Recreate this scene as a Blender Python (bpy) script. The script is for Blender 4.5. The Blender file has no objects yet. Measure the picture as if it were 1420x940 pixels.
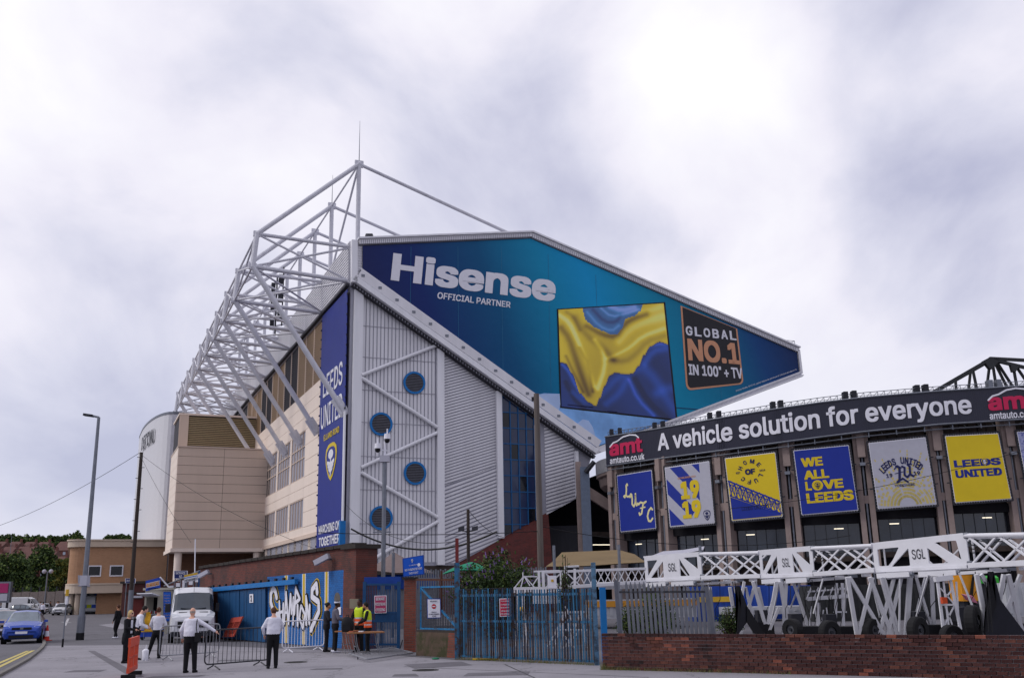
import bpy, bmesh, math, random
from mathutils import Vector, Matrix
random.seed(7)
R = math.radians
scn = bpy.context.scene
COL = scn.collection
# ---------------------------------------------------------------- camera
CAM_H = 2.0
PITCH, ROLL, FPX = 14.35, 1.15, 1360.0
cam_d = bpy.data.cameras.new('camera'); cam = bpy.data.objects.new('camera', cam_d); COL.objects.link(cam)
cam_d.sensor_width = 36; cam_d.lens = 36 * FPX / 1420; cam_d.clip_start = 0.1; cam_d.clip_end = 6000
CM = Matrix.Rotation(R(90 + PITCH), 4, 'X') @ Matrix.Rotation(R(-ROLL), 4, 'Z')
cam.matrix_world = Matrix.Translation((0, 0, CAM_H)) @ CM
scn.camera = cam
C3 = CM.to_3x3(); CP = Vector((0, 0, CAM_H)); C3T = C3.transposed()
# ---------------------------------------------------------------- exposure
scn.view_settings.view_transform = 'Standard'; scn.view_settings.look = 'None'
scn.view_settings.exposure = 0.0; scn.view_settings.gamma = 1.0
scn.render.film_transparent = False
scn.cycles.max_bounces = 6; scn.cycles.diffuse_bounces = 3; scn.cycles.glossy_bounces = 3
scn.cycles.transparent_max_bounces = 8
# ---------------------------------------------------------------- sun + sky
SUN_EL, SUN_AZ = 42, -100
sd = bpy.data.lights.new('sun', 'SUN'); sd.energy = 1.5; sd.angle = R(20); sd.color = (1, .97, .92)
so = bpy.data.objects.new('sun', sd); COL.objects.link(so); so['kind'] = 'structure'
so.rotation_euler = Vector((math.sin(R(SUN_AZ)) * math.cos(R(SUN_EL)), math.cos(R(SUN_AZ)) * math.cos(R(SUN_EL)), math.sin(R(SUN_EL)))).to_track_quat('Z', 'Y').to_euler(); so.location = (0, 0, 60)
W = bpy.data.worlds.new('World'); scn.world = W; W.use_nodes = True
nt = W.node_tree; nt.nodes.clear()
def N(t, **k):
    n = nt.nodes.new(t)
    for a, b in k.items(): setattr(n, a, b)
    return n
def LK(a, b): nt.links.new(a, b)
def vmath(op, a, b=None):
    n = N('ShaderNodeVectorMath', operation=op)
    for i, v in enumerate((a, b)):
        if v is None: continue
        if isinstance(v, tuple): n.inputs[i].default_value = v
        else: LK(v, n.inputs[i])
    return n
def fmath(op, a, b=None, c=None, clamp=False):
    n = N('ShaderNodeMath', operation=op); n.use_clamp = clamp
    for i, v in enumerate((a, b, c)):
        if v is None: continue
        if isinstance(v, (int, float)): n.inputs[i].default_value = v
        else: LK(v, n.inputs[i])
    return n.outputs[0]
tc = N('ShaderNodeTexCoord'); sep = N('ShaderNodeSeparateXYZ'); LK(tc.outputs['Generated'], sep.inputs[0])
sky = N('ShaderNodeTexSky', sky_type='NISHITA'); sky.sun_disc = False
sky.sun_elevation = R(SUN_EL); sky.sun_rotation = R(SUN_AZ)
bg1 = N('ShaderNodeBackground'); bg1.inputs[1].default_value = 0.08; LK(sky.outputs[0], bg1.inputs[0])
# clouds on a flat layer overhead
zz = fmath('ADD', fmath('MAXIMUM', sep.outputs[2], 0.0), 0.34)
cx = fmath('DIVIDE', sep.outputs[0], zz); cy = fmath('DIVIDE', sep.outputs[1], zz)
cmb = N('ShaderNodeCombineXYZ'); LK(fmath('ADD', fmath('MULTIPLY', cx, .5), fmath('MULTIPLY', sep.outputs[0], 1.3)), cmb.inputs[0]); LK(fmath('MULTIPLY', cy, .4), cmb.inputs[1]); LK(fmath('MULTIPLY_ADD', sep.outputs[2], 2.2, 3.1), cmb.inputs[2])
n1 = N('ShaderNodeTexNoise'); n1.inputs['Scale'].default_value = 2.1; n1.inputs['Detail'].default_value = 9; n1.inputs['Roughness'].default_value = .52
n1.inputs['Distortion'].default_value = .25; LK(cmb.outputs[0], n1.inputs['Vector'])
def raydir(x, y): return (C3 @ Vector(((x - 710) / FPX, -(y - 470) / FPX, -1.))).normalized()
def blob(x, y, rad):     # soft brighter / darker cloud bank centred in a sky direction
    d = raydir(x, y)
    nn = vmath('NORMALIZE', tc.outputs['Generated'])
    dt = vmath('DOT_PRODUCT', nn.outputs[0], (d.x, d.y, d.z)).outputs['Value']
    t = fmath('DIVIDE', fmath('SUBTRACT', dt, math.cos(R(rad))), 1 - math.cos(R(rad)), clamp=True)
    return fmath('MULTIPLY', t, t)
acc = n1.outputs[0]
for x, y, rad, a in ((985, 110, 11, .22), (120, 150, 17, .14), (60, 520, 9, .10), (730, 60, 9, -.05), (1380, 250, 10, -.16), (330, 60, 8, -.05),
                     (620, 230, 10, -.02), (1180, 60, 6, -.04), (120, 640, 9, -.10), (220, 330, 10, -.09), (90, 250, 8, -.03), (1250, 420, 10, .05)):
    acc = fmath('ADD', acc, fmath('MULTIPLY', blob(x, y, rad), a))
ramp = N('ShaderNodeValToRGB'); LK(acc, ramp.inputs[0])
el = ramp.color_ramp.elements
el[0].position = .26; el[0].color = (.46, .47, .62, 1)
el[1].position = .78; el[1].color = (.97, .96, .98, 1)
e = el.new(.42); e.color = (.66, .66, .78, 1)
e = el.new(.54); e.color = (.81, .79, .88, 1)
bg2 = N('ShaderNodeBackground'); bg2.inputs[1].default_value = 1.14
# near the horizon the cloud deck is bluer and dimmer
hz_f = fmath('SUBTRACT', 1.0, fmath('MULTIPLY', sep.outputs[2], 3.6), clamp=True)
mxh = N('ShaderNodeMix', data_type='RGBA'); LK(fmath('MULTIPLY', hz_f, .62), mxh.inputs['Factor'])
LK(ramp.outputs[0], mxh.inputs['A']); mxh.inputs['B'].default_value = (.52, .55, .70, 1)
LK(mxh.outputs['Result'], bg2.inputs[0])
mxs = N('ShaderNodeMixShader'); mxs.inputs[0].default_value = .94
LK(bg1.outputs[0], mxs.inputs[1]); LK(bg2.outputs[0], mxs.inputs[2])
wo = N('ShaderNodeOutputWorld'); LK(mxs.outputs[0], wo.inputs[0])

# ---------------------------------------------------------------- measuring helpers
def ray(x, y): return C3 @ Vector(((x - 710) / FPX, -(y - 470) / FPX, -1.))
def proj(P):
    q = C3T @ (Vector(P) - CP); return (710 + FPX * q.x / -q.z, 470 - FPX * q.y / -q.z)
def G(x, y, z=0.0):
    v = ray(x, y); return CP + v * ((z - CAM_H) / v.z)
def atY(x, y, Y):
    v = ray(x, y); return CP + v * (Y / v.y)
def plane(x, y, P0, n):
    v = ray(x, y); return CP + v * ((Vector(P0) - CP).dot(n) / v.dot(n))
def ztop(P, py):
    a = proj((P[0], P[1], 0))[1]; z0, z1 = 0., 5.
    for _ in range(6):
        f0 = proj((P[0], P[1], z0))[1] - py; f1 = proj((P[0], P[1], z1))[1] - py
        if abs(f1 - f0) < 1e-9: break
        z0, z1 = z1, z1 - f1 * (z1 - z0) / (f1 - f0)
    return z1
def xAt(px, Y):     # ground point of depth Y under the picture column px near the horizon
    p = atY(px, 825, Y); return Vector((p.x, p.y, 0))

# ---------------------------------------------------------------- materials
def lin(c):
    return tuple(((v / 12.92) if v <= .04045 else ((v + .055) / 1.055) ** 2.4) for v in c)
def hexc(h): return tuple(int(h[i:i + 2], 16) / 255 for i in (0, 2, 4))
MATS = {}
def mat(name, col, rough=.6, metal=0., var=.12, scale=3., bump=0., bscale=40., spec=.25, streak=0., emit=None, second=None, sfac=.5, sscale=1.):
    """principled with procedural colour variation, optional second worn colour, vertical streaks and fine bump"""
    if name in MATS: return MATS[name]
    m = bpy.data.materials.new(name); m.use_nodes = True; t = m.node_tree; b = t.nodes['Principled BSDF']
    c = lin(hexc(col)) if isinstance(col, str) else col
    b.inputs['Roughness'].default_value = rough; b.inputs['Metallic'].default_value = metal
    b.inputs['Specular IOR Level'].default_value = spec
    tcn = t.nodes.new('ShaderNodeTexCoord')
    oi = t.nodes.new('ShaderNodeObjectInfo')
    ns = t.nodes.new('ShaderNodeTexNoise'); ns.inputs['Scale'].default_value = scale; ns.inputs['Detail'].default_value = 6; ns.inputs['Roughness'].default_value = .62
    mp = t.nodes.new('ShaderNodeMapping'); t.links.new(tcn.outputs['Object'], mp.inputs['Vector'])
    if streak: mp.inputs['Scale'].default_value = (1, 1, .12)
    t.links.new(mp.outputs[0], ns.inputs['Vector'])
    mx = t.nodes.new('ShaderNodeMix'); mx.data_type = 'RGBA'
    mx.inputs['A'].default_value = tuple(v * (1 - var) for v in c) + (1,)
    mx.inputs['B'].default_value = tuple(min(1, v * (1 + var)) for v in c) + (1,)
    cr = t.nodes.new('ShaderNodeMapRange'); cr.inputs[1].default_value = .32; cr.inputs[2].default_value = .68
    t.links.new(ns.outputs[0], cr.inputs[0]); t.links.new(cr.outputs[0], mx.inputs['Factor'])
    out = mx.outputs['Result']
    if second:
        c2 = lin(hexc(second)) if isinstance(second, str) else second
        n2 = t.nodes.new('ShaderNodeTexNoise'); n2.inputs['Scale'].default_value = sscale; n2.inputs['Detail'].default_value = 8; n2.inputs['Roughness'].default_value = .7
        t.links.new(mp.outputs[0], n2.inputs['Vector'])
        r2 = t.nodes.new('ShaderNodeMapRange'); r2.inputs[1].default_value = 1 - sfac - .06; r2.inputs[2].default_value = 1 - sfac + .08
        t.links.new(n2.outputs[0], r2.inputs[0])
        m2 = t.nodes.new('ShaderNodeMix'); m2.data_type = 'RGBA'; t.links.new(r2.outputs[0], m2.inputs['Factor'])
        t.links.new(out, m2.inputs['A']); m2.inputs['B'].default_value = c2 + (1,); out = m2.outputs['Result']
    t.links.new(out, b.inputs['Base Color'])
    if bump:
        nb = t.nodes.new('ShaderNodeTexNoise'); nb.inputs['Scale'].default_value = bscale; nb.inputs['Detail'].default_value = 4
        t.links.new(tcn.outputs['Object'], nb.inputs['Vector'])
        bp = t.nodes.new('ShaderNodeBump'); bp.inputs['Strength'].default_value = bump; bp.inputs['Distance'].default_value = .02
        t.links.new(nb.outputs[0], bp.inputs['Height']); t.links.new(bp.outputs[0], b.inputs['Normal'])
    if emit:
        b.inputs['Emission Color'].default_value = c + (1,); b.inputs['Emission Strength'].default_value = emit
    MATS[name] = m; return m
def glass(name, col, rough=.06, spec=.8, metal=0.):
    return mat(name, col, rough, metal, .25, .35, spec=spec)
def brickmat(name, c1, c2, mortar, ang=0., scale=1., stain=.4, paint=None, bw=.225, bh=.075):
    """running bond brick laid along a wall that points ang degrees from X"""
    if name in MATS: return MATS[name]
    m = bpy.data.materials.new(name); m.use_nodes = True; t = m.node_tree; b = t.nodes['Principled BSDF']
    b.inputs['Roughness'].default_value = .88
    g = t.nodes.new('ShaderNodeTexCoord'); mp = t.nodes.new('ShaderNodeMapping'); mp.inputs['Rotation'].default_value = (0, 0, R(-ang))
    t.links.new(g.outputs['Object'], mp.inputs[0]); sx = t.nodes.new('ShaderNodeSeparateXYZ'); t.links.new(mp.outputs[0], sx.inputs[0])
    cb = t.nodes.new('ShaderNodeCombineXYZ'); t.links.new(sx.outputs[0], cb.inputs[0]); t.links.new(sx.outputs[2], cb.inputs[1])
    bt = t.nodes.new('ShaderNodeTexBrick'); t.links.new(cb.outputs[0], bt.inputs['Vector'])
    bt.inputs['Scale'].default_value = scale; bt.inputs['Brick Width'].default_value = bw; bt.inputs['Row Height'].default_value = bh
    bt.inputs['Mortar Size'].default_value = .010; bt.inputs['Mortar Smooth'].default_value = .3; bt.inputs['Bias'].default_value = -.1
    bt.inputs['Color1'].default_value = lin(hexc(c1)) + (1,); bt.inputs['Color2'].default_value = lin(hexc(c2)) + (1,)
    bt.inputs['Mortar'].default_value = lin(hexc(mortar)) + (1,)
    n = t.nodes.new('ShaderNodeTexNoise'); n.inputs['Scale'].default_value = .9; n.inputs['Detail'].default_value = 8; n.inputs['Roughness'].default_value = .7
    t.links.new(g.outputs['Object'], n.inputs['Vector'])
    rr = t.nodes.new('ShaderNodeMapRange'); rr.inputs[1].default_value = .42; rr.inputs[2].default_value = .68; rr.inputs[3].default_value = 0; rr.inputs[4].default_value = stain
    t.links.new(n.outputs[0], rr.inputs[0])
    mx = t.nodes.new('ShaderNodeMix'); mx.data_type = 'RGBA'; t.links.new(rr.outputs[0], mx.inputs['Factor']); t.links.new(bt.outputs['Color'], mx.inputs['A'])
    mx.inputs['B'].default_value = (.025, .018, .018, 1)
    t.links.new(mx.outputs['Result'], b.inputs['Base Color'])
    bp = t.nodes.new('ShaderNodeBump'); bp.inputs['Strength'].default_value = .5; bp.inputs['Distance'].default_value = .02; bp.invert = True
    t.links.new(bt.outputs['Fac'], bp.inputs['Height']); t.links.new(bp.outputs[0], b.inputs['Normal'])
    MATS[name] = m; return m
def vcolmat(name, rough=.5):
    if name in MATS: return MATS[name]
    m = bpy.data.materials.new(name); m.use_nodes = True; t = m.node_tree; b = t.nodes['Principled BSDF']
    a = t.nodes.new('ShaderNodeAttribute'); a.attribute_name = 'Col'; t.links.new(a.outputs['Color'], b.inputs['Base Color']); b.inputs['Roughness'].default_value = rough
    MATS[name] = m; return m

# ---------------------------------------------------------------- objects
def tag(o, label=None, cat=None, group=None, kind=None):
    if label: o['label'] = label
    if cat: o['category'] = cat
    if group: o['group'] = group
    if kind: o['kind'] = kind
    return o
ORG = {}
def empty(name, loc, label=None, cat=None, group=None, rz=0.):
    o = bpy.data.objects.new(name, None); COL.objects.link(o); o.location = loc; o.rotation_euler.z = rz
    o.empty_display_size = .2; ORG[o.name] = Vector(loc); tag(o, label, cat, group); return o
def org(o):
    return ORG.get(o.name, Vector((0, 0, 0))) if o else Vector((0, 0, 0))
def link(name, me, parent=None, loc=None, kind=None):
    o = bpy.data.objects.new(name, me); COL.objects.link(o)
    if parent: o.parent = parent; ORG[o.name] = org(parent)
    if loc is not None: o.location = loc
    if kind: o['kind'] = kind
    return o
def basis(d):
    d = Vector(d).normalized(); u = Vector((0, 0, 1)) if abs(d.z) < .95 else Vector((1, 0, 0))
    a = d.cross(u).normalized(); b = a.cross(d).normalized(); return a, b
class MB:
    def __init__(s): s.v = []; s.f = []; s.mi = []; s.c = []
    def add(s, vs, fs, mi=0, col=None):
        o = len(s.v); s.v += [tuple(v) for v in vs]
        for f in fs: s.f.append([i + o for i in f]); s.mi.append(mi); s.c.append(col)
        return s
    def box(s, a, b, mi=0):
        x0, y0, z0 = a; x1, y1, z1 = b
        return s.add([(x0, y0, z0), (x1, y0, z0), (x1, y1, z0), (x0, y1, z0), (x0, y0, z1), (x1, y0, z1), (x1, y1, z1), (x0, y1, z1)],
                     [(0, 3, 2, 1), (4, 5, 6, 7), (0, 1, 5, 4), (1, 2, 6, 5), (2, 3, 7, 6), (3, 0, 4, 7)], mi)
    def obox(s, c, ax, ay, az, mi=0):      # centre and three half axis vectors
        c, ax, ay, az = map(Vector, (c, ax, ay, az)); vs = []
        for k in (-1, 1):
            for i, j in ((-1, -1), (1, -1), (1, 1), (-1, 1)): vs.append(c + ax * i + ay * j + az * k)
        return s.add(vs, [(0, 3, 2, 1), (4, 5, 6, 7), (0, 1, 5, 4), (1, 2, 6, 5), (2, 3, 7, 6), (3, 0, 4, 7)], mi)
    def bar(s, a, b, w, h=None, mi=0, up=None):
        a, b = Vector(a), Vector(b); d = b - a; h = w if h is None else h
        if up is None: x, y = basis(d)
        else: x = d.cross(Vector(up)).normalized(); y = x.cross(d).normalized()
        return s.obox((a + b) / 2, x * w / 2, y * h / 2, d / 2, mi)
    def tube(s, a, b, r, r2=None, n=8, mi=0):
        a, b = Vector(a), Vector(b); r2 = r if r2 is None else r2; x, y = basis(b - a); vs = []
        for p, q in ((a, r), (b, r2)):
            for i in range(n):
                t = 2 * math.pi * i / n; vs.append(p + x * math.cos(t) * q + y * math.sin(t) * q)
        fs = [(i, (i + 1) % n, n + (i + 1) % n, n + i) for i in range(n)] + [tuple(range(n))[::-1], tuple(range(n, 2 * n))]
        return s.add(vs, fs, mi)
    def path(s, pts, r, n=6, mi=0):
        for a, b in zip(pts, pts[1:]): s.tube(a, b, r, n=n, mi=mi)
        return s
    def prism(s, poly, ext, mi=0):         # planar polygon extruded by a vector
        n = len(poly); poly = [Vector(p) for p in poly]; e = Vector(ext)
        nrm = Vector((0, 0, 0))
        for i in range(n): nrm += (poly[i] - poly[0]).cross(poly[(i + 1) % n] - poly[0])
        if nrm.dot(e) > 0: poly = poly[::-1]
        vs = poly + [p + e for p in poly]
        return s.add(vs, [tuple(range(n)), tuple(range(2 * n - 1, n - 1, -1))] + [(i, n + i, n + (i + 1) % n, (i + 1) % n) for i in range(n)], mi)
    def ball(s, c, r, seg=10, ring=6, mi=0):
        c = Vector(c); rx, ry, rz = r if isinstance(r, tuple) else (r, r, r); vs = [c + Vector((0, 0, -rz))]
        for j in range(1, ring):
            ph = -math.pi / 2 + math.pi * j / ring
            for i in range(seg):
                t = 2 * math.pi * i / seg; vs.append(c + Vector((rx * math.cos(ph) * math.cos(t), ry * math.cos(ph) * math.sin(t), rz * math.sin(ph))))
        vs.append(c + Vector((0, 0, rz))); fs = []
        for i in range(seg):
            fs.append((0, 1 + (i + 1) % seg, 1 + i)); k = 1 + (ring - 2) * seg; fs.append((len(vs) - 1, k + i, k + (i + 1) % seg))
        for j in range(ring - 2):
            for i in range(seg):
                a = 1 + j * seg; fs.append((a + i, a + (i + 1) % seg, a + seg + (i + 1) % seg, a + seg + i))
        return s.add(vs, fs, mi)
    def rings(s, rs, mi=0, cap=True):      # list of equally long closed rings of points
        n = len(rs[0]); vs = [p for r_ in rs for p in r_]; fs = []
        for k in range(len(rs) - 1):
            for i in range(n): fs.append((k * n + i, k * n + (i + 1) % n, (k + 1) * n + (i + 1) % n, (k + 1) * n + i))
        if cap: fs += [tuple(range(n))[::-1], tuple(range((len(rs) - 1) * n, len(rs) * n))]
        return s.add(vs, fs, mi)
    def mesh(s, name, mats, o=Vector((0, 0, 0)), smooth=False):
        me = bpy.data.meshes.new(name); me.from_pydata([(v[0] - o.x, v[1] - o.y, v[2] - o.z) for v in s.v], [], s.f)
        for m in (mats if isinstance(mats, (list, tuple)) else [mats]): me.materials.append(m)
        if any(s.mi): me.polygons.foreach_set('material_index', s.mi)
        if smooth: me.polygons.foreach_set('use_smooth', [True] * len(s.f))
        if s.c and s.c[0] is not None:
            ca = me.color_attributes.new('Col', 'FLOAT_COLOR', 'CORNER'); d = []
            for f, c in zip(s.f, s.c): d += list(c + (1.,)) * len(f)
            ca.data.foreach_set('color', d)
        me.update(); return me
    def build(s, name, mats, parent=None, kind=None, smooth=False, loc=None):
        if not s.v: return None
        o = org(parent) if parent else (Vector(loc) if loc is not None else Vector((0, 0, 0)))
        ob = link(name, s.mesh(name, mats, o, smooth), parent, None, kind)
        if not parent and loc is not None: ob.location = loc; ORG[ob.name] = Vector(loc)
        return ob
def copy_tree(o, parent=None):
    c = o.copy(); COL.objects.link(c)
    if parent: c.parent = parent
    for ch in o.children: copy_tree(ch, c)
    return c
def clip2(poly, a, b, c):                  # keep a*x+b*y<=c
    out = []
    for i in range(len(poly)):
        p, q = poly[i], poly[(i + 1) % len(poly)]; dp = a * p[0] + b * p[1] - c; dq = a * q[0] + b * q[1] - c
        if dp <= 0: out.append(p)
        if (dp < 0 < dq) or (dq < 0 < dp):
            t = dp / (dp - dq); out.append((p[0] + (q[0] - p[0]) * t, p[1] + (q[1] - p[1]) * t))
    return out
def cliprect(poly, x0, x1, y0, y1):
    for a, b, c in ((1, 0, x1), (-1, 0, -x0), (0, 1, y1), (0, -1, -y0)):
        poly = clip2(poly, a, b, c)
        if len(poly) < 3: return []
    return poly
def clean(poly):
    out = []
    for p in poly:
        if not out or (abs(p[0] - out[-1][0]) + abs(p[1] - out[-1][1])) > 1e-5: out.append(p)
    if len(out) > 1 and abs(out[0][0] - out[-1][0]) + abs(out[0][1] - out[-1][1]) < 1e-5: out.pop()
    return out if len(out) > 2 else []
_TX = {}
try:
    import os
    FNT = bpy.data.fonts.load(os.path.join(bpy.utils.resource_path('LOCAL'), 'datafiles', 'fonts', 'Inter.woff2'))   # the typeface that ships with Blender
except Exception: FNT = None
def textgeo(s, bold):
    k = s
    if k not in _TX:
        cu = bpy.data.curves.new('t', 'FONT'); cu.body = s; FNT and setattr(cu, 'font', FNT); cu.offset = 0.; cu.resolution_u = 3; cu.align_x = 'CENTER'
        ob = bpy.data.objects.new('t', cu); me = bpy.data.meshes.new_from_object(ob)
        vs = [(v.co.x, v.co.y) for v in me.vertices]; fs = [tuple(p.vertices) for p in me.polygons]
        bpy.data.objects.remove(ob); bpy.data.curves.remove(cu); bpy.data.meshes.remove(me); _TX[k] = (vs, fs)
    return _TX[k]
class Surf:
    """a flat printed surface given by its corners TL TR BR BL; s runs right, t runs down"""
    def __init__(s, TL, TR, BR, BL):
        s.q = [Vector(p) for p in (TL, TR, BR, BL)]; s.n = (s.q[1] - s.q[0]).cross(s.q[0] - s.q[3]).normalized()
        if s.n.dot(CP - s.q[0]) < 0: s.n = -s.n
        s.w = ((s.q[1] - s.q[0]).length + (s.q[2] - s.q[3]).length) / 2; s.h = ((s.q[3] - s.q[0]).length + (s.q[2] - s.q[1]).length) / 2
    def p(s, a, t, off=0.):
        q = s.q; return (q[0] * (1 - a) + q[1] * a) * (1 - t) + (q[3] * (1 - a) + q[2] * a) * t + s.n * off
    def face(s, mb, pts, off=0., mi=0, col=None):
        pts = clean(pts)
        if pts:
            vs = [s.p(a, t, off) for a, t in pts]; nr = (vs[1] - vs[0]).cross(vs[2] - vs[0])
            mb.add(vs, [tuple(range(len(vs)))] if nr.dot(s.n) > 0 else [tuple(range(len(vs)))[::-1]], mi, col)
        return mb
    def slab(s, mb, pts, off, th, mi=0):
        return mb.prism([s.p(a, t, off) for a, t in pts], s.n * th, mi)
    def text(s, mb, st, s0, t0, s1, t1, bold=.02, off=.01, mi=0, shear=0.):
        vs, fs = textgeo(st, bold)
        if not vs: return mb
        xs = [v[0] for v in vs]; ys = [v[1] for v in vs]; x0, x1, y0, y1 = min(xs), max(xs), min(ys), max(ys)
        st_ = bold * .9; W0 = x1 - x0; H0 = y1 - y0; x0 -= st_; x1 += st_; y0 -= st_ * .8; y1 += st_ * .8
        sh = [(0, 0)] if bold < .004 else [(0, 0)] + [(st_ * i, st_ * .8 * j) for i, j in ((-1, -1), (-.5, -1), (0, -1), (.5, -1), (1, -1), (1, -.5), (1, 0), (1, .5), (1, 1), (.5, 1), (0, 1), (-.5, 1), (-1, 1), (-1, .5), (-1, 0), (-1, -.5))]
        for q_, (ox, oy) in enumerate(sh):
            P = []
            for x, y in vs:
                b = (y1 - y - oy) / (y1 - y0 + 1e-9); a = (x + ox - x0) / (x1 - x0 + 1e-9)
                P.append(s.p(s0 + (s1 - s0) * a + shear * (1 - b), t0 + (t1 - t0) * b, off + q_ * .0004))
            mb.add(P, fs, mi)
        return mb
    def stroke(s, mb, pts, w, off=.01, mi=0, wmap=None):   # w in metres
        W_, H_ = s.w, s.h
        for k, (a, b) in enumerate(zip(pts, pts[1:])):
            dx, dy = (b[0] - a[0]) * W_, (b[1] - a[1]) * H_; L = math.hypot(dx, dy) or 1e-6; nx, ny = -dy / L * w / 2 / W_, dx / L * w / 2 / H_
            s.face(mb, [(a[0] + nx, a[1] + ny), (b[0] + nx, b[1] + ny), (b[0] - nx, b[1] - ny), (a[0] - nx, a[1] - ny)], off, mi)
        for k, p in enumerate(pts):
            s.face(mb, [(p[0] + math.cos(i * .785) * w / 2 / W_, p[1] + math.sin(i * .785) * w / 2 / H_) for i in range(8)], off + .0006 * (1 + k % 2), mi)
        return mb
def ribbed(mb, P, poly, ang, pitch, depth, duty=.55, mi=0, off=0.):
    """raised ribs (trapezoid) inside a 2D polygon; P maps (u,v,out) to the world"""
    ca, sa = math.cos(ang), math.sin(ang)
    ds = [-sa * x + ca * y for x, y in poly]; k0, k1 = int(min(ds) / pitch) - 1, int(max(ds) / pitch) + 1
    for k in range(k0, k1 + 1):
        c0 = k * pitch; c1 = c0 + pitch * duty
        q = clip2(clip2(poly, sa, -ca, -c0), -sa, ca, c1)
        q = clean(q)
        if len(q) < 3: continue
        lo = [P(x, y, off) for x, y in q]
        mb.prism(lo, P(0, 0, depth) - P(0, 0, 0), mi)
    return mb
# ---------------------------------------------------------------- palette
M = {}
M['white'] = mat('white_paint', 'dedee4', .45, var=.06, scale=1.2, streak=1, second='9a9aa4', sfac=.30, sscale=1.6)
M['clad'] = mat('steel_cladding', 'd0cfd5', .42, .15, var=.07, scale=.8, streak=1, second='b0b0b9', sfac=.34, sscale=1.1)
M['clad2'] = mat('steel_cladding_back', '9999a5', .5, .1, var=.05, scale=.8)
M['tube'] = mat('painted_tube', 'c4c4cd', .4, var=.10, scale=1.5, second='6e6d76', sfac=.30, sscale=2.2)
M['panel'] = mat('precast_panel', 'e2d3c8', .7, var=.04, scale=.5, bump=.1, streak=1, second='cbbcb0', sfac=.32, sscale=.8)
M['tan'] = mat('tan_shaded_panel', 'ccb9ab', .7, var=.04, scale=.5, bump=.1, streak=1, second='b09d90', sfac=.32, sscale=.7)  # shade of the stair block front put into this darker panel colour
M['louv'] = mat('brown_louvre', '8f7860', .6, var=.08)
M['louv2'] = mat('olive_louvre', '9a8a6c', .6, var=.08)
M['dark'] = mat('void_shade', '15141a', .9, var=.2)  # near-black colour standing in for deep shade in recesses and openings
M['soffit'] = mat('soffit', '3a3940', .8)
M['bayg'] = mat('bay_glass', '222a36', .1, var=.5, scale=.35, spec=.6)
M['teal'] = mat('teal_glass', '6f9ba6', .15, var=.15, scale=.3, spec=.7)
M['gl'] = glass('dark_glass', '10141d', .08, .35)
M['glb'] = glass('blue_glass', '1f2c4c', .1, .45)
M['blue'] = mat('blue_paint', '1069ac', .45, var=.1, scale=2)
M['navy'] = mat('banner_navy', '1b2b80', .55, var=.06, scale=.6)
M['navyd'] = mat('print_navy', '191f50', .5, var=.05)
M['yel'] = mat('print_yellow', 'cdb321', .55, var=.05, scale=.7)
M['pw'] = mat('print_white', 'd8d8e2', .55, var=.03)
M['pgrey'] = mat('print_grey', 'a7a7b4', .55, var=.04)
M['black'] = mat('black_print', '0e0e14', .5, var=.1)
M['gold'] = mat('print_gold', 'c89070', .5, var=.05)
M['conc'] = mat('concrete', '8a7b77', .85, var=.12, scale=1.2, bump=.3, bscale=18, second='665a57', sfac=.34, sscale=1.4)
M['concd'] = mat('concrete_dark', '3d3532', .9, var=.15, scale=1.2, bump=.2, second='2b2523', sfac=.45, sscale=2.)
M['steel'] = mat('galvanised', '71757f', .45, .5, var=.12, scale=4)
M['steeld'] = mat('steel_dark', '2b2c33', .5, .3, var=.15)
M['bluegrey'] = mat('blue_grey_steel', '5f6a7c', .5, .1, var=.1)
M['pink'] = mat('print_pink', 'b8214f', .5, var=.05)
M['red'] = mat('print_red', 'b3202c', .5, var=.05)

# ---------------------------------------------------------------- frame of the large stand
Wd = Vector((math.sin(R(-23.5)), math.cos(R(23.5)), 0)); Ud = Vector((Wd.y, -Wd.x, 0))
EO = atY(477.5, 825, 88); EO.z = 0
def E3(u, z, w=0.): return EO + Ud * u + Wd * w + Vector((0, 0, z))
def E2(px, py, w=0.):
    d = plane(px, py, EO + Wd * w, Wd) - EO; return (d.dot(Ud), d.z)
def F(px, py, off=0.): return plane(px, py, EO - Wd * off, Wd)
def S2(px, py):
    d = plane(px, py, EO, Ud) - EO; return (d.dot(Wd), d.z)
def S3(w, z, out=0.): return EO + Wd * w - Ud * out + Vector((0, 0, z))
stand = empty('stadium_stand', EO, 'tall white steel stand with trusses along its side and a blue television advert', 'stadium stand')
LEN = 112.
# roof and seating deck, one long extrusion behind the gable
gab = [E2(*p, -.6) for p in ((488, 334), (737, 323), (1107, 483), (1111, 519), (822, 630), (487, 394))]
MB().prism([E3(u, z, -.6) for u, z in gab], Wd * LEN).build('roof_shell', M['clad2'], stand)
low = [(-.0, 30.2), (24.9, 15.0), (23.2, 10.7), (10.1, 4.3), (0, 4.3)]
MB().prism([E3(u, z, .05) for u, z in low], Wd * 40).build('gable_wall', M['clad2'], stand)
MB().prism([E3(u, z, .02) for u, z in ((0, 4.3), (10.1, 4.3), (10.1, 0), (0, 0))], Wd * 39).build('plinth', M['concd'], stand)
brkE = brickmat('gable_brick', '7b2f2a', '5e2522', '5a4a48', 66.5, stain=.5)
MB().prism([E3(u, z, .0) for u, z in ((8.6, 3.5), (10.1, 4.2), E2(746, 717), E2(760, 710), (20.4, 0), (8.6, 0))], Wd * 2).build('brick_base', brkE, stand)
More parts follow.
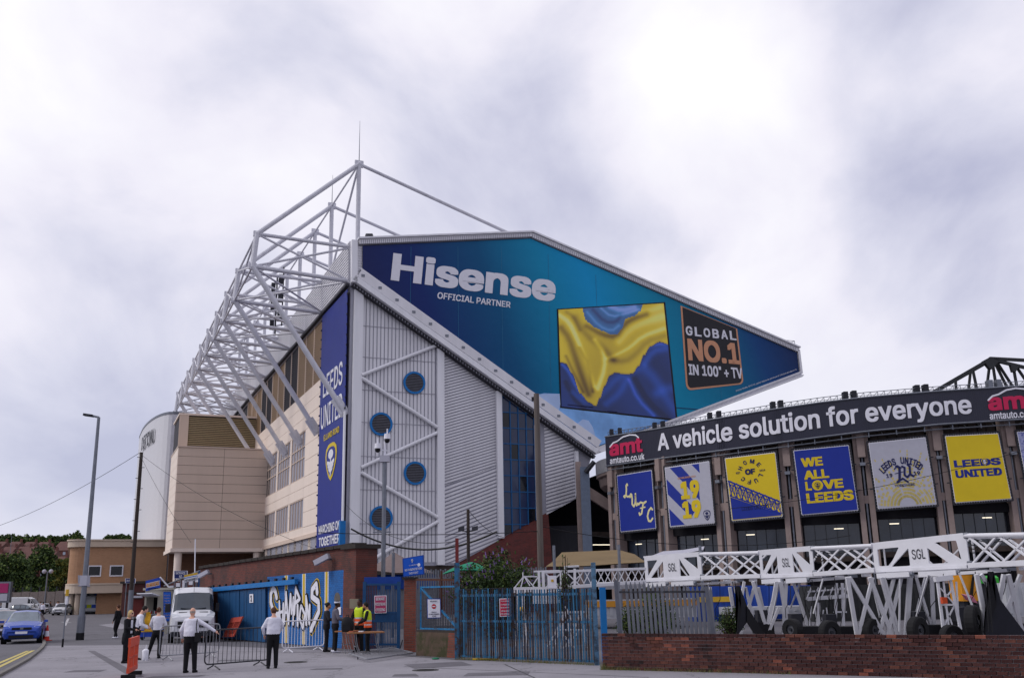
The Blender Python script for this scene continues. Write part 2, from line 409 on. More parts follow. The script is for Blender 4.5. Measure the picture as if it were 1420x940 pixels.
# vertical corrugated sheeting, left bay
PF = lambda u, z, o=0.: E3(u, z, -o)
mb = MB(); polyv = [(.9, 29.4), (8.3, 25.05), (8.5, 4.6), (1.2, 4.6)]
ribbed(mb, PF, polyv, math.pi / 2, .36, .045, .72, off=-.04); mb.build('corrugated_sheet', M['clad'], stand, 'stuff')
mb = MB()
for z in (26.2, 23.2, 20.1, 17.1, 14.0, 11., 8.): mb.box((0, 0, 0), (0, 0, 0)) if 0 else mb.bar(E3(1., z, -.05), E3(min(8.3, 8.3 if z < 25 else 6.3), z, -.05), .025, .05)
mb.build('sheet_joint', M['clad2'], stand, 'stuff')
# inclined sheeting, middle bays
mb = MB(); a1 = math.atan2(E2(870 / 4.7 + 500, 600 + 190 / 4.7)[1] - E2(616, 600 + 290 / 4.7)[1], E2(870 / 4.7 + 500, 640)[0] - E2(616, 660)[0])
seamL, seamR = E2(616, 674)[1], E2(687, 645)[1]
uL, uR = E2(615, 600)[0], E2(688, 600)[0]
top = lambda u: 29.95 + (u / 24.9) * (14.75 - 29.95)
bot = lambda u: 4.6 if u < 10.1 else 4.4 + (u - 10.1) * (10.7 - 4.4) / (23.2 - 10.1)
upr = [(uL, top(uL) - .3), (uR, top(uR) - .3), (uR, seamR), (uL, seamL)]
ribbed(mb, PF, upr, a1, .27, .08, .6, off=-.04)
ribbed(mb, PF, [(uL, seamL - .05), (uR, seamR - .05), (uR, bot(uR)), (10.1, 4.5), (uL, 4.5)], a1 * 1.15, .33, .08, .6, off=-.04)
uA, uB = E2(756, 650)[0], E2(797, 650)[0]
ribbed(mb, PF, [(uA, top(uA) - .3), (uB, top(uB) - .3), (uB, bot(uB)), (uA, bot(uA))], a1 * .9, .33, .08, .6, off=-.04)
mb.build('inclined_sheet', M['clad'], stand, 'stuff')
# columns
def strip(name, a, b, w, d, m, off=0.):
    (u0, z0), (u1, z1) = a, b; mb = MB()
    mb.bar(E3(u0, z0, -off - d / 2), E3(u1, z1, -off - d / 2), w, d, up=Wd); return mb.build(name, m, stand)
for px, wpx, y0, y1 in ((493.5, 13, 396, 785), (610, 10.5, 483, 783), (692, 8.5, 543, 746), (744.5, 8, 590, 720), (799, 5, 626, 689)):
    a = E2(px, y0); b = E2(px, y1); um = (a[0] + b[0]) / 2
    strip('column', (um, a[1]), (um, b[1]), wpx / 1395 * 88 * 1.05, .35, M['white'])
# glazed bay, each pane and mullion a piece
g0, g1 = E2(696.5, 640)[0], E2(741, 640)[0]
gpoly = [(g0, top(g0) - .35), (g1, top(g1) - .35), (g1, bot(g1) + .1), (g0, bot(g0) + .1)]
MB().prism([E3(u, z, .02) for u, z in gpoly], -Wd * .05).build('window_backing', M['soffit'], stand)
zz0, dz, du = bot(g0) - .3, 1.53, (g1 - g0) / 4
for j in range(11):
    for i in range(4):
        q = clean(cliprect(gpoly, g0 + i * du + .04, g0 + (i + 1) * du - .04, zz0 + j * dz + .04, zz0 + (j + 1) * dz - .04))
        if len(q) > 2: MB().prism([E3(u, z, -.05 - random.random() * .015) for u, z in q], -Wd * .02).build('pane', M['glb'] if (i * 3 + j * 5) % 7 else M['gl'], stand)
mb = MB()
for i in range(5):
    u = g0 + i * du; mb.bar(E3(u, bot(min(u, g1)), -.1), E3(u, top(u) - .35, -.1), .10, .14, up=Wd)
for j in range(1, 11):
    z = zz0 + j * dz
    q = cliprect(gpoly, g0, g1, z - .05, z + .05)
    if len(q) > 2: mb.prism([E3(u, zq, -.05) for u, zq in q], -Wd * .1)
mb.build('window_frame', mat('frame_blue', '175083', .5), stand)
# zigzag bracing tubes
for (a, b) in (((502, 520), (605, 479)), ((502, 524), (606, 592)), ((606, 600), (501, 648)), ((501, 655), (607, 717)), ((607, 723), (505, 782))):
    p, q = F(*a, .3), F(*b, .3); mb = MB(); mb.tube(p, q, .17, n=10)
    mb.tube(p, p + Wd * .3, .1); mb.tube(q, q + Wd * .3, .1); mb.build('brace', M['white'], stand)
# round vents
for c in ((574, 531), (528, 588), (575, 656), (528, 718)):
    u, z = E2(*c); n = 28; r1, r0 = 1.08, .88
    mb = MB(); rr = []
    for r_, o in ((r0, .06), (r1, .06), (r1, .2), (r0, .2)): rr.append([E3(u + r_ * math.cos(i * 2 * math.pi / n), z + r_ * math.sin(i * 2 * math.pi / n), -o) for i in range(n)])
    mb.rings(rr + [rr[0]], cap=False); v = mb.build('vent', M['blue'], stand)
    mb = MB(); circ = [(u + r0 * math.cos(i * 2 * math.pi / n), z + r0 * math.sin(i * 2 * math.pi / n)) for i in range(n)]
    mb.prism([E3(a, b, -.07) for a, b in circ], -Wd * .01, 0)
    ribbed(mb, lambda a, b, o=0.: E3(a, b, -o), circ, 0, .15, .08, .5, 1, .08); mb.build('louvre', [M['soffit'], mat('vent_slat', '5a5b64', .5)], v, 'stuff')
# rake trim, gutter and bolt plates between the wall and the advert
def edge(name, a, b, w, d, off, m, sh=0.):
    A, B = Vector(E3(a[0], a[1] + sh, -off)), Vector(E3(b[0], b[1] + sh, -off)); mb = MB(); mb.bar(A, B, w, d, up=Wd)
    return mb.build(name, m, stand)
rkA, rkB = E2(487, 392), E2(821, 630)
edge('rake_trim', rkA, rkB, .5, .5, .95, M['white'], .15)
edge('rake_gutter', (rkA[0] + .5, rkA[1] + .55), (rkB[0] + .3, rkB[1] + .75), .85, .25, 1.03, M['clad'], .12)
edge('rake_edge', (rkA[0] + .6, rkA[1] + 1.0), (rkB[0] + .3, rkB[1] + 1.1), .16, .4, .95, M['white'], .12)
edge('soffit_strip', rkA, rkB, .28, .5, .4, M['soffit'], -.35)
mb = MB()
for k in range(15):
    t = (k + .5) / 15; u = rkA[0] + (rkB[0] - rkA[0]) * t; z = rkA[1] + (rkB[1] - rkA[1]) * t + .95
    mb.obox(E3(u, z, -1.15), Ud * .16, Wd * .05, Vector((0, 0, .12)))
mb.build('bracket', M['steel'], stand, 'stuff')
mb = MB()
for k in range(90):
    t = (k + .5) / 90; u = rkA[0] + (rkB[0] - rkA[0]) * t; z = rkA[1] + (rkB[1] - rkA[1]) * t - .36
    mb.obox(E3(u, z, -.68), Ud * .04, Wd * .02, Vector((0, 0, .1)))
mb.build('soffit_rib', M['clad2'], stand, 'stuff')
# verge trims of the roof
TP = lambda x, y: E2(x, y, -.9)
for nm, a, b, w in (('verge', TP(498, 335), TP(737, 325), .6), ('verge', TP(737, 326), TP(1106, 485), .6), ('tip_fascia', TP(1106, 485), TP(1110, 518), .3), ('verge', TP(1110, 519), TP(824, 626), .62)):
    edge(nm, a, b, w, .5, .9, M['clad'])
edge('verge_cap', TP(496, 331.5), TP(737, 322.5), .16, .7, 1.0, M['white']); edge('verge_cap', TP(737, 322.5), TP(1107, 482.5), .16, .7, 1.0, M['white'])
edge('verge_cap', TP(1111, 521), TP(830, 627), .14, .7, 1.0, M['white'])
edge('corner_fascia', TP(491, 334), TP(491, 392), .55, .6, .9, M['white'])
mb = MB(); pz = [E2(496, 341, -.8), E2(503, 341, -.8), E2(503, 381, -.8), E2(496, 388, -.8)]
ribbed(mb, PF, pz, 0, .25, .06, .5, off=.75); mb.prism([E3(u, z, -.7) for u, z in pz], -Wd * .06); mb.build('corner_sheet', M['clad'], stand, 'stuff')
mb = MB()
for k in range(150):
    t = k / 150
    for a, b in ((TP(737, 329), TP(1103, 486)),):
        u = a[0] + (b[0] - a[0]) * t; z = a[1] + (b[1] - a[1]) * t; mb.obox(E3(u, z, -1.16), Ud * .03, Wd * .02, Vector((0, 0, .24)))
    if k < 90:
        a, b = TP(500, 337.5), TP(735, 328); u = a[0] + (b[0] - a[0]) * k / 90; z = a[1] + (b[1] - a[1]) * k / 90; mb.obox(E3(u, z, -1.16), Ud * .03, Wd * .02, Vector((0, 0, .24)))
    a, b = TP(1108, 520), TP(838, 622); u = a[0] + (b[0] - a[0]) * t; z = a[1] + (b[1] - a[1]) * t; mb.obox(E3(u, z, -1.16), Ud * .03, Wd * .02, Vector((0, 0, .2)))
mb.build('verge_rib', M['clad2'], stand, 'stuff')
# handrail cage on the tip
mb = MB(); a, b = TP(1083, 483), TP(1103, 486); za = a[1]; pts = [(a[0], 0), (b[0], 0), (b[0], 1.6), (a[0], 1.6)]
for h in (.55, 1.0):
    for i in range(4): p, q = pts[i], pts[(i + 1) % 4]; mb.tube(E3(p[0], za + h, -.9 + p[1]), E3(q[0], za + h, -.9 + q[1]), .035, n=5)
for p in pts: mb.tube(E3(p[0], za - .8, -.9 + p[1]), E3(p[0], za + 1.0, -.9 + p[1]), .035, n=5)
mb.build('handrail', M['steel'], stand)

# ---------------------------------------------------------------- the advert
def AP(x, y, off=0.): return plane(x, y, EO - Wd * (1.0 + off), Wd)
def a2(x, y):
    d = AP(x, y) - EO; return (d.dot(Ud), d.z)
advert = empty('advert_banner', AP(502, 400), 'huge teal and navy television advert stretched over the gable of the white stand', 'advert')
m = bpy.data.materials.new('advert_gradient'); m.use_nodes = True; t = m.node_tree; b = t.nodes['Principled BSDF']; b.inputs['Roughness'].default_value = .5; b.inputs['Specular IOR Level'].default_value = .15
g = t.nodes.new('ShaderNodeTexCoord'); sx = t.nodes.new('ShaderNodeSeparateXYZ'); t.links.new(g.outputs['Object'], sx.inputs[0])
L0, L1 = AP(502, 420), AP(1106, 500); mr = t.nodes.new('ShaderNodeMapRange'); mr.inputs[1].default_value = 0; mr.inputs[2].default_value = L1.x - L0.x
# a slanted gradient: mostly along the banner, a little along its height
md = t.nodes.new('ShaderNodeMath'); md.operation = 'MULTIPLY_ADD'; md.inputs[1].default_value = .32; t.links.new(sx.outputs[2], md.inputs[0]); t.links.new(sx.outputs[0], md.inputs[2])
t.links.new(md.outputs[0], mr.inputs[0]); cr = t.nodes.new('ShaderNodeValToRGB'); t.links.new(mr.outputs[0], cr.inputs[0]); e = cr.color_ramp.elements
e[0].position = 0; e[0].color = lin(hexc('1d2554')) + (1,); e[1].position = 1; e[1].color = lin(hexc('17244f')) + (1,)
for p, c in ((.12, '152a66'), (.27, '08507c'), (.40, '0a82ab'), (.50, '0a90c6'), (.62, '0a86ab'), (.76, '0b6a8e'), (.88, '12427a')):
    q = e.new(p); q.color = lin(hexc(c)) + (1,)
nz = t.nodes.new('ShaderNodeTexNoise'); nz.inputs['Scale'].default_value = .5; t.links.new(g.outputs['Object'], nz.inputs['Vector'])
bp = t.nodes.new('ShaderNodeBump'); bp.inputs['Strength'].default_value = .25; bp.inputs['Distance'].default_value = .3; t.links.new(nz.outputs[0], bp.inputs['Height']); t.links.new(bp.outputs[0], b.inputs['Normal'])
t.links.new(cr.outputs[0], b.inputs['Base Color'])
mb = MB(); adp = [(503, 341), (736, 331), (1105, 489), (1108, 516), (826, 620), (822, 622), (503, 383)]
mb.prism([AP(*p) for p in adp], Wd * .12).build('banner_sheet', m, advert)
lightb = mat('advert_sky', '7fb0ec', .45, var=.25, scale=.35, second='2f80d8', sfac=.4, sscale=.12)
mb = MB(); mb.prism([AP(*p, .02) for p in ((754, 545), (776, 546), (778, 564), (860, 575), (938, 583), (930, 579), (826, 619), (822, 621), (730, 552))], -Wd * .02).build('sky_print', lightb, advert)
mb = MB(); cl = mat('advert_cloud', 'a9c0e6', .45, var=.1, scale=.4)
mb.prism([AP(*p, .05) for p in ((798, 610), (797, 597), (801, 587), (808, 581), (816, 583), (822, 592), (826, 606), (828, 618), (822, 621), (812, 613))], -Wd * .01)
mb.prism([AP(*p, .05) for p in ((733, 547), (757, 546), (776, 546), (777, 560), (772, 583), (752, 566))], -Wd * .01).build('cloud_print', cl, advert)
mb = MB()
for x0, y0, x1, y1 in ((938, 565, 968, 567.5), (787, 561, 823, 565), (842, 570, 856, 571.5)): mb.bar(AP(x0, y0, .05), AP(x1, y1, .05), .12 if x0 < 900 else .06, .02, up=Wd)
mb.build('stand_print', M['navyd'], advert)
mb = MB()
for px in (570, 635, 695, 760, 826, 990): mb.bar(AP(px, 342 if px < 740 else 340 + (px - 740) * .43 + 4, .012), AP(px + (px - 603) * .03, 383 + (px - 503) * .745 - 6 if px < 822 else 560, .012), .03, .01, up=Wd)
mb.build('seam', mat('seam', '2a6d92', .5), advert, 'stuff')
sf = Surf(AP(545.5, 350), AP(771.5, 380.5), AP(769.5, 419), AP(541.5, 389))
mb = MB(); sf.text(mb, 'Hisense', 0, 0, 1, 1, .034, .03); mb.build('lettering', M['pw'], advert)
sf = Surf(AP(607, 405), AP(708, 418.5), AP(707.5, 427), AP(606, 414)); mb = MB(); sf.text(mb, 'OFFICIAL PARTNER', 0, 0, 1, 1, .022, .03); mb.build('lettering', M['pw'], advert)
# the television
tvq = Surf(AP(772, 428.5, .0), AP(922, 419), AP(939.5, 584), AP(776.5, 565.5))
mb = MB(); tvq.slab(mb, [(0, 0), (1, 0), (1, 1), (0, 1)], .02, .03); mb.build('television_bezel', M['black'], advert)
def interp(xs, ys, x):
    if x <= xs[0]: return ys[0]
    for i in range(len(xs) - 1):
        if x <= xs[i + 1]:
            t = (x - xs[i]) / (xs[i + 1] - xs[i]); t = t * t * (3 - 2 * t); return ys[i] + (ys[i + 1] - ys[i]) * t
    return ys[-1]
topx = [.0, .20, .245, .27, .33, .40, .46, .52, .57, .62, .70, .76, .80, .84]; topy = [-.1, -.1, .12, .15, .20, .235, .265, .27, .22, .12, .10, .06, .0, -.1]
botx = [0, .05, .10, .16, .23, .29, .33, .38, .43, .48, .58, .64, .70, .76, .83, .92, 1]; boty = [.55, .56, .66, .85, .93, .96, .88, .76, .66, .63, .64, .63, .56, .46, .38, .34, .36]
def cst(x, y): s_ = (x - 156) / 455.; return (s_, (y - (320 - 25 * s_)) / (370 + 100 * s_))
def sdist(s, t, pts):
    m = 9.
    for (ax, ay), (bx, by) in zip(pts, pts[1:]):
        dx, dy = bx - ax, by - ay; k = max(0., min(1., ((s - ax) * dx + (t - ay) * dy) / (dx * dx + dy * dy))); d = math.hypot(s - ax - k * dx, t - ay - k * dy)
        if d < m: m = d
    return m
def smooth(pts, it=2):
    for _ in range(it): pts = [pts[0]] + [p for a, b_ in zip(pts, pts[1:]) for p in ((a[0] * .75 + b_[0] * .25, a[1] * .75 + b_[1] * .25), (a[0] * .25 + b_[0] * .75, a[1] * .25 + b_[1] * .75))] + [pts[-1]]
    return pts
FY = [(smooth([cst(*p) for p in pts], 1), w, a) for pts, w, a in (      # folds of the yellow cloth: path, width, gain
    ([(165, 390), (195, 430), (215, 500), (245, 600), (262, 650)], .035, -.55), ([(158, 340), (200, 370), (225, 430), (262, 520), (285, 620)], .02, .45), ([(225, 350), (262, 420), (330, 470), (372, 520)], .035, -.35),
    ([(300, 440), (335, 490), (335, 550), (300, 630)], .022, .5), ([(238, 470), (270, 540), (280, 640)], .018, -.45), ([(270, 385), (330, 420), (390, 432), (430, 380), (470, 358), (530, 340)], .028, -.5), ([(400, 450), (450, 400), (520, 370), (598, 350)], .04, .3),
    ([(360, 520), (420, 530), (470, 500), (520, 450), (600, 430)], .03, -.30), ([(345, 515), (400, 495), (450, 470), (500, 430), (600, 400)], .018, .35), ([(180, 500), (205, 560), (240, 640)], .015, -.4), ([(190, 330), (215, 345), (240, 400)], .02, -.3), ([(500, 330), (560, 320), (597, 310)], .03, .25))]
FB = [(smooth([cst(*p) for p in pts], 1), w, a) for pts, w, a in (
    ([(165, 532), (190, 560), (215, 620), (250, 668), (290, 668), (320, 610), (355, 552), (440, 560), (480, 525), (505, 480), (560, 462), (606, 462)], .016, .55), ([(200, 640), (260, 690), (330, 640), (380, 590), (470, 560)], .03, .22), ([(430, 600), (460, 680), (520, 745)], .018, .5),
    ([(455, 600), (500, 690), (570, 760)], .03, -.2), ([(500, 560), (540, 600), (580, 680), (620, 740)], .05, .30), ([(500, 540), (540, 490), (600, 480)], .03, .35), ([(330, 690), (390, 650), (420, 600)], .03, .25), ([(175, 600), (200, 660), (240, 700)], .02, -.2), ([(540, 660), (590, 640), (625, 650)], .04, .25))]
FT = [(smooth([cst(*p) for p in pts], 1), w, a) for pts, w, a in (
    ([(275, 330), (320, 385), (372, 408), (405, 385)], .016, .5), ([(300, 320), (345, 370), (395, 372), (415, 345)], .018, -.3), ([(335, 315), (375, 350), (440, 338), (500, 320)], .014, .6), ([(375, 308), (420, 325), (480, 312)], .03, .9))]
def tvcol(s, t):
    a = interp(topx, topy, s); b_ = interp(botx, boty, s)
    def acc(F_, v):
        for pts, w, g_ in F_:
            d = sdist(s, t, pts)
            if d < 3 * w: v += g_ * math.exp(-(d / w) ** 2)
        return max(.04, v)
    if t < a: v = acc(FT, .35); return (.03 + .30 * max(0, v - .7) + .05 * v, .06 + .28 * v, min(.85, .20 + .55 * v))
    if t < b_:
        v = acc(FY, .86 + .10 * math.sin(7 * s + 4 * t)); e_ = min(1, (b_ - t) / .02); v *= .6 + .4 * e_; h = max(0, v - .95)
        return (min(.9, .88 * v + .1 * h), min(.85, .66 * v ** 1.15 + .25 * h), min(.6, .012 + .02 * v + .55 * h))
    v = acc(FB, .15 + .06 * math.sin(9 * s - 5 * t)); e_ = min(1, (t - b_) / .015); v *= .35 + .65 * e_
    return (.004 + .03 * v + .25 * max(0, v - .6), .010 + .15 * v, .06 + .80 * v)
mb = MB(); nx, ny = 130, 116
for j in range(ny):
    for i in range(nx):
        s0, s1, t0, t1 = .012 + .972 * i / nx, .012 + .972 * (i + 1) / nx, .01 + .975 * j / ny, .01 + .975 * (j + 1) / ny
        mb.add([tvq.p(s0, t1, .06), tvq.p(s1, t1, .06), tvq.p(s1, t0, .06), tvq.p(s0, t0, .06)], [(0, 1, 2, 3)], 0, tvcol((i + .5) / nx, (j + .5) / ny))
mb.build('television_screen', vcolmat('screen_print', .4), advert)
# the dark badge
bq = Surf(AP(943.5, 424), AP(1022, 456), AP(1031, 532.5), AP(951.5, 541.5))
def rr(x0, y0, x1, y1, r, asp=1.):
    o = []
    for cx, cy, a in ((x1 - r, y1 - r * asp, 0), (x0 + r, y1 - r * asp, 90)):
        for k in range(6): th = R(a + 18 * k); o.append((cx + r * math.cos(th), cy + r * asp * math.sin(th)))
    return [(x1, y0)] + o + [(x0, y0)]
mb = MB(); bq.slab(mb, rr(0, 0, 1, 1, .08), .02, .02); mb.build('badge_edge', M['gold'], advert)
mb = MB(); bq.slab(mb, rr(.03, .01, .97, .975, .06), .045, .02); mb.build('badge', mat('badge_black', '1b1a22', .4), advert)
bt = Surf(AP(949.5, 452), AP(1021.5, 460), AP(1029.5, 526), AP(954, 520.5))
mb = MB()
for k, ch in enumerate('GLOBAL'): bt.text(mb, ch, .005 + k * .168, .0, .005 + k * .168 + .125, .19, .03, .09)
bt.text(mb, 'IN 100', .01, .77, .55, .99, .03, .09); bt.text(mb, '"', .565, .77, .61, .84, .03, .09); bt.text(mb, '+ TV', .66, .77, 1.0, .99, .03, .09)
mb.build('lettering', M['pw'], advert)
mb = MB(); bt.text(mb, 'NO.1', .02, .25, .99, .70, .035, .09); mb.build('lettering', M['gold'], advert)
st = Surf(AP(1020, 541), AP(1104.5, 511), AP(1105, 513.5), AP(1020.5, 543.5)); mb = MB()
st.text(mb, 'Source: Omdia, 2023 H1, global shipments and share of 100 inch and above TV', 0, 0, 1, 1, .01, .03); mb.build('lettering', M['pw'], advert)

# ---------------------------------------------------------------- side wall
def swall(mb, w0, w1, z0, z1, out0, out1, mi=0):
    return mb.prism([S3(w0, z0, out0), S3(w1, z0, out0), S3(w1, z1, out0), S3(w0, z1, out0)], -Ud * (out1 - out0), mi)
mb = MB(); swall(mb, .3, LEN - 6, 7.9, 30, -8, -.02); mb.build('side_core', M['soffit'], stand)
# corrugated upper band with its ribs
mb = MB(); swall(mb, 0, LEN, 30.2, 34.4, -.3, .25)
ribbed(mb, lambda w, z, o=0.: S3(w, z, o), [(0, 30.3), (LEN, 30.3), (LEN, 34.3), (0, 34.3)], 0, .3, .07, .5, off=.25); mb.build('eaves_sheet', M['clad'], stand, 'stuff')
swall(MB(), 0, LEN, 29.95, 30.2, -.3, .5).build('eaves_soffit', M['soffit'], stand)
# brown louvre band between thin posts
for k in range(12):
    w0, w1 = 11.2 + k * 4.2, 11.2 + (k + 1) * 4.2
    mb = MB(); swall(mb, w0 + .12, w1 - .12, 23.45, 29.9, .0, .03)
    for j in range(24): swall(mb, w0 + .12, w1 - .12, 23.5 + j * .265, 23.5 + j * .265 + .15, .03, .09)
    mb.build('louvre_panel', M['soffit'] if k in (3, 4, 7, 8) else M['louv'], stand)
    swall(MB(), w1 - .12, w1 + .12, 23.4, 29.95, 0, .14).build('louvre_post', M['tan'], stand)
# precast panels around the windows
wins = []
for k in range(3):
    w0 = 18.4 + k * 8.4; wins += [(w0, w0 + 7.5, 8.8, 11.9), (w0, w0 + 7.5, 14.1, 19.2)]
rows = [(7.95, 8.8), (8.8, 10.35), (10.35, 11.9), (11.9, 13.0), (13.0, 14.1), (14.1, 15.8), (15.8, 17.5), (17.5, 19.2), (19.2, 20.6), (20.6, 22.0), (22.0, 23.4)]
cuts = [11.0] + sum([[18.4 + k * 8.4, 25.9 + k * 8.4] for k in range(3)], []) + [47., 54., 61., 68.]
shared = {}
for w0, w1 in zip(cuts, cuts[1:]):
    for z0, z1 in rows:
        if any(a <= w0 + .01 and w1 <= b + .01 and c <= z0 + .01 and z1 <= d + .01 for a, b, c, d in wins): continue
        if w1 > 47 and z1 < 19.3: continue
        kk = (round(w1 - w0, 2), round(z1 - z0, 2))
        if kk not in shared:
            q = MB(); q.prism([Wd * .02 + Vector((0, 0, .02)), Wd * (w1 - w0 - .02) + Vector((0, 0, .02)), Wd * (w1 - w0 - .02) + Vector((0, 0, z1 - z0 - .02)), Wd * .02 + Vector((0, 0, z1 - z0 - .02))], -Ud * .12); shared[kk] = q.mesh('wall_panel', M['panel'])
        link('wall_panel', shared[kk], stand, S3(w0, z0, random.random() * .008) - EO)
for k, (w0, w1, z0, z1) in enumerate(wins):
    tall = z1 - z0 > 4; mb = MB(); n = 5; dw = (w1 - w0) / n
    for i in range(n + 1): swall(mb, w0 + i * dw - .05, w0 + i * dw + .05, z0, z1, -.1, .1)
    for z in ([z0 + .05, z1 - .05, z0 + 2.2, z0 + 3.4] if tall else [z0 + .05, z1 - .05]): swall(mb, w0, w1, z - .05, z + .05, -.1, .09)
    f = mb.build('window', M['tan'], stand)
    for i in range(n):
        segs = [(z0, z0 + 2.2, 'slat'), (z0 + 2.2, z0 + 3.4, 'teal'), (z0 + 3.4, z1, 'teal' if (k // 2 == 0 or i == 0) else 'slat')] if tall else [(z0, z1, 'slat')]
        for a, b_, kd in segs:
            q = MB(); swall(q, w0 + i * dw + .05, w0 + (i + 1) * dw - .05, a + .05, b_ - .05, -.08, -.04)
            q.build('pane', M['teal'] if kd == 'teal' else mat('grey_slat_pane', '6c6a66', .5, var=.12, scale=2), f)
# undercroft beneath the side wall
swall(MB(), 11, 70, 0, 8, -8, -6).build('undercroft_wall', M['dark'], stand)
swall(MB(), 10.6, 43, 7.55, 7.95, -2, .25).build('ledge', M['tan'], stand)
for k in range(10):
    w = 11 + k * 3.7; swall(MB(), w, w + 1.3, 0, 7.55, -1.2, .0).build('pier', M['panel'], stand)
swall(MB(), .3, 11, 0, 30, -8, -.1).build('corner_core', M['clad2'], stand)
# tan stair block that stands out from the side, its front's shade in the colour
blk = empty('stair_block', S3(42.5, 0, 11), 'panelled stair block with a shade toned tan front projecting from the side of the stand below the trusses', 'building')
mb = MB(); mb.prism([E3(-11, 8, 42.7), E3(-11, 20.2, 42.7), E3(.05, 20.2, 42.7), E3(.05, 8, 42.7)], Wd * 10.3); mb.build('core', M['soffit'], blk)
pm = {}
for j in range(11):
    for i in range(2):
        u0, u1 = (-11.1, -5.5) if i == 0 else (-5.5, .03); z0 = 7.8 + j * 1.13
        q = MB(); q.prism([E3(u0 + .02, z0 + .02, 42.68), E3(u1 - .02, z0 + .02, 42.68), E3(u1 - .02, z0 + 1.11, 42.68), E3(u0 + .02, z0 + 1.11, 42.68)], -Wd * (.15 + random.random() * .01)); q.build('wall_panel', M['tan'], blk)
    q = MB(); q.prism([E3(-11.05, 7.82 + j * 1.13, 42.6), E3(-11.05, 7.82 + j * 1.13, 53), E3(-11.05, 7.8 + j * 1.13 + 1.11, 53), E3(-11.05, 7.8 + j * 1.13 + 1.11, 42.6)], -Ud * .1); q.build('wall_panel', M['panel'], blk)
mb = MB(); mb.prism([E3(-11.3, 7.35, 42.4), E3(.0, 7.35, 42.4), E3(.0, 7.8, 42.4), E3(-11.3, 7.8, 42.4)], Wd * 11); mb.build('base_ledge', M['panel'], blk)
mb = MB(); mb.prism([E3(-11.2, 20.23, 42.4), E3(.0, 20.23, 42.4), E3(.0, 20.4, 42.4), E3(-11.2, 20.4, 42.4)], Wd * 10.8); mb.build('coping', M['tan'], blk)
for u in (-10.3, -.8): MB().tube(E3(u, 0, 43.2), E3(u, 7.35, 43.2), .45, n=16).build('column', M['panel'], blk)
mb = MB(); mb.prism([E3(-11, 0, 48), E3(0, 0, 48), E3(0, 7.4, 48), E3(-11, 7.4, 48)], Wd * .3); mb.build('recess_wall', brickmat('tan_brick_dark', '6c4a36', '5f402f', '6a5040', 66.5, stain=.2), blk)
# louvred plant block above
lv = empty('plant_block', S3(53, 0, 10.4), 'olive louvred plant block with a pink corner post above the stair block', 'building')
MB().prism([E3(-10.3, 0, 53.1), E3(-10.3, 26.1, 53.1), E3(0, 26.1, 53.1), E3(0, 0, 53.1)], Wd * 9).build('core', M['soffit'], lv)
mb = MB()
for j in range(22): z = 20.5 + j * .25; mb.prism([E3(-9.2, z, 53.08), E3(-.1, z, 53.08), E3(-.1, z + .15, 53.08), E3(-9.2, z + .15, 53.08)], -Wd * .15)
mb.build('louvre', M['louv2'], lv, 'stuff')
MB().prism([E3(-10.4, 20.3, 53), E3(-9.2, 20.3, 53), E3(-9.2, 26.1, 53), E3(-10.4, 26.1, 53)], -Wd * .25).build('corner_post', M['tan'], lv)
MB().prism([E3(-10.5, 26.1, 52.7), E3(0, 26.1, 52.7), E3(0, 26.35, 52.7), E3(-10.5, 26.35, 52.7)], Wd * 9).build('coping', M['panel'], lv)
# white end tower with rounded front and faded letters
tw = empty('end_tower', S3(76, 0, 12), 'tall white rounded tower at the far end of the stand', 'tower')
plan = [(-7.6, 76), (-9.6, 76)]
for k in range(10): a = R(k * 10); plan.append((-9.6 - 3.6 * math.sin(a), 76 + 22 * (1 - math.cos(a))))
plan += [(-13.2, 104), (-7.6, 104)]
mb = MB(); mb.prism([E3(u, 0, w) for u, w in plan], Vector((0, 0, 30.2))); mb.build('shaft', mat('tower_white', 'c8c8ce', .5, var=.03), tw)
MB().prism([E3(u * 1.004, 30.2, w - .1) for u, w in plan], Vector((0, 0, .35))).build('coping', M['steel'], tw)
MB().prism([E3(-9.75, 10, 75.98), E3(-7.6, 10, 75.98), E3(-7.6, 30.1, 75.98), E3(-9.75, 30.1, 75.98)], -Wd * .1).build('front_sheet', M['tube'], tw)
mb = MB()
for k, ch in enumerate('UNITED'):
    a0, a1_ = R(38 + k * 6), R(38 + k * 6 + 5)
    q = [E3(-9.6 - 3.7 * math.sin(a), z, 76 + 22 * (1 - math.cos(a))) for a, z in ((a1_, 28.5), (a0, 28.5), (a0, 26.2), (a1_, 26.2))]
    Surf(*q).text(mb, ch, 0, 0, 1, 1, .03, .15)
mb.build('lettering', M['steeld'], tw)
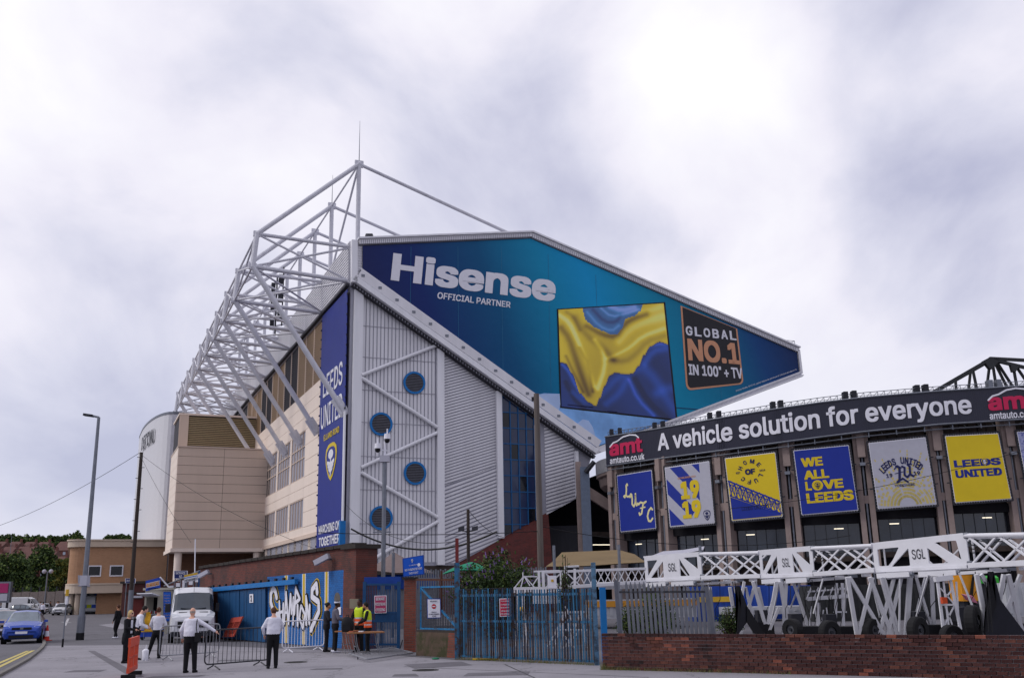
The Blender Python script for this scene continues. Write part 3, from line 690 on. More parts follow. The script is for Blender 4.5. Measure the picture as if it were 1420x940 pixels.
# long blue banner at the corner
bn = empty('stand_banner', S3(5.6, 0, .3), 'long blue vertical club banner hung on the side wall beside the gable corner', 'banner')
B = Surf(S3(10.9, 29.85, .3), S3(.25, 29.7, .3), S3(.0, 6.0, .3), S3(10.5, 6.0, .3))
mb = MB(); B.slab(mb, [(0, 0), (1, 0), (1, 1), (0, 1)], -.05, .05); mb.build('cloth', M['navy'], bn)
mb = MB(); B.text(mb, 'LEEDS', .14, .28, .90, .375, .012, .04); B.text(mb, 'UNITED', .08, .41, .92, .505, .012, .04)
B.text(mb, 'MARCHING ON', .10, .90, .92, .934, .025, .04); B.text(mb, 'TOGETHER', .12, .948, .92, .984, .03, .04); mb.build('lettering', M['pw'], bn)
mb = MB(); B.text(mb, 'ELLAND ROAD', .22, .535, .82, .56, .02, .04); mb.build('lettering', M['yel'], bn)
def crest(S, cx, cy, w, h, parent, o=.04, cols=('yel', 'navy', 'pw')):
    def shield(k): return [(cx + k * w / 2 * x, cy + k * h / 2 * y) for x, y in ((-.55, -.95), (-.2, -1), (.2, -1), (.55, -.95), (.9, -.75), (1, -.4), (.92, .0), (.7, .4), (.35, .8), (0, 1), (-.35, .8), (-.7, .4), (-.92, .0), (-1, -.4), (-.9, -.75))]
    c = MB(); S.face(c, shield(1), o); c.build('crest', M[cols[0]], parent)
    c = MB(); S.face(c, shield(.8), o + .015); c.build('crest_field', M[cols[1]], parent)
    c = MB(); S.face(c, [(cx + w * .22 * math.cos(i * .524), cy - h * .2 + h * .13 * math.sin(i * .524)) for i in range(12)], o + .03)
    for a in (-1, 1):
        for k in range(3): y = cy + h * (.0 + .09 * k); S.stroke(c, [(cx, y + h * .07), (cx + a * w * (.28 - .07 * k), y)], w * S.w * .08, o + .03)
    S.stroke(c, [(cx, cy - h * .05), (cx, cy + h * .34)], w * S.w * .08, o + .032); c.build('crest_emblem', M[cols[2]], parent)
crest(B, .53, .66, .44, .15, bn)
mb = MB()
for k in range(24):
    t = (k + .5) / 24
    for s_ in (-.012, 1.012): p = B.p(s_, t, .02); mb.obox(p, Ud * .05, Wd * .09, Vector((0, 0, .08)))
mb.build('tie', M['steeld'], bn, 'stuff')

# ---------------------------------------------------------------- trusses along the side
PT = {k: E2(*p) for k, p in dict(A=(499, 226), B=(357, 323), C=(351, 368), F=(479, 572), M=(497, 334), G=(711, 324)).items()}
PT['D'] = (0.1, 33.9); PT['E'] = (0, 30.5)
ws = [.3, 11.8] + [11.8 + 8.4 * k for k in range(1, 9)]
def P3(k, w): u, z = PT[k]; return E3(u, z, w)
meshes = {}
for i, w in enumerate(ws):
    tr = link('roof_truss', None, stand)
    members = [('mast', 'M', 'A', .26), ('outrigger_tie', 'A', 'B', .27), ('roof_tie', 'A', 'G', .2), ('post', 'B', 'C', .3), ('upper_boom', 'B', 'D', .2), ('lower_boom', 'C', 'E', .24),
               ('raking_strut', 'C', 'F', .3), ('cross_brace', 'B', 'E', .12), ('cross_brace', 'C', 'D', .13)]
    for nm, a, b_, r_ in members:
        if (nm, a) not in meshes: q = MB(); q.tube(P3(a, 0), P3(b_, 0), r_ * .84, n=10); meshes[(nm, a)] = q.mesh(nm, M['tube'], EO)
        link(nm, meshes[(nm, a)], tr, Wd * w)
    for k, s_ in (('A', .42), ('B', .32), ('C', .36), ('F', 0)):
        if k + 'n' not in meshes:
            q = MB(); p = P3(k, 0)
            if s_: q.obox(p, Ud * s_, Wd * .12, Vector((0, 0, s_ * .8))); q.ball(p, .27, 8, 5)
            else: d = (P3('C', 0) - p).normalized(); q.bar(p - d * .2, p + d * 1.6, .9, .25, up=Wd)
            meshes[k + 'n'] = q.mesh('gusset', M['tube'], EO)
        link('gusset' if s_ else 'foot_shoe', meshes[k + 'n'], tr, Wd * w)
chord = link('longitudinal_bracing', None, stand)
for i, (w0, w1) in enumerate(zip(ws, ws[1:])):
    for nm, a, b_, r_ in (('ridge_tie', 'A', 'A', .12), ('outer_chord', 'B', 'B', .13), ('outer_chord', 'C', 'C', .13), ('outer_diagonal', 'B', 'C', .12), ('outer_diagonal', 'C', 'B', .12),
                          ('plan_brace', 'C', 'E', .12), ('plan_brace', 'E', 'C', .12), ('mast_brace', 'A', 'M', .14)):
        if i > 0 and nm == 'mast_brace': continue
        MB().tube(P3(a, w0), P3(b_, w1), r_ * .8, n=8).build(nm, M['tube'], chord)
for w in ws[:2]:
    a = P3('A', w); MB().tube(a, a + Vector((0, 0, 4.6 if w < 1 else 3.6)), .05, .015, n=5).build('lightning_rod', M['steel'], stand)
# aerials clamped among the trusses
ae = empty('aerial_mast', E3(-3.2, 33, 22), 'dark cluster of mobile phone aerials standing among the roof trusses', 'aerial')
mb = MB(); b0 = E3(-3.2, 28.5, 22); mb.tube(b0 + Vector((0, 0, 2)), b0 + Vector((0, 0, 9)), .09)
mb.tube(b0 + Ud * .7 + Vector((0, 0, 3)), b0 + Ud * .7 + Vector((0, 0, 10)), .08); mb.build('pole', M['steeld'], ae)
for k in range(6):
    p = b0 + Vector((0, 0, 3 + 1.1 * k)) + Ud * (.4 if k % 2 else -.4); MB().obox(p, Ud * .22, Wd * .15, Vector((0, 0, .55))).build('antenna', M['steeld'], ae)
# drum by the mast foot and downpipe at the corner
MB().tube(F(508, 331, .5), F(516, 331, .5), .5, n=12).build('roller', M['steeld'], stand)
MB().tube(S3(-.25, 5, .35), S3(-.05, 18, .35), .12).build('downpipe', M['white'], stand)
MB().obox(S3(-.3, 6.5, .4), Ud * .25, Wd * .25, Vector((0, 0, 1.7))).build('blue_cabinet', M['blue'], stand)
# ---------------------------------------------------------------- curved concrete stand on the right
DT = ((780, 95), (858, 88.6), (906, 85.8), (925, 83.9), (987, 81.2), (1010, 80.0), (1080, 78.2), (1106, 77.6), (1183, 76.3), (1211, 75.8), (1291, 74.8), (1318, 74.4), (1400, 73.8), (1500, 73.2), (1620, 73.0))
def DY(px):
    for (a, b_), (c, d) in zip(DT, DT[1:]):
        if px <= c: return b_ + (d - b_) * (px - a) / (c - a)
    return DT[-1][1]
south = empty('concrete_stand', xAt(1100, 78), 'long curved concrete stand with fins and club posters behind the white machines', 'stadium stand')
class Arc(Surf):
    def __init__(s, nodes, off=0.):          # nodes: (px, ytop, ybottom)
        s.N = []
        for px, yt, yb in nodes:
            Y = DY(px) - off; a = atY(px, yt, Y); b_ = atY(px, yb, Y); b_.x = a.x = (a.x + b_.x) / 2; s.N.append((a, b_))
        L = [0.]
        for (a, _), (c, _) in zip(s.N, s.N[1:]): L.append(L[-1] + (c - a).length)
        s.L = L; s.w = L[-1]; s.h = (s.N[0][0] - s.N[0][1]).length; s.px = [n[0] for n in nodes]
    def s_at(s, px):
        for i in range(len(s.px) - 1):
            if px <= s.px[i + 1]: return (s.L[i] + (s.L[i + 1] - s.L[i]) * (px - s.px[i]) / (s.px[i + 1] - s.px[i])) / s.w
        return 1.
    def p(s, a, t, off=0.):
        d = a * s.w; i = 0
        while i < len(s.L) - 2 and d > s.L[i + 1]: i += 1
        k = (d - s.L[i]) / (s.L[i + 1] - s.L[i]); T = s.N[i][0].lerp(s.N[i + 1][0], k); Bm = s.N[i][1].lerp(s.N[i + 1][1], k)
        n = (s.N[i + 1][0] - s.N[i][0]).cross(Vector((0, 0, 1))).normalized()
        if n.dot(CP - T) < 0: n = -n
        s.n = n; return T.lerp(Bm, t) + n * off
fascia = Arc([(840, 606.5, 645.5), (906, 596.5, 636), (1000, 580.5, 623.5), (1080, 567.5, 612.5), (1140, 559, 604.5), (1200, 552, 597), (1300, 543.5, 587.5), (1420, 536, 580), (1520, 531.5, 575), (1610, 529, 572)], 1.0)
sg = empty('fascia_sign', fascia.p(.3, 1), 'long charcoal car dealer sign with white lettering along the roof edge of the curved stand', 'sign')
mat('sign_charcoal', '2c2d3c', .35, var=.08, scale=.4)
mb = MB(); K = 48
for k in range(K):
    a, b_ = k / K, (k + 1) / K
    q = [fascia.p(a, 0), fascia.p(b_ - 1e-6, 0), fascia.p(b_ - 1e-6, 1), fascia.p(a, 1)]; n = fascia.n
    mb.prism(q, -n * .3)
mb.build('sign_board', MATS['sign_charcoal'], sg)
mb = MB()
for k in range(K * 6):
    a = (k + .5) / K / 6; p, q = fascia.p(a, .01, .0), fascia.p(a, .99, .0); mb.bar(p, q, .03, .02, up=fascia.n)
mb.build('sheet_rib', MATS['sign_charcoal'], sg, 'stuff')
for t in (-.02, 1.02):
    mb = MB()
    for k in range(K): mb.tube(fascia.p(k / K, t, .03), fascia.p((k + 1) / K - 1e-6, t, .03), .07, n=5)
    mb.build('sign_frame', M['steel'], sg)
sa = fascia.s_at
mb = MB(); fascia.text(mb, 'A vehicle solution for everyone', sa(913), .14, sa(1347), .90, .022, .06); mb.build('lettering', M['pw'], sg)
for x0, x1, ok in ((846, 893, 1), (1370, 1436, 1)):
    mb = MB(); fascia.text(mb, 'amt', sa(x0), .20, sa(x1 - 1), .70, .035, .06); mb.build('lettering', M['pink'], sg)
    mb = MB(); fascia.text(mb, 'amtauto.co.uk', sa(x0), .75, sa(x1 + 1), .97, .02, .06)
    d = sa(x1) - sa(x0); c = sa(x0)
    fascia.stroke(mb, [(c + d * x, y) for x, y in ((.02, .36), (.12, .24), (.25, .20), (.42, .08), (.62, .04), (.80, .08), (.88, .18))], .13, .07)
    mb.build('car_emblem', M['pw'], sg)
# ---- bays
def gp(px, py, Y): return atY(px, py, Y)
BAY = [  # TL TR BR BL pixels of every poster
    ((855.7, 659.6), (903.3, 651.9), (909.4, 731.9), (860.8, 737)),
    ((922, 648.5), (983, 639.5), (990.6, 724.6), (929.4, 730.2)),
    ((1005.4, 635.6), (1074.7, 627.3), (1085, 715.4), (1015.3, 721.7)),
    ((1100.5, 624.8), (1176.5, 617.4), (1190, 706.8), (1112, 713.5)),
    ((1204.6, 614.5), (1283, 606.5), (1298.4, 698.8), (1217.9, 705)),
    ((1310.7, 604.8), (1383.9, 600.9), (1402.3, 691.1), (1324.8, 696.7)),
    ((1410.5, 599), (1489, 595), (1508, 685), (1428, 690))]
def col2(px): p = atY(px, 715, DY(px)); return Vector((p.x, p.y, 0))
cen = Vector((40, 130, 0))
ends = [(838, 838 + 6)]
gaps = [(843, 861)] + [(BAY[i][2][0], BAY[i + 1][3][0]) for i in range(6)] + [(1508, 1532)]
zt = 11.8
fin_b = {}
for gi, (a, b_) in enumerate(gaps):
    A, Bq = col2(a), col2(b_); d = (Bq - A).normalized(); n = Vector((d.y, -d.x, 0))
    if n.dot(-A) < 0: n = -n
    for f in (.24, .76):
        c = A.lerp(Bq, f); hz_ = fascia.p(min(.999, sa(min(1600, (a + b_) / 2))), 1).z + .1
        MB().obox(c - n * .35 + Vector((0, 0, hz_ / 2)), d * .2, n * .45, Vector((0, 0, hz_ / 2))).build('fin', M['conc'], south)
    c = A.lerp(Bq, .5); MB().obox(c + n * .05 + Vector((0, 0, hz_ - 1.1)), d * .28, n * .3, Vector((0, 0, .95))).build('corbel', M['conc'], south)
    MB().obox(c - n * .2 + Vector((0, 0, 8.2)), d * .35, n * .2, Vector((0, 0, .3))).build('corbel', M['conc'], south)
    MB().tube(c - n * .1, c - n * .1 + Vector((0, 0, hz_ - 1.6)), .09).build('downpipe', M['steel'], south)
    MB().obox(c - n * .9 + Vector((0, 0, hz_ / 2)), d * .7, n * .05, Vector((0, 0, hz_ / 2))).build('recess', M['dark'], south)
    fin_b[gi] = (A, Bq, d, n)
    # bulkhead lamp on the fin
    MB().obox(c + n * .35 + Vector((0, 0, hz_ - 2.6)), d * .2, n * .2, Vector((0, 0, .12))).build('bulkhead_lamp', M['steel'], south)
for i, q in enumerate(BAY):
    A = fin_b[i][1]; Bq = fin_b[i + 1][0]; d = (Bq - A).normalized(); n = Vector((d.y, -d.x, 0)); L = (Bq - A).length
    if n.dot(-A) < 0: n = -n
    zb = atY(q[3][0], q[3][1], DY(q[3][0])).z; zf = fascia.p(sa(min(1600, q[0][0])), 1).z
    def bx(nm, s0, s1, z0, z1, o0, o1, m, kind=None): return MB().prism([A + d * s0 * L - n * o0 + Vector((0, 0, z0)), A + d * s1 * L - n * o0 + Vector((0, 0, z0)), A + d * s1 * L - n * o0 + Vector((0, 0, z1)), A + d * s0 * L - n * o0 + Vector((0, 0, z1))], n * (o0 - o1)).build(nm, m, south, kind)
    bx('spandrel', -.05, 1.05, zb - .1, zf + .5, 1.2, .9, M['concd'])
    for k in range(6):       # board marks of the dark spandrel above the poster
        bx('spandrel_board', k / 6 + .01, (k + 1) / 6 - .01, zf - .9, zf + .2, .9, .8 - (k % 2) * .05, M['concd'])
    bx('gap_shade', -.05, 1.05, zb - .75, zb - .12, 1.2, .5, M['dark'])  # near-black strip paints the shaded gap below the poster
    npn = 5 if i > 0 else 4
    for k in range(npn): bx('pane', (k + .02) / npn, (k + .98) / npn, zb - 3.2, zb - .75, .95, .92 + .01 * random.random(), M['bayg'])
    for k in range(npn + 1): bx('mullion', (k - .01) / npn, (k + .01) / npn, zb - 3.2, zb - .75, .95, .85, M['steeld'])
    if i in (0, 1, 2, 3, 4, 5): bx('strip_light', .55 if i % 2 else .2, .55 + .17 if i % 2 else .37, zb - 1.15, zb - 1.08, .93, .86, mat('lit_tube', 'fff3d8', .5, emit=1.2, var=0))
    bx('sill', -.05, 1.05, zb - 3.6, zb - 3.2, 1.2, .6, M['concd'])
    bx('lower_wall', -.05, 1.05, 0, zb - 3.6, 1.4, 1.2, M['concd'])
# body behind and roof
mb = MB(); pts = [fascia.p(k / 24 * .9999, 1, -1.3) for k in range(25)]
for a, b_ in zip(pts, pts[1:]):
    z = a.z + 1.6; back = Vector((0, 22, 0)); mb.prism([Vector((a.x, a.y, z)), Vector((b_.x, b_.y, z)), Vector((b_.x, b_.y + 22, z)), Vector((a.x, a.y + 22, z))], Vector((0, 0, .3)))
mb.build('roof', M['concd'], south)
mb = MB()
for a, b_ in zip(pts, pts[1:]): mb.prism([Vector((a.x, a.y + .6, 0)), Vector((b_.x, b_.y + .6, 0)), Vector((b_.x, b_.y + .6, a.z + 1.6)), Vector((a.x, a.y + .6, a.z + 1.6))], Vector((0, .3, 0)))
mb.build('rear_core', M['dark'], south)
# scaffold rail below the sign and handrail above it
mb = MB(); KK = 90
for k in range(KK):
    a, b_ = k / KK, (k + 1) / KK - 1e-6
    mb.tube(fascia.p(a, 1.16, -.1), fascia.p(b_, 1.16, -.1), .05, n=5); mb.tube(fascia.p(a, -.2, -.4), fascia.p(b_, -.2, -.4), .03, n=5)
    mb.tube(fascia.p(a, -.11, -.4), fascia.p(b_, -.11, -.4), .02, n=4); mb.tube(fascia.p(a, -.0, -.4), fascia.p(b_, -.2, -.4), .018, n=4); mb.tube(fascia.p(a, .0, -.4), fascia.p(a, -.2, -.4), .025, n=4)
    if k % 4 == 0: mb.tube(fascia.p(a, 1.0, -.1), fascia.p(a, 1.2, -.1), .05, n=5)
    if k % 2 == 0: mb.tube(fascia.p(a, 1.05, -.8), fascia.p(a, 1.16, -.1), .03, n=4)
mb.build('roof_railing', M['steel'], south, 'stuff')
# roof edge lights
for j, (px, py) in enumerate(((850, 601), (910, 585), (988, 570), (1078, 557), (1181, 547), (1282, 539), (1385, 529))):
    t_ = empty('floodlight', fascia.p(sa(px), 0, -.6), ('pair of dark flood lamps at the far left end of the curved roof edge', 'pair of flood lamps above the start of the white sign lettering',
        'pair of flood lamps on the roof edge just right of the television picture', 'pair of flood lamps on the curved roof edge under the pointed roof tip', 'pair of flood lamps on the curved roof edge right of the roof tip',
        'pair of flood lamps on the curved roof edge just left of the dark roof girder', 'pair of pale flood lamps on the roof edge below the girder peak')[j], 'floodlight', 'flood lamps along the curved roof edge')
    for s_ in (-1, 1):
        p = fascia.p(sa(px + s_ * 6.), -.18, -.5); MB().obox(p, Vector((.17, 0, 0)), Vector((0, .3, 0)), Vector((0, 0, .28))).build('lamp_head', M['steeld'] if j < 6 else M['steel'], t_)
        q = fascia.p(sa(px + s_ * 6.), .05, -.5); MB().bar(q, p, .12).build('bracket', M['steeld'], t_)
# ---- posters
def poster(i, name, label):
    q = BAY[i]; S = Surf(*[atY(p[0], p[1], DY(q[3][0] if k in (0, 3) else q[2][0]) - .5) for k, p in enumerate(q)])
    root = empty('club_poster', S.p(.5, 1), label, 'poster', 'club posters on the curved stand')
    mb = MB()
    for a, b_ in (((-.03, -.03), (1.03, -.03)), ((1.03, -.03), (1.03, 1.03)), ((1.03, 1.03), (-.03, 1.03)), ((-.03, 1.03), (-.03, -.03))): mb.bar(S.p(*a, -.05), S.p(*b_, -.05), .09, .09, up=S.n)
    for t in (.3, .7):
        for s_ in (-.09, 1.03): mb.bar(S.p(s_, t, -.1), S.p(s_ + .06, t, -.1), .08, .08, up=S.n)
    mb.build('frame', M['steeld'], root)
    mb = MB(); S.slab(mb, [(-.004, -.004), (1.004, -.004), (1.004, 1.004), (-.004, 1.004)], -.03, .03); mb.build('hem', M['pw'], root)
    mb = MB()
    for k in range(22):
        for (a, b_) in (((-.03), (k + .5) / 22), ((1.03), (k + .5) / 22)): mb.bar(S.p(a, b_, -.02), S.p(0 if a < 0 else 1, b_, -.02), .018, .01, up=S.n)
        for t0, t1 in ((-.03, 0), (1, 1.03)): mb.bar(S.p((k + .5) / 22, t0, -.02), S.p((k + .5) / 22, t1, -.02), .018, .01, up=S.n)
    mb.build('lacing', M['pw'], root, 'stuff')
    return S, root
def base(S, root, m): mb = MB(); S.slab(mb, [(.006, .005), (.994, .005), (.994, .995), (.006, .995)], .01, .01); mb.build('sheet', m, root)
yel = M['yel']; cream = mat('print_cream', 'd8cf9a', .5, var=.03); blu = mat('print_blue', '192d8a', .5, var=.05, scale=1)
S, r = poster(0, '', 'narrow blue poster with cream script letters LUFC stepping down to the right'); base(S, r, blu)
for ch, cx, cy, pts in (('L', .28, .29, [(.12, -.8), (.02, -1), (-.2, -.8), (-.25, 0), (-.4, .7), (-.8, 1), (-.95, .8), (-.6, .7), (0, .95), (.6, .9), (.8, .6)]),
                    ('U', .45, .47, [(-.9, -.5), (-.5, -.9), (-.4, -.2), (-.5, .6), (-.1, 1), (.3, .5), (.5, -.9), (.4, .4), (.6, .9), (.95, .6)]),
                    ('F', .68, .63, [(-.9, -.6), (-.4, -.9), (.3, -.7), (.95, -.9), (.2, -.6), (-.05, .1), (-.3, .8), (-.8, 1), (-.9, .7)]),
                    ('C', .87, .76, [(.7, -.7), (.4, -1), (-.2, -.6), (-.6, .2), (-.4, .9), (.1, 1), (.6, .6)])):
    mb = MB(); S.stroke(mb, [(cx + x * .115, cy + y * .115) for x, y in pts], .17, .03)
    if ch == 'F': S.stroke(mb, [(cx - .06, cy + .0), (cx + .07, cy - .01)], .12, .03)
    mb.build('lettering', cream, r)
S, r = poster(1, '', 'grey poster with blue diagonal bars and large yellow figures 1919 stacked'); base(S, r, M['pgrey'])
mb = MB(); R0 = lambda p: cliprect(p, .016, .984, .014, .986)
for pts in ([(.1, .03), (.36, .03), (1.02, .78), (.8, .82), (.80, .58)], [(-.1, .18), (.02, .2), (.60, .78), (.50, .90), (.37, .78), (-.1, .38)], [(-.1, .62), (.02, .66), (.36, 1.02), (-.1, 1.02)], [(.58, -.02), (.76, -.02), (.76, .15)]):
    pass
for pts in ([(.10, .0), (.36, .0), (.73, .38), (.73, .62)], [(.0, .18), (.0, .44), (.50, .88), (.62, .76)], [(.0, .68), (.0, 1.), (.36, 1.)], [(.60, .0), (.78, .0), (.78, .17)]): S.face(mb, R0(pts), .024)
mb.build('diagonal_bars', blu, r)
mb = MB(); S.text(mb, '19', .32, .27, .74, .57, .05, .04); mb.build('lettering', yel, r); mb = MB(); S.text(mb, '19', .32, .60, .74, .89, .05, .04); mb.build('lettering', yel, r)
mb = MB(); S.text(mb, 'ESTABLISHED 1919', .28, .195, .68, .225, .02, .04); mb.build('lettering', M['gold'], r); crest(S, .86, .87, .16, .17, r, .03, ('navyd', 'pgrey', 'navyd'))
S, r = poster(2, '', 'yellow poster with circular HOME OF LUFC wording above a blue roof girder drawing'); base(S, r, yel)
mb = MB()
S.face(mb, R0([(0, .62), (1, .97), (1, 1), (0, 1)]), .024)
top_ = lambda x: .36 + x * .42; bt_ = lambda x: .60 + x * .36
for k in range(9):
    x0, x1 = .02 + k * .108, .02 + (k + 1) * .108
    S.stroke(mb, [(x0, top_(x0)), (x1, bt_(x1))], .07, .03); S.stroke(mb, [(x0, bt_(x0)), (x1, top_(x1))], .07, .031); S.stroke(mb, [(x0, top_(x0)), (x0 + .03, bt_(x0))], .08, .033)
    S.stroke(mb, [(x0 + .05, top_(x0) - .0), (x0 + .1, bt_(x0 + .1) - .06)], .04, .034)
S.stroke(mb, [(.02, top_(.02)), (.97, top_(.97))], .12, .035); S.stroke(mb, [(.02, top_(.02) + .05), (.97, top_(.97) + .05)], .06, .036); S.stroke(mb, [(.02, bt_(.02)), (.97, bt_(.97))], .1, .037)
mb.build('girder_drawing', blu, r)
mb = MB(); S.text(mb, 'LEEDS UNITED', .22, .80, .75, .86, .02, .03, shear=0); mb.build('faint_lettering', M['navyd'], r)
mb = MB(); cx, cy, rx, ry = .48, .255, .215, .165
for word, a0, a1_, fl in (('HOME', 205, 325, 1), ('LUFC', 30, 140, 1)):
    for k, ch in enumerate(word):
        a = R(a0 + (a1_ - a0) * k / 3); c = S.p(cx + rx * math.cos(a), cy + ry * math.sin(a)); Xs = (S.p(1, .5) - S.p(0, .5)).normalized(); Ds = (S.p(.5, 1) - S.p(.5, 0)).normalized(); out = Xs * math.cos(a) + Ds * math.sin(a); tx = Xs * -math.sin(a) + Ds * math.cos(a)
        h = .17; hw_ = .17 if ch == 'M' else .13; q = Surf(c + out * h - tx * hw_, c + out * h + tx * hw_, c - out * h + tx * hw_, c - out * h - tx * hw_); q.text(mb, ch, 0, 0, 1, 1, .03, .04)
S.text(mb, 'OF', .37, .21, .57, .30, .05, .04); S.text(mb, 'EST', .19, .24, .27, .27, .03, .04); S.text(mb, '1919', .66, .24, .77, .27, .03, .04); mb.build('lettering', M['navyd'], r)
S, r = poster(3, '', 'blue poster reading WE ALL LOVE LEEDS in big yellow capitals'); base(S, r, blu)
for tx, a, b_, c, d in (('WE', .11, .13, .50, .27), ('ALL', .13, .33, .58, .47), ('L', .13, .50, .24, .64), ('VE', .45, .50, .81, .64), ('LEEDS', .12, .68, .96, .84)): mb = MB(); S.text(mb, tx, a, b_, c, d, .045, .03); mb.build('lettering', yel, r)
mb = MB()
S.face(mb, [(.35 + .10 * math.cos(i * .393), .57 + .08 * math.sin(i * .393)) for i in range(16)], .03); mb.build('lettering', yel, r); crest(S, .35, .575, .10, .10, r, .045, ('navyd', 'yel', 'navyd'))
S, r = poster(4, '', 'pale grey poster with yellow sunburst and arched LEEDS UNITED wording over gothic initials'); base(S, r, M['pgrey'])
mb = MB()
for k in range(23):
    a = R(-172 + k * 7.5)
    for j in range(14):
        r0 = .14 + j * .055; ww = .006 + .014 * (1 - abs(j - 4) / 12.); 
        if random.random() < .05 + j * .04: continue
        c = (.52 + r0 * 1.05 * math.cos(a), 1.0 + r0 * .95 * math.sin(a)); e_ = (.52 + (r0 + .04) * 1.05 * math.cos(a), 1.0 + (r0 + .04) * .95 * math.sin(a)); n_ = (-math.sin(a) * ww, math.cos(a) * ww)
        S.face(mb, cliprect([(c[0] + n_[0], c[1] + n_[1]), (e_[0] + n_[0] * 1.2, e_[1] + n_[1] * 1.2), (e_[0] - n_[0] * 1.2, e_[1] - n_[1] * 1.2), (c[0] - n_[0], c[1] - n_[1])], .02, .98, .02, .98), .024)
mb.build('sunburst', mat('print_pale_yellow', 'b5a668', .55), r, 'stuff')
mb = MB()
w_ = 'LEEDS UNITED'
for k, ch in enumerate(w_):
    if ch == ' ': continue
    a = R(-157 + 134 * k / 11); c = S.p(.5 + .36 * math.cos(a), .48 + .20 * math.sin(a) + .03); X = (S.p(1, .5) - S.p(0, .5)).normalized(); Yv = (S.p(.5, 0) - S.p(.5, 1)).normalized()
    th = (a + math.pi / 2) * .55; tx = X * math.cos(th) - Yv * math.sin(th); up = X * math.sin(th) + Yv * math.cos(th)
    q = Surf(c + up * .26 - tx * .13, c + up * .26 + tx * .13, c - up * .26 + tx * .13, c - up * .26 - tx * .13); q.text(mb, ch, 0, 0, 1, 1, .03, .04)
S.text(mb, '19', .22, .49, .33, .55, .03, .04); S.text(mb, '19', .70, .49, .81, .55, .03, .04); S.text(mb, 'YORKSHIRE', .34, .66, .69, .70, .01, .04)
S.stroke(mb, [(.42, .39), (.47, .41), (.46, .5), (.44, .6), (.40, .63)], .18, .04); S.stroke(mb, [(.40, .63), (.5, .58), (.58, .64)], .14, .041); S.stroke(mb, [(.38, .43), (.44, .38), (.5, .42)], .09, .043); S.stroke(mb, [(.38, .50), (.52, .48)], .06, .043)
S.stroke(mb, [(.52, .40), (.56, .42), (.54, .53), (.58, .57), (.63, .53)], .15, .042); S.stroke(mb, [(.62, .38), (.65, .41), (.64, .53), (.69, .56)], .16, .044); mb.build('lettering', M['navyd'], r)
S, r = poster(5, '', 'plain yellow poster with LEEDS UNITED in wide blue capitals across the middle'); base(S, r, yel)
mb = MB(); S.text(mb, 'LEEDS', .08, .37, .94, .48, .045, .03); mb.build('lettering', M['navy'], r); mb = MB(); S.text(mb, 'UNITED', .08, .52, .93, .64, .045, .03); mb.build('lettering', M['navy'], r); crest(S, .645, .425, .11, .10, r, .045, ('yel', 'navyd', 'pw'))
S, r = poster(6, '', 'speckled blue and white poster at the right edge'); base(S, r, mat('speckle_print', '8f93b8', .5, var=.3, scale=9, second='3b4290', sfac=.45, sscale=5))
# ---- the dark opening and blue-grey post where the two stands meet
gapz = empty('link_walkway', xAt(815, 92), 'dark link between the two stands with rounded concrete walkway and blue-grey post', 'walkway')
def slabY(nm, pts, Y, th, m, root, kind=None): return MB().prism([atY(x, y, Y) for x, y in pts], Vector((0, th, 0))).build(nm, m, root, kind)
def dropY(nm, x0, x1, yt, Y, th, m, root):
    a, b_ = atY(x0, yt, Y), atY(x1, yt, Y); return MB().box((a.x, Y, 0), (b_.x, Y + th, a.z)).build(nm, m, root)
slabY('shade_backing', ((745, 690), (875, 640), (875, 832), (745, 832)), 108, .5, M['dark'], gapz)  # dark sheet standing in for the shaded interior
dropY('grey_wall', 757, 800, 729, 101, .4, mat('grey_sheet_wall', '4b4c54', .7, var=.1, streak=1), gapz)
dropY('concrete_column', 798, 805, 640, 91.5, .6, M['conc'], gapz); dropY('blue_grey_post', 804.5, 817, 647, 90.3, .5, M['bluegrey'], gapz)
mb = MB(); rs = []
for z0 in (0, 1):
    pass
prof = [(632, .0), (655, .0), (657, .25), (668, .4), (674, .9), (674, 3.)]
P0_, P1_ = atY(812, 650, 95), atY(847, 640, 91); nn_ = (P1_ - P0_).normalized(); no_ = Vector((nn_.y, -nn_.x, 0)).normalized()
no_ = -no_ if no_.dot(-P0_) < 0 else no_
for f in (0, .25, .5, .75, 1):
    Pm = P0_.lerp(P1_, f) - no_ * (1.2 * (1 - f) ** 2); rs.append([Vector((Pm.x, Pm.y, 0)) - no_ * o + Vector((0, 0, atY(830, y, 90).z)) for y, o in prof] + [Vector((Pm.x, Pm.y, atY(830, 632, 90).z)) - no_ * 3.])
mb.rings(rs, mi=0); o_ = mb.build('walkway_ring', M['conc'], gapz)
mb = MB(); mb.rings([[v for v in (r_[0] + no_ * .06, r_[1] + no_ * .06 + Vector((0, 0, .25)), r_[1] - no_ * .1 + Vector((0, 0, .25)), r_[0] - no_ * .1)] for r_ in rs]); mb.build('metal_band', mat('pale_band', '9b9b9f', .5, .2, var=.1), gapz)
MB().bar(atY(812, 680, 92), atY(852, 706, 92), .8, .9).build('raking_beam', M['conc'], gapz)
MB().bar(atY(814, 740, 96), atY(856, 741, 96), .5, .45).build('beam', M['concd'], gapz)
mb = MB(); mb.bar(atY(822, 755, 100), atY(846, 755, 100), .08); mb.bar(atY(880, 750, 92), atY(895, 749.5, 92), .08); mb.build('strip_light', MATS['lit_tube'], gapz)
MB().tube(atY(812, 655, 90), atY(824, 640, 90), .22).build('downpipe', M['steeld'], gapz)
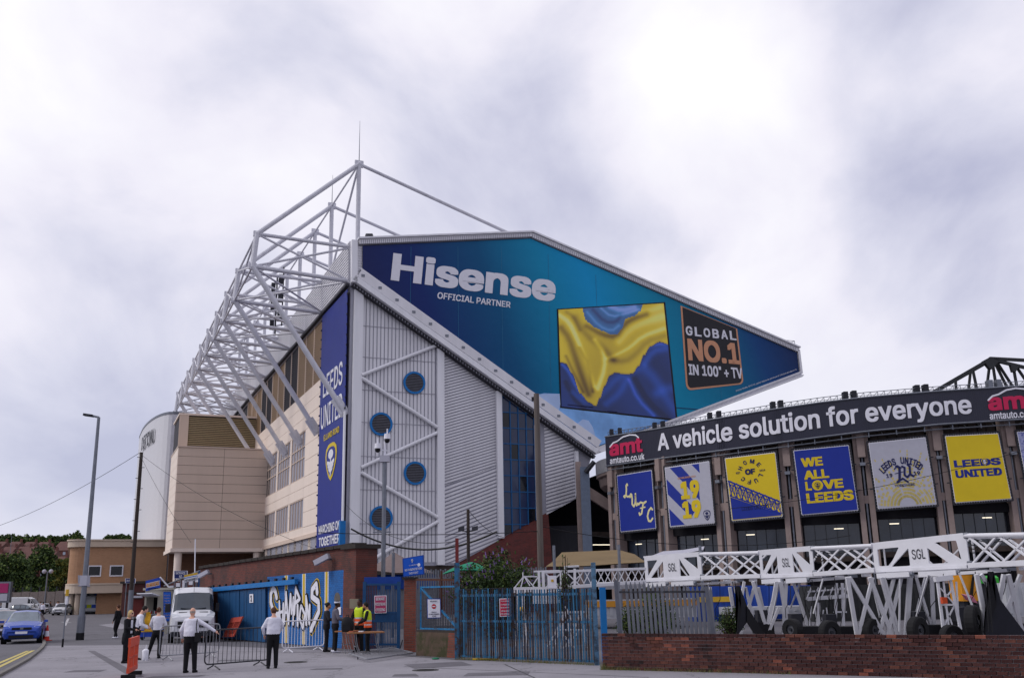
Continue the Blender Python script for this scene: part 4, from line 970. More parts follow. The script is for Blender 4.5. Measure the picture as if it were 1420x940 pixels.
# ---- dark lattice girder beyond the roof on the right
gd = empty('roof_girder', xAt(1380, 92), 'dark grey lattice roof girder rising above the sign at the right edge', 'girder')
gm = mat('girder_paint', '2f3134', .6, var=.15, scale=2); Yg = 92
def mem(nm, a, b_, w, dy=0, d2=0): MB().bar(atY(*a, Yg + dy), atY(*b_, Yg + dy + d2), w, w * .8).build(nm, gm, gd)
mem('top_chord', (1291, 545), (1374, 497), .34); mem('top_chord', (1372, 497), (1470, 502), .34); mem('top_chord', (1291, 547), (1376, 499), .3, 2.2); mem('top_chord', (1376, 499), (1470, 521), .34, 0, 0)
mem('bottom_chord', (1291, 547), (1470, 541), .3); mem('bottom_chord', (1291, 547), (1470, 541), .3, 2.4)
for a, b_ in (((1325, 527), (1326, 542)), ((1346, 514), (1343, 541)), ((1349, 513), (1355, 541)), ((1373, 500), (1368, 540)), ((1376, 501), (1382, 540)), ((1379, 502), (1398, 540)), ((1383, 503), (1407, 540)), ((1405, 508), (1411, 541)), ((1409, 508), (1432, 541)), ((1440, 505), (1434, 541)), ((1441, 505), (1470, 541))): mem('web_member', a, b_, .24, random.random() * 2)
mb = MB(); mb.prism([atY(x, y, Yg - .2) for x, y in ((1364, 500), (1373, 495), (1386, 500), (1377, 511), (1373, 511))], Vector((0, .5, 0))); mb.prism([atY(x, y, Yg - .2) for x, y in ((1402, 505), (1413, 508), (1409, 515), (1405, 515))], Vector((0, .5, 0))); mb.build('gusset', gm, gd)
# ---------------------------------------------------------------- ground
def asphalt(name, c, c2, sc=.35):
    m = bpy.data.materials.new(name); m.use_nodes = True; t = m.node_tree; b = t.nodes['Principled BSDF']; b.inputs['Roughness'].default_value = .9
    g = t.nodes.new('ShaderNodeTexCoord')
    def noise(s, d=6, r=.6):
        n = t.nodes.new('ShaderNodeTexNoise'); n.inputs['Scale'].default_value = s; n.inputs['Detail'].default_value = d; n.inputs['Roughness'].default_value = r; t.links.new(g.outputs['Object'], n.inputs['Vector']); return n
    def mr(n, a, b_, c_, d_):
        q = t.nodes.new('ShaderNodeMapRange'); q.inputs[1].default_value = a; q.inputs[2].default_value = b_; q.inputs[3].default_value = c_; q.inputs[4].default_value = d_; t.links.new(n, q.inputs[0]); return q.outputs[0]
    def mix(f, a, b_, bt='MIX'):
        x = t.nodes.new('ShaderNodeMix'); x.data_type = 'RGBA'; x.blend_type = bt
        t.links.new(f, x.inputs['Factor']) if not isinstance(f, float) else setattr(x.inputs['Factor'], 'default_value', f)
        for k, v in (('A', a), ('B', b_)): x.inputs[k].default_value = v if isinstance(v, tuple) else (0, 0, 0, 1); isinstance(v, tuple) or t.links.new(v, x.inputs[k])
        return x.outputs['Result']
    base = mix(mr(noise(sc, 8).outputs[0], .35, .65, 0, 1), lin(hexc(c)) + (1,), lin(hexc(c2)) + (1,))
    base = mix(mr(noise(60, 3).outputs[0], .3, .7, .0, .35), base, (.02, .02, .022, 1))
    base = mix(mr(noise(2.2, 8, .75).outputs[0], .58, .7, 0, .35), base, (.035, .034, .04, 1))
    v = t.nodes.new('ShaderNodeTexVoronoi'); v.feature = 'DISTANCE_TO_EDGE'; v.inputs['Scale'].default_value = .23
    wv = t.nodes.new('ShaderNodeVectorMath'); wv.operation = 'ADD'; nn = noise(1.1, 5); sc_ = t.nodes.new('ShaderNodeVectorMath'); sc_.operation = 'SCALE'; sc_.inputs['Scale'].default_value = 1.6
    t.links.new(nn.outputs['Color'], sc_.inputs[0]); t.links.new(g.outputs['Object'], wv.inputs[0]); t.links.new(sc_.outputs[0], wv.inputs[1]); t.links.new(wv.outputs[0], v.inputs['Vector'])
    base = mix(mr(v.outputs['Distance'], .0, .008, .6, 0), base, (.02, .02, .022, 1))
    t.links.new(base, b.inputs['Base Color'])
    bp = t.nodes.new('ShaderNodeBump'); bp.inputs['Strength'].default_value = .4; bp.inputs['Distance'].default_value = .01; t.links.new(noise(90, 2).outputs[0], bp.inputs['Height']); t.links.new(bp.outputs[0], b.inputs['Normal'])
    return m
M['tarmac'] = asphalt('tarmac', '57555c', '626068'); M['pave'] = asphalt('forecourt_tarmac', '85828a', '918e96', .5); M['patch'] = asphalt('patch_tarmac', '5d5a62', '66636b', .8)
def sheet(name, pts, z, m, kind='structure'):
    mb = MB(); q = [Vector((p.x, p.y, z)) for p in pts]
    nr = (q[1] - q[0]).cross(q[2] - q[1]); q = q if nr.z > 0 else q[::-1]
    mb.add(q, [tuple(range(len(q)))]); o = mb.build(name, m); o['kind'] = kind; return o
V2 = lambda x, y: Vector((x, y, 0))
sheet('ground', [V2(-3000, -400), V2(3000, -400), V2(3000, 3000), V2(-3000, 3000)], 0, M['tarmac'])
fore = [G(60, 895), G(250, 893.5), G(500, 903), G(566, 910), G(634, 915), G(832, 921), V2(11.6, 23.6), V2(30, 14), V2(30, 2), V2(-14, 2), V2(-19, 25)] + [G(2, 938), G(38, 915), G(52, 904)]
fore[6] = G(1425, 943) if G(1425, 943).y > 0 else fore[6]
sheet('forecourt', fore, .004, M['pave'])
sheet('front_road', [V2(-14, 2.2), V2(40, 2.2), V2(40, 9), V2(-15, 15)], .008, M['tarmac'])
sheet('tarmac_patch', [G(122, 902), G(131, 902), G(200, 938), G(180, 938)], .008, M['patch'])
sheet('tarmac_patch', [G(136, 866), G(166, 863), G(178, 869), G(168, 872)], .006, M['pave'])
sheet('tarmac_patch', [G(560, 921), G(640, 917), G(655, 922), G(575, 927)], .008, M['patch'])
ylw = mat('road_yellow', 'b8a860', .7, var=.2, scale=6, second='6f6a5a', sfac=.4, sscale=9)
for pts in (((-6, 921), (39, 902)), ((-6, 926.5), (46, 901.5))):
    a, b_ = G(*pts[0]), G(*pts[1]); d = (b_ - a).normalized(); n = Vector((-d.y, d.x, 0)) * .07; o = sheet('yellow_line', [a - n, b_ - n, b_ + n, a + n], .006, ylw)
kp = [G(-8, 941), G(20, 926), G(38, 915.5), G(52, 904.5), G(58, 899), G(61, 894), G(61, 889)]
kerb = empty('kerb', kp[2], 'pale kerb curving round the corner by the blue car', 'kerb'); kc = mat('kerb_concrete', '6e6b68', .85, var=.12, scale=5, bump=.2)
for a, b_ in zip(kp, kp[1:]):
    n = max(1, int((b_ - a).length / .9))
    for k in range(n):
        p, q = a.lerp(b_, k / n + .004), a.lerp(b_, (k + 1) / n - .004); MB().bar(p + Vector((0, 0, .04)), q + Vector((0, 0, .04)), .14, .10, up=(0, 0, 1)).build('kerb_stone', kc, kerb)
wl = mat('road_white', 'a9a8ac', .7, var=.15, scale=6)
for p, q in (((95, 857), (90, 867)), ((60, 852), (75, 852)), ((85, 862), (98, 863))):
    a, b_ = G(*p), G(*q); d = (b_ - a).normalized(); n = Vector((-d.y, d.x, 0)) * .1; sheet('white_line', [a - n, b_ - n, b_ + n, a + n], .006, wl)
for k, (x, y, w, h_) in enumerate(((330, 915, 1.2, .7), (690, 934, 1.6, .9), (455, 927, .9, .5), (120, 930, 1.0, .8), (560, 936, .7, .7), (240, 938, 1.4, .6), (95, 880, 3., 1.2), (215, 902, .7, .5))):
    p = G(x, y); q_ = [Vector((p.x + dx * w / 2 + random.uniform(-.1, .1), p.y + dy * h_ / 2 + random.uniform(-.08, .08), 0)) for dx, dy in ((-1, -1), (1, -1), (1, 1), (-1, 1))]; sheet('tarmac_patch', q_, .0085, M['patch' if k % 2 else 'tarmac'])
for p0, p1 in (((60, 899), (480, 905)), ((560, 924), (900, 939)), ((700, 921), (742, 940))):
    a, b_ = G(*p0), G(*p1); d = (b_ - a).normalized(); n = Vector((-d.y, d.x, 0)) * .018; sheet('tarmac_joint', [a - n, b_ - n, b_ + n, a + n], .009, mat('joint_tar', '2c2b2e', .7, var=.3))
iron = mat('cast_iron', '3a3938', .6, .4, var=.2, scale=8)
for k, (x, y, lb) in enumerate(((410, 918, 'round iron manhole cover in the forecourt before the graffiti'), (590, 929, 'round iron manhole cover on the tarmac left of the big gate'))):
    p = G(x, y); r = empty('manhole_cover', p, lb, 'manhole cover'); n_ = 20; mb = MB(); mb.rings([[p + Vector((rr_ * math.cos(i * 6.2832 / n_), rr_ * math.sin(i * 6.2832 / n_), z)) for i in range(n_)] for rr_, z in ((.36, .005), (.35, .016), (.31, .016), (.31, .011))]); mb.build('rim', iron, r)
    mb = MB(); mb.rings([[p + Vector((.30 * math.cos(i * 6.2832 / n_), .30 * math.sin(i * 6.2832 / n_), z)) for i in range(n_)] for z in (.005, .014)])
    for i in range(-3, 4): mb.box((p.x - .22, p.y + i * .07 - .012, .014), (p.x + .22, p.y + i * .07 + .012, .018))
    mb.build('lid', iron, r)
# ---------------------------------------------------------------- hillside
def hz_(x, y): return max(0, min(46, (y - 300) * .0875)) * max(0, min(1, (-20 - x) / 60 + .2)) if y > 300 else 0
def hillz(x, y):
    t = max(0., min(1., (y - 290) / 420)); return -1.5 + 40 * t + 1.5 * math.sin(x * .02 + y * .013)
mb = MB(); nx, ny = 40, 30; vs = []; fs = []
for j in range(ny + 1):
    for i in range(nx + 1): x, y = -900 + i * 24, 285 + j * 22; vs.append((x, y, hillz(x, y) if j else -2))
for j in range(ny):
    for i in range(nx): a = j * (nx + 1) + i; fs.append((a, a + 1, a + nx + 2, a + nx + 1))
mb.add(vs, fs); o = mb.build('hillside', mat('hill_grass', '3c4a2b', .9, var=.3, scale=.03), smooth=True); o['kind'] = 'structure'
# terraced houses on the hill
hb = brickmat('far_brick', '6d3a33', '5b302c', '5a4846', 0, stain=.2, bw=.4, bh=.15); rf = mat('far_slate', '5c3f3c', .8, var=.15, scale=.4); hw = mat('far_window', '9da3b4', .2, var=.3)
def make_house():
    r = empty('terraced_house', (0, 0, 0)); MB().box((-3, -4, -2), (3, 4, 5.6)).build('wall', hb, r)
    mb = MB(); mb.add([(-3.05, -4.3, 5.5), (3.05, -4.3, 5.5), (3.05, 4.3, 5.5), (-3.05, 4.3, 5.5), (-3.05, 0, 8.3), (3.05, 0, 8.3)], [(0, 1, 5, 4), (2, 3, 4, 5), (0, 4, 3), (1, 2, 5), (0, 3, 2, 1)]); f = mb.build('roof', rf, r)
    MB().box((2.2, -.7, 7.4), (2.9, .7, 9.6)).build('chimney', hb, f)
    for x, z in ((-1.5, 3.4), (1.5, 3.4), (1.4, .6)): MB().box((x - .6, -4.06, z), (x + .6, -4.0, z + 1.4)).build('window', hw, r)
    MB().box((-1.9, -4.06, .0), (-1.0, -4., 2.1)).build('door', M['steeld'], r); return r
ORD = 'first second third fourth fifth sixth seventh eighth ninth tenth eleventh twelfth thirteenth fourteenth fifteenth sixteenth'.split()
house0 = make_house(); nh = 0
for Y, x0, x1 in ((395, -12, 106), (440, -10, 104), (490, -10, 104), (545, -10, 100)):
    a, b_ = atY(x0, 790, Y).x, atY(x1, 790, Y).x; x = a; k = 0
    while x < b_:
        if k % 7 != 5:
            h = house0 if nh == 0 else copy_tree(house0); h.location = (x, Y + 6 * math.sin(k * .7 + Y), hillz(x, Y) + .3); h.rotation_euler.z = .12 * math.sin(Y)
            cnt_ = globals().setdefault('cnt_', {}); cnt_[Y] = cnt_.get(Y, 0) + 1; tag(h, ORD[cnt_[Y] - 1] + ' terraced red brick house from the left in the ' + {395: 'lowest', 440: 'second', 490: 'third', 545: 'topmost'}[Y] + ' row on the hill', 'house', 'terraced houses on the hill'); nh += 1
        x += 6.12; k += 1
# ---------------------------------------------------------------- trees
LF = [mat('leaf_dark', '2a3a1f', .8, var=.3, scale=2), mat('leaf_mid', '40532a', .8, var=.3, scale=2), mat('leaf_light', '5d6c33', .8, var=.3, scale=2), mat('bark', '3a3029', .9, var=.2)]
LFY = [LF[1], mat('leaf_yellow', '5a5a24', .8, var=.3, scale=2), mat('leaf_gold', '6d6428', .8, var=.3, scale=2), LF[3]]
def tree(name, label, base, h, w, n, leaf, pal=LF, group=None, seed=0, trunk=.28, cat='tree'):
    rnd = random.Random(seed); r = empty(name, base, label, cat, group); base = Vector(base); mb = MB(); limbs = []
    mb.tube(base, base + Vector((0, 0, h * trunk * 1.2)), h * .03, h * .02, 8)
    cl = []
    for k in range(26):
        a = rnd.random() * 6.283; q = rnd.random() ** .5; z = h * (trunk + (1 - trunk) * (.12 + .80 * rnd.random())); tz = (z / h - trunk) / (1 - trunk)
        rad = w / 2 * math.sin(max(.25, min(1, tz * .95 + .12)) * math.pi * .93) ** .6 * q * .85
        c = base + Vector((rad * math.cos(a), rad * math.sin(a), z)); cl.append((c, w * (.12 + .10 * rnd.random())))
        if k < 9: mb.tube(base + Vector((0, 0, h * trunk * (.8 + .3 * rnd.random()))), c, h * .012, h * .004, 5)
    mb.build('trunk', pal[3], r); lb = MB()
    for k in range(n):
        c, q = cl[rnd.randrange(len(cl))]; d = Vector((rnd.gauss(0, 1), rnd.gauss(0, 1), rnd.gauss(0, .8))); d = d.normalized() * q * rnd.random() ** .35
        p = c + d; u = Vector((rnd.gauss(0, 1), rnd.gauss(0, 1), rnd.gauss(0, 1))).normalized() * leaf; v = u.cross(Vector((rnd.gauss(0, 1), rnd.gauss(0, 1), rnd.gauss(0, 1)))).normalized() * leaf * .6
        lb.add([p - u, p + v, p + u, p - v], [(0, 1, 2, 3)], 0 if rnd.random() < .38 else (1 if rnd.random() < .7 else 2))
    lb.build('crown', pal[:3], r); return r
for k, (px, w, yt, Y, pal, lab) in enumerate(((14, 52, 767, 215, LF, 'broad dark green tree at the left edge in front of the hill'), (52, 50, 757, 235, LF, 'big rounded green tree between two lamp posts below the hill houses'),
        (84, 30, 772, 225, LFY, 'yellowing tree just left of the tan brick building'), (35, 26, 786, 240, LF, 'smaller dark tree tucked between two bigger ones on the left'), (-8, 40, 778, 205, LF, 'dark green tree cut by the left edge'), (70, 30, 776, 245, LF, 'green tree behind the yellowing one'))):
    b_ = xAt(px, Y); tree('broadleaf_tree', lab, b_, ztop(b_, yt), w / 1395 * Y, 5200, .34, pal, 'trees below the hill', k, .2)
for k, (px, w, yt, Y) in enumerate(((4, 22, 741, 650), (18, 20, 748, 640), (28, 22, 746, 650), (42, 18, 752, 640), (64, 22, 744, 640), (75, 24, 741, 650), (88, 20, 742, 645), (98, 24, 738, 640), (106, 16, 744, 640), (146, 20, 743, 660), (160, 22, 741, 660), (172, 14, 744, 660), (50, 16, 752, 630), (-8, 22, 742, 640))):
    b_ = xAt(px, Y); z = hillz(b_.x, Y) - .5; ht = ztop(b_, yt) - z; b_.z = z; tree('hilltop_tree', 'dark skyline tree on the far hill, ' + ['just right of the left lamp post', 'second from that lamp post', 'third from that lamp post', 'fourth, low and narrow', 'just right of the second lamp post', 'tall, two right of the second lamp post', 'rounded, left of the tan building cornice', 'tallest beside the tan building cornice', 'small, touching the tan building', 'first above the tan building roof', 'largest above the tan building roof', 'smallest above the tan building roof', 'low, just left of the second lamp post', 'cut by the left edge'][k], b_, max(9, ht), w / 1395 * Y, 1100, .9, LF, 'trees along the hilltop', 40 + k, .12)
hd = MB(); rnd = random.Random(5)
for k in range(9000):
    x = rnd.uniform(-120, -55); p = Vector((x, 232 + rnd.gauss(0, 2.0), 2 + abs(rnd.gauss(0, 1.3)))); u = Vector((rnd.gauss(0, 1), rnd.gauss(0, 1), rnd.gauss(0, 1))).normalized() * .4; v = u.cross(Vector((0, 1, .3))).normalized() * .3
    hd.add([p - u, p + v, p + u, p - v], [(0, 1, 2, 3)], k % 3)
hd.build('hedge', LF[:3], None, 'stuff')
tag(bpy.data.objects['hedge'], 'dark hedge running along the road below the hill trees', 'hedge')
bw_ = empty('boundary_wall', xAt(60, 185), 'low grey brown wall across the far side of the car park', 'wall')
a, b_ = xAt(-30, 185), xAt(112, 185)
for k in range(12):
    p, q = a.lerp(b_, k / 12 + .002), a.lerp(b_, (k + 1) / 12 - .002); MB().box((p.x, p.y, 0), (q.x, p.y + .4, 3.4 + .1 * (k % 2))).build('wall_panel', mat('wall_render', '7a706c', .9, var=.15), bw_)
    MB().box((p.x, p.y - .02, 3.5), (p.x + .2, p.y + .1, 4.3)).build('fence_post', M['steeld'], bw_)
# ---------------------------------------------------------------- tan brick building
tb = empty('tan_building', E3(-30, 0, 60), 'low tan brick building with rounded corner, two square windows and a colonnade', 'building')
BW = 60.
def t2(x, y): return E2(x, y, BW)
tbr = brickmat('tan_brick', 'b08566', 'a47a5c', 'a98c70', 66.5, stain=.1); tbs = mat('pale_stone', 'c0b0a0', .8, var=.06, scale=.6, streak=1)
zp, zc = t2(160, 749.5)[1], t2(160, 758)[1]; zk, zkb = t2(140, 810.5)[1], t2(140, 822)[1]
uL_, uR_ = t2(109, 800)[0], 2.
arc_r = 1.35
def plan_b(o): 
    pts = [(uR_, BW - o)] + [(uL_ - (arc_r + o) * math.sin(R(k * 15)), BW + arc_r - (arc_r + o) * math.cos(R(k * 15))) for k in range(7)]; pts += [(uL_ - arc_r - o, BW + 26), (uR_, BW + 26)]; return pts
def prismz(nm, pl, z0, z1, m, root): MB().prism([E3(u, z0, w) for u, w in pl], Vector((0, 0, z1 - z0))).build(nm, m, root)
prismz('wall', plan_b(0), zkb, zc, tbr, tb); prismz('cornice', plan_b(.35), zc, zp, tbs, tb); prismz('cornice_lip', plan_b(.5), zp, zp + .18, tbs, tb)
uK = t2(169, 815)[0]
pl = [(uK, BW - 1.6)] + [(uL_ - (arc_r + .2) * math.sin(R(k * 15)), BW + arc_r - (arc_r + 1.6) * math.cos(R(k * 15))) for k in range(7)] + [(uL_ - arc_r - .2, BW + 20), (uK, BW + 20)]
prismz('canopy', pl, zkb, zk, tbs, tb)
pl2 = [(a_ * 1.0, b2 - .12) for a_, b2 in pl]; prismz('canopy_lip', pl2, zk, zk + .2, tbs, tb)
MB().prism([E3(u, 0, BW + .1) for u in (t2(133, 840)[0], uR_)] + [E3(uR_, zkb, BW + .1), E3(t2(133, 840)[0], zkb, BW + .1)], Wd * .3).build('ground_wall', tbr, tb)
MB().prism([E3(uL_ - .5, 0, BW + 7), E3(t2(133, 840)[0], 0, BW + 7), E3(t2(133, 840)[0], zkb, BW + 7), E3(uL_ - .5, zkb, BW + 7)], Wd * .3).build('recess_wall', M['gl'], tb)
for px in (99, 106.5): u = t2(px, 840)[0]; MB().tube(E3(u, 0, BW + (1.6 if px < 100 else -.6)), E3(u, zkb, BW + (1.6 if px < 100 else -.6)), .33, n=14).build('column', tbs, tb)
for x0, x1 in ((121.5, 140.5), (152, 171)):
    u0, u1, z0, z1 = t2(x0, 790)[0], t2(x1, 790)[0], t2(140, 799)[1], t2(140, 783.5)[1]; mb = MB()
    for a, b_, c, d in ((u0, u1, z1 - .15, z1), (u0, u1, z0, z0 + .15), (u0, u0 + .15, z0 + .15, z1 - .15), (u1 - .15, u1, z0 + .15, z1 - .15)): mb.prism([E3(a, c, BW - .08), E3(b_, c, BW - .08), E3(b_, d, BW - .08), E3(a, d, BW - .08)], -Wd * .05)
    f = mb.build('window', M['pw'], tb); MB().prism([E3(u0 + .14, z0 + .14, BW - .05), E3(u1 - .14, z0 + .14, BW - .05), E3(u1 - .14, z1 - .14, BW - .05), E3(u0 + .14, z1 - .14, BW - .05)], -Wd * .03).build('pane', M['gl'], f)
q = [E2(x, y, BW - 1.7) for x, y in ((108, 797), (125, 798.5), (125, 813), (108, 812.5))]; MB().prism([E3(u, z, BW - 1.7) for u, z in q], Wd * .05).build('blank_board', M['pgrey'], tb)
mb = MB(); u0, u1 = t2(112, 840)[0], t2(133, 840)[0]
for u in (u0, (u0 + u1) / 2, u1): mb.prism([E3(u - .06, 0, BW + 5), E3(u + .06, 0, BW + 5), E3(u + .06, zkb, BW + 5), E3(u - .06, zkb, BW + 5)], Wd * .1)
mb.build('glazing_bar', M['steeld'], tb, 'stuff')
# ---------------------------------------------------------------- long brick wall with the mural
WN, WQ = G(490, 899.5), G(392, 892); wdir = (WQ - WN).normalized(); wnrm = Vector((-wdir.y, wdir.x, 0)); wnrm = -wnrm if wnrm.dot(-WN) < 0 else wnrm
def WP(x, y, off=0.): return plane(x, y, WN + wnrm * off, wnrm)
wang = math.degrees(math.atan2(wdir.y, wdir.x))
bk = brickmat('street_brick', '6f3328', '572a24', '4c3a36', wang, stain=.75)
wall = empty('brick_wall', WP(400, 885), 'tall old red brick street wall with dark coping carrying the blue mural', 'wall')
tops = [(492, 757), (478, 759.5), (420, 768), (360, 776.5), (320, 782.5), (278, 788.5)]
P = [WP(x, y) for x, y in tops]; mb = MB()
for a, b_ in zip(P, P[1:]): mb.prism([Vector((a.x, a.y, 0)), Vector((b_.x, b_.y, 0)), b_, a], -wnrm * .45)
mb.build('brickwork', bk, wall)
for a, b_ in zip(P, P[1:]):
    n = max(1, int((b_ - a).length / .7))
    for k in range(n): MB().bar(a.lerp(b_, k / n + .006) - wnrm * .2 + Vector((0, 0, .07)), a.lerp(b_, (k + 1) / n - .006) - wnrm * .2 + Vector((0, 0, .07 + .02 * random.random())), .62, .13, up=(0, 0, 1)).build('coping_stone', mat('coping', '35302e', .9, var=.2, scale=3, bump=.3), wall)
a, b_ = WP(494, 760, .12), WP(477, 763, .12); h = a.z
MB().prism([Vector((a.x, a.y, 0)), Vector((b_.x, b_.y, 0)), Vector((b_.x, b_.y, h)), Vector((a.x, a.y, h))], -wnrm * .9).build('end_pier', bk, wall)
MB().bar(Vector((a.x, a.y, h + .08)) - wnrm * .45 - wdir * .1, Vector((b_.x, b_.y, h + .08)) - wnrm * .45 + wdir * .1, 1.1, .16, up=(0, 0, 1)).build('coping_stone', MATS['coping'], wall)
r0 = Vector((a.x, a.y, 0)) - wnrm * .9; r1 = xAt(505, 38.5); MB().prism([r0, r1, r1 + Vector((0, 0, ztop(r1, 778))), r0 + Vector((0, 0, ztop(r1, 778)))], wdir * .3).build('return_wall', bk, wall)
bx_ = atY(489, 836.5, WN.y - .5); MB().obox(bx_ + Vector((.1, .0, 0)), Vector((.19, .03, 0)), Vector((0, .1, 0)), Vector((0, 0, .17))).build('meter_box', mat('cream_box', '9b917c', .6), wall)
mu = Surf(WP(371, 799.5, .03), WP(479, 789.5, .03), WP(478.3, 899, .03), WP(370.5, 889.5, .03))
mural = empty('mural', mu.p(.5, 1), 'bright blue wall mural with white CHAMPIONS graffiti and three yellow stripes', 'mural')
mbl = brickmat('mural_blue', '1266b0', '0f5a9e', '0c4a86', wang, stain=.35)
mb = MB(); mu.slab(mb, [(0, 0), (1, 0), (1, 1), (0, 1)], 0, .012); mb.build('painted_field', mbl, mural)
mb = MB(); my = MB()
for s_ in (.275, .51, .79): mu.face(mb, [(s_ - .022, 0.005), (s_ + .022, 0.005), (s_ + .022, .99), (s_ - .022, .99)], .018); mu.face(my, [(s_ - .013, 0.005), (s_ + .013, 0.005), (s_ + .013, .99), (s_ - .013, .99)], .024)
mb.build('stripe_edge', M['pw'], mural, 'stuff'); my.build('yellow_stripe', mat('stripe_yellow', 'c3a42a', .6, var=.15, scale=3), mural, 'stuff')
LT = [('C', [(122, 405), (108, 340), (82, 305), (63, 370), (62, 460), (85, 540), (125, 590), (150, 575)], .40), ('H', [(150, 450), (157, 655)], .26), ('H', [(190, 470), (186, 650)], .26), ('H', [(152, 560), (190, 545)], .2),
      ('A', [(218, 350), (200, 665)], .24), ('A', [(218, 370), (238, 630)], .26), ('A', [(208, 560), (234, 550)], .18), ('M', [(262, 370), (243, 660)], .26), ('M', [(264, 380), (272, 560), (290, 400), (288, 665)], .22), ('P', [(312, 300), (305, 450), (300, 560)], .26),
      ('P', [(312, 310), (350, 410), (312, 450)], .26), ('I', [(330, 480), (332, 665)], .3), ('O', [(362, 480), (348, 600), (380, 690), (398, 560), (366, 480)], .24), ('N', [(408, 385), (412, 650)], .26), ('N', [(410, 400), (440, 640), (442, 470)], .26),
      ('S', [(508, 345), (500, 262), (464, 315), (462, 385), (520, 430), (524, 520), (488, 610), (455, 700)], .38)]
def mst(p): return ((p[0] - 15) / 716., (p[1] - (185 - (p[0] - 15) * .075)) / 700.)
bl = MB(); wh = MB()
for k, (ch, pts, w) in enumerate(LT): mu.stroke(bl, [mst(p) for p in pts], w * .62 + .15, .032 + k * .0008); mu.stroke(wh, [mst(p) for p in pts], w * .62, .048 + k * .0008)
yb = MB(); [mu.stroke(yb, [mst(p) for p in pts], w * .62 + .24, .026 + k * .0002) for k, (c, pts, w) in enumerate(LT) if c in 'CS']; yb.build('yellow_outline', MATS['stripe_yellow'], mural)
bl.build('graffiti_outline', M['black'], mural); wh.build('graffiti_letters', M['pw'], mural)
mb = MB(); mu.face(mb, [(.915 + .035 * math.cos(i * .5), .37 + .085 * math.sin(i * .5)) for i in range(13)], .02); mb.build('bare_patch', mat('bare_patch', '5b5653', .9, var=.2, scale=5), mural)
mb = MB(); mu.slab(mb, [(.915, .475), (.965, .475), (.965, .575), (.915, .575)], .03, .02); mb.build('notice', M['pw'], mural)
# sliding blue doors with rail
dr = empty('blue_doors', WP(337, 886), 'pair of worn blue sliding doors hung from a steel rail in the brick wall', 'door'); dm = mat('door_blue', '1d4a75', .55, var=.12, scale=1, streak=1, second='16324e', sfac=.4, sscale=1.5)
for x0, x1, yt0, yt1, yb0, yb1 in ((303.5, 333.5, 819.5, 818, 883.5, 886.5), (334.5, 369.5, 818, 815.5, 886.5, 890)):
    q = [WP(x0, yt0, .1), WP(x1, yt1, .1), WP(x1, yb1, .1), WP(x0, yb0, .1)]; S = Surf(*q)
    d_ = MB(); S.slab(d_, [(0, 0), (1, 0), (1, 1), (0, 1)], 0, .05); d_ = d_.build('door_leaf', dm, dr)
    for k in range(7): b3 = MB(); S.slab(b3, [(k / 7 + .005, .01), ((k + 1) / 7 - .005, .01), ((k + 1) / 7 - .005, .99), (k / 7 + .005, .99)], .05, .012 + .006 * (k % 2)); b3.build('board', dm, d_)
    if x0 > 330: n_ = MB(); S.slab(n_, [(.42, .09), (.57, .09), (.57, .26), (.42, .26)], .09, .01); n_.build('number_plate', M['pw'], dr); n_ = MB(); S.text(n_, '1', .47, .115, .53, .235, .03, .11); n_.build('lettering', M['black'], dr)
MB().bar(WP(291, 817.5, .2), WP(411, 806, .2), .16, .2, up=(0, 0, 1)).build('rail', M['blue'], dr)
mb = MB()
for k in range(12): p = WP(291, 817.5, .22).lerp(WP(411, 806, .22), (k + .5) / 12); mb.obox(p + Vector((0, 0, .12)), wdir * .08, wnrm * .05, Vector((0, 0, .09)))
mb.build('hanger', M['steeld'], dr, 'stuff')
def cctv(px, py, lab, off=.1, s=1.):
    p = WP(px, py, off); r = empty('security_camera', p, lab, 'camera', 'cctv cameras on the brick wall'); d = (wnrm * .5 + wdir * .6 + Vector((0, 0, -.35))).normalized()
    MB().bar(p - d * .3 * s + wnrm * .3, p + d * .35 * s + wnrm * .3, .24 * s, .2 * s).build('housing', M['pgrey'], r); MB().bar(p + d * .34 * s + wnrm * .3, p + d * .38 * s + wnrm * .3, .17 * s, .14 * s).build('lens', M['black'], r)
    MB().tube(p - wnrm * .1, p + wnrm * .25, .04).build('arm', M['steel'], r)
cctv(457, 775, 'grey security camera box on the brick wall above the mural'); cctv(291, 795, 'pale security camera high on the brick wall near the sliding doors', .1, .9)
# ---------------------------------------------------------------- blue pedestrian gate and its pillar
YG = 37.0
def fr(px, py, Y=YG): return atY(px, py, Y)
pg = empty('pedestrian_gate', xAt(530, YG), 'tall blue barred pedestrian gate beside the red brick pillar', 'gate'); gb = mat('gate_blue', '17436e', .5, var=.15, scale=3); gbl = mat('gate_blue_bright', '1f6d9e', .5, var=.15, scale=3, second='3b3a3c', sfac=.42, sscale=7)
for px in (505.5, 553): p = xAt(px, YG); MB().box((p.x - .06, YG - .06, 0), (p.x + .06, YG + .06, ztop(p, 806))).build('post', gb, pg)
for y0, t_ in ((810, .1), (849, .05), (861, .05), (893, .07)): a, b_ = fr(506, y0), fr(552, y0); MB().bar(a, b_, t_, .07, up=(0, 0, 1)).build('rail', gb, pg)
a, b_ = fr(507, 849), fr(551, 861); MB().box((a.x + .35, YG - .01, b_.z), (b_.x, YG + .02, a.z)).build('plate', gb, pg)
for k in range(21):
    a = fr(508 + k * 2.15, 811); MB().box((a.x - .012, YG - .012, .06), (a.x + .012, YG + .012, a.z)).build('bar', gb, pg)
a, b_ = fr(505, 800, YG + .4), fr(556, 810, YG + .4); MB().box((a.x, YG + .4, b_.z), (b_.x, YG + .45, a.z)).build('header_panel', mat('header_blue', '0f3a8a', .5), pg)
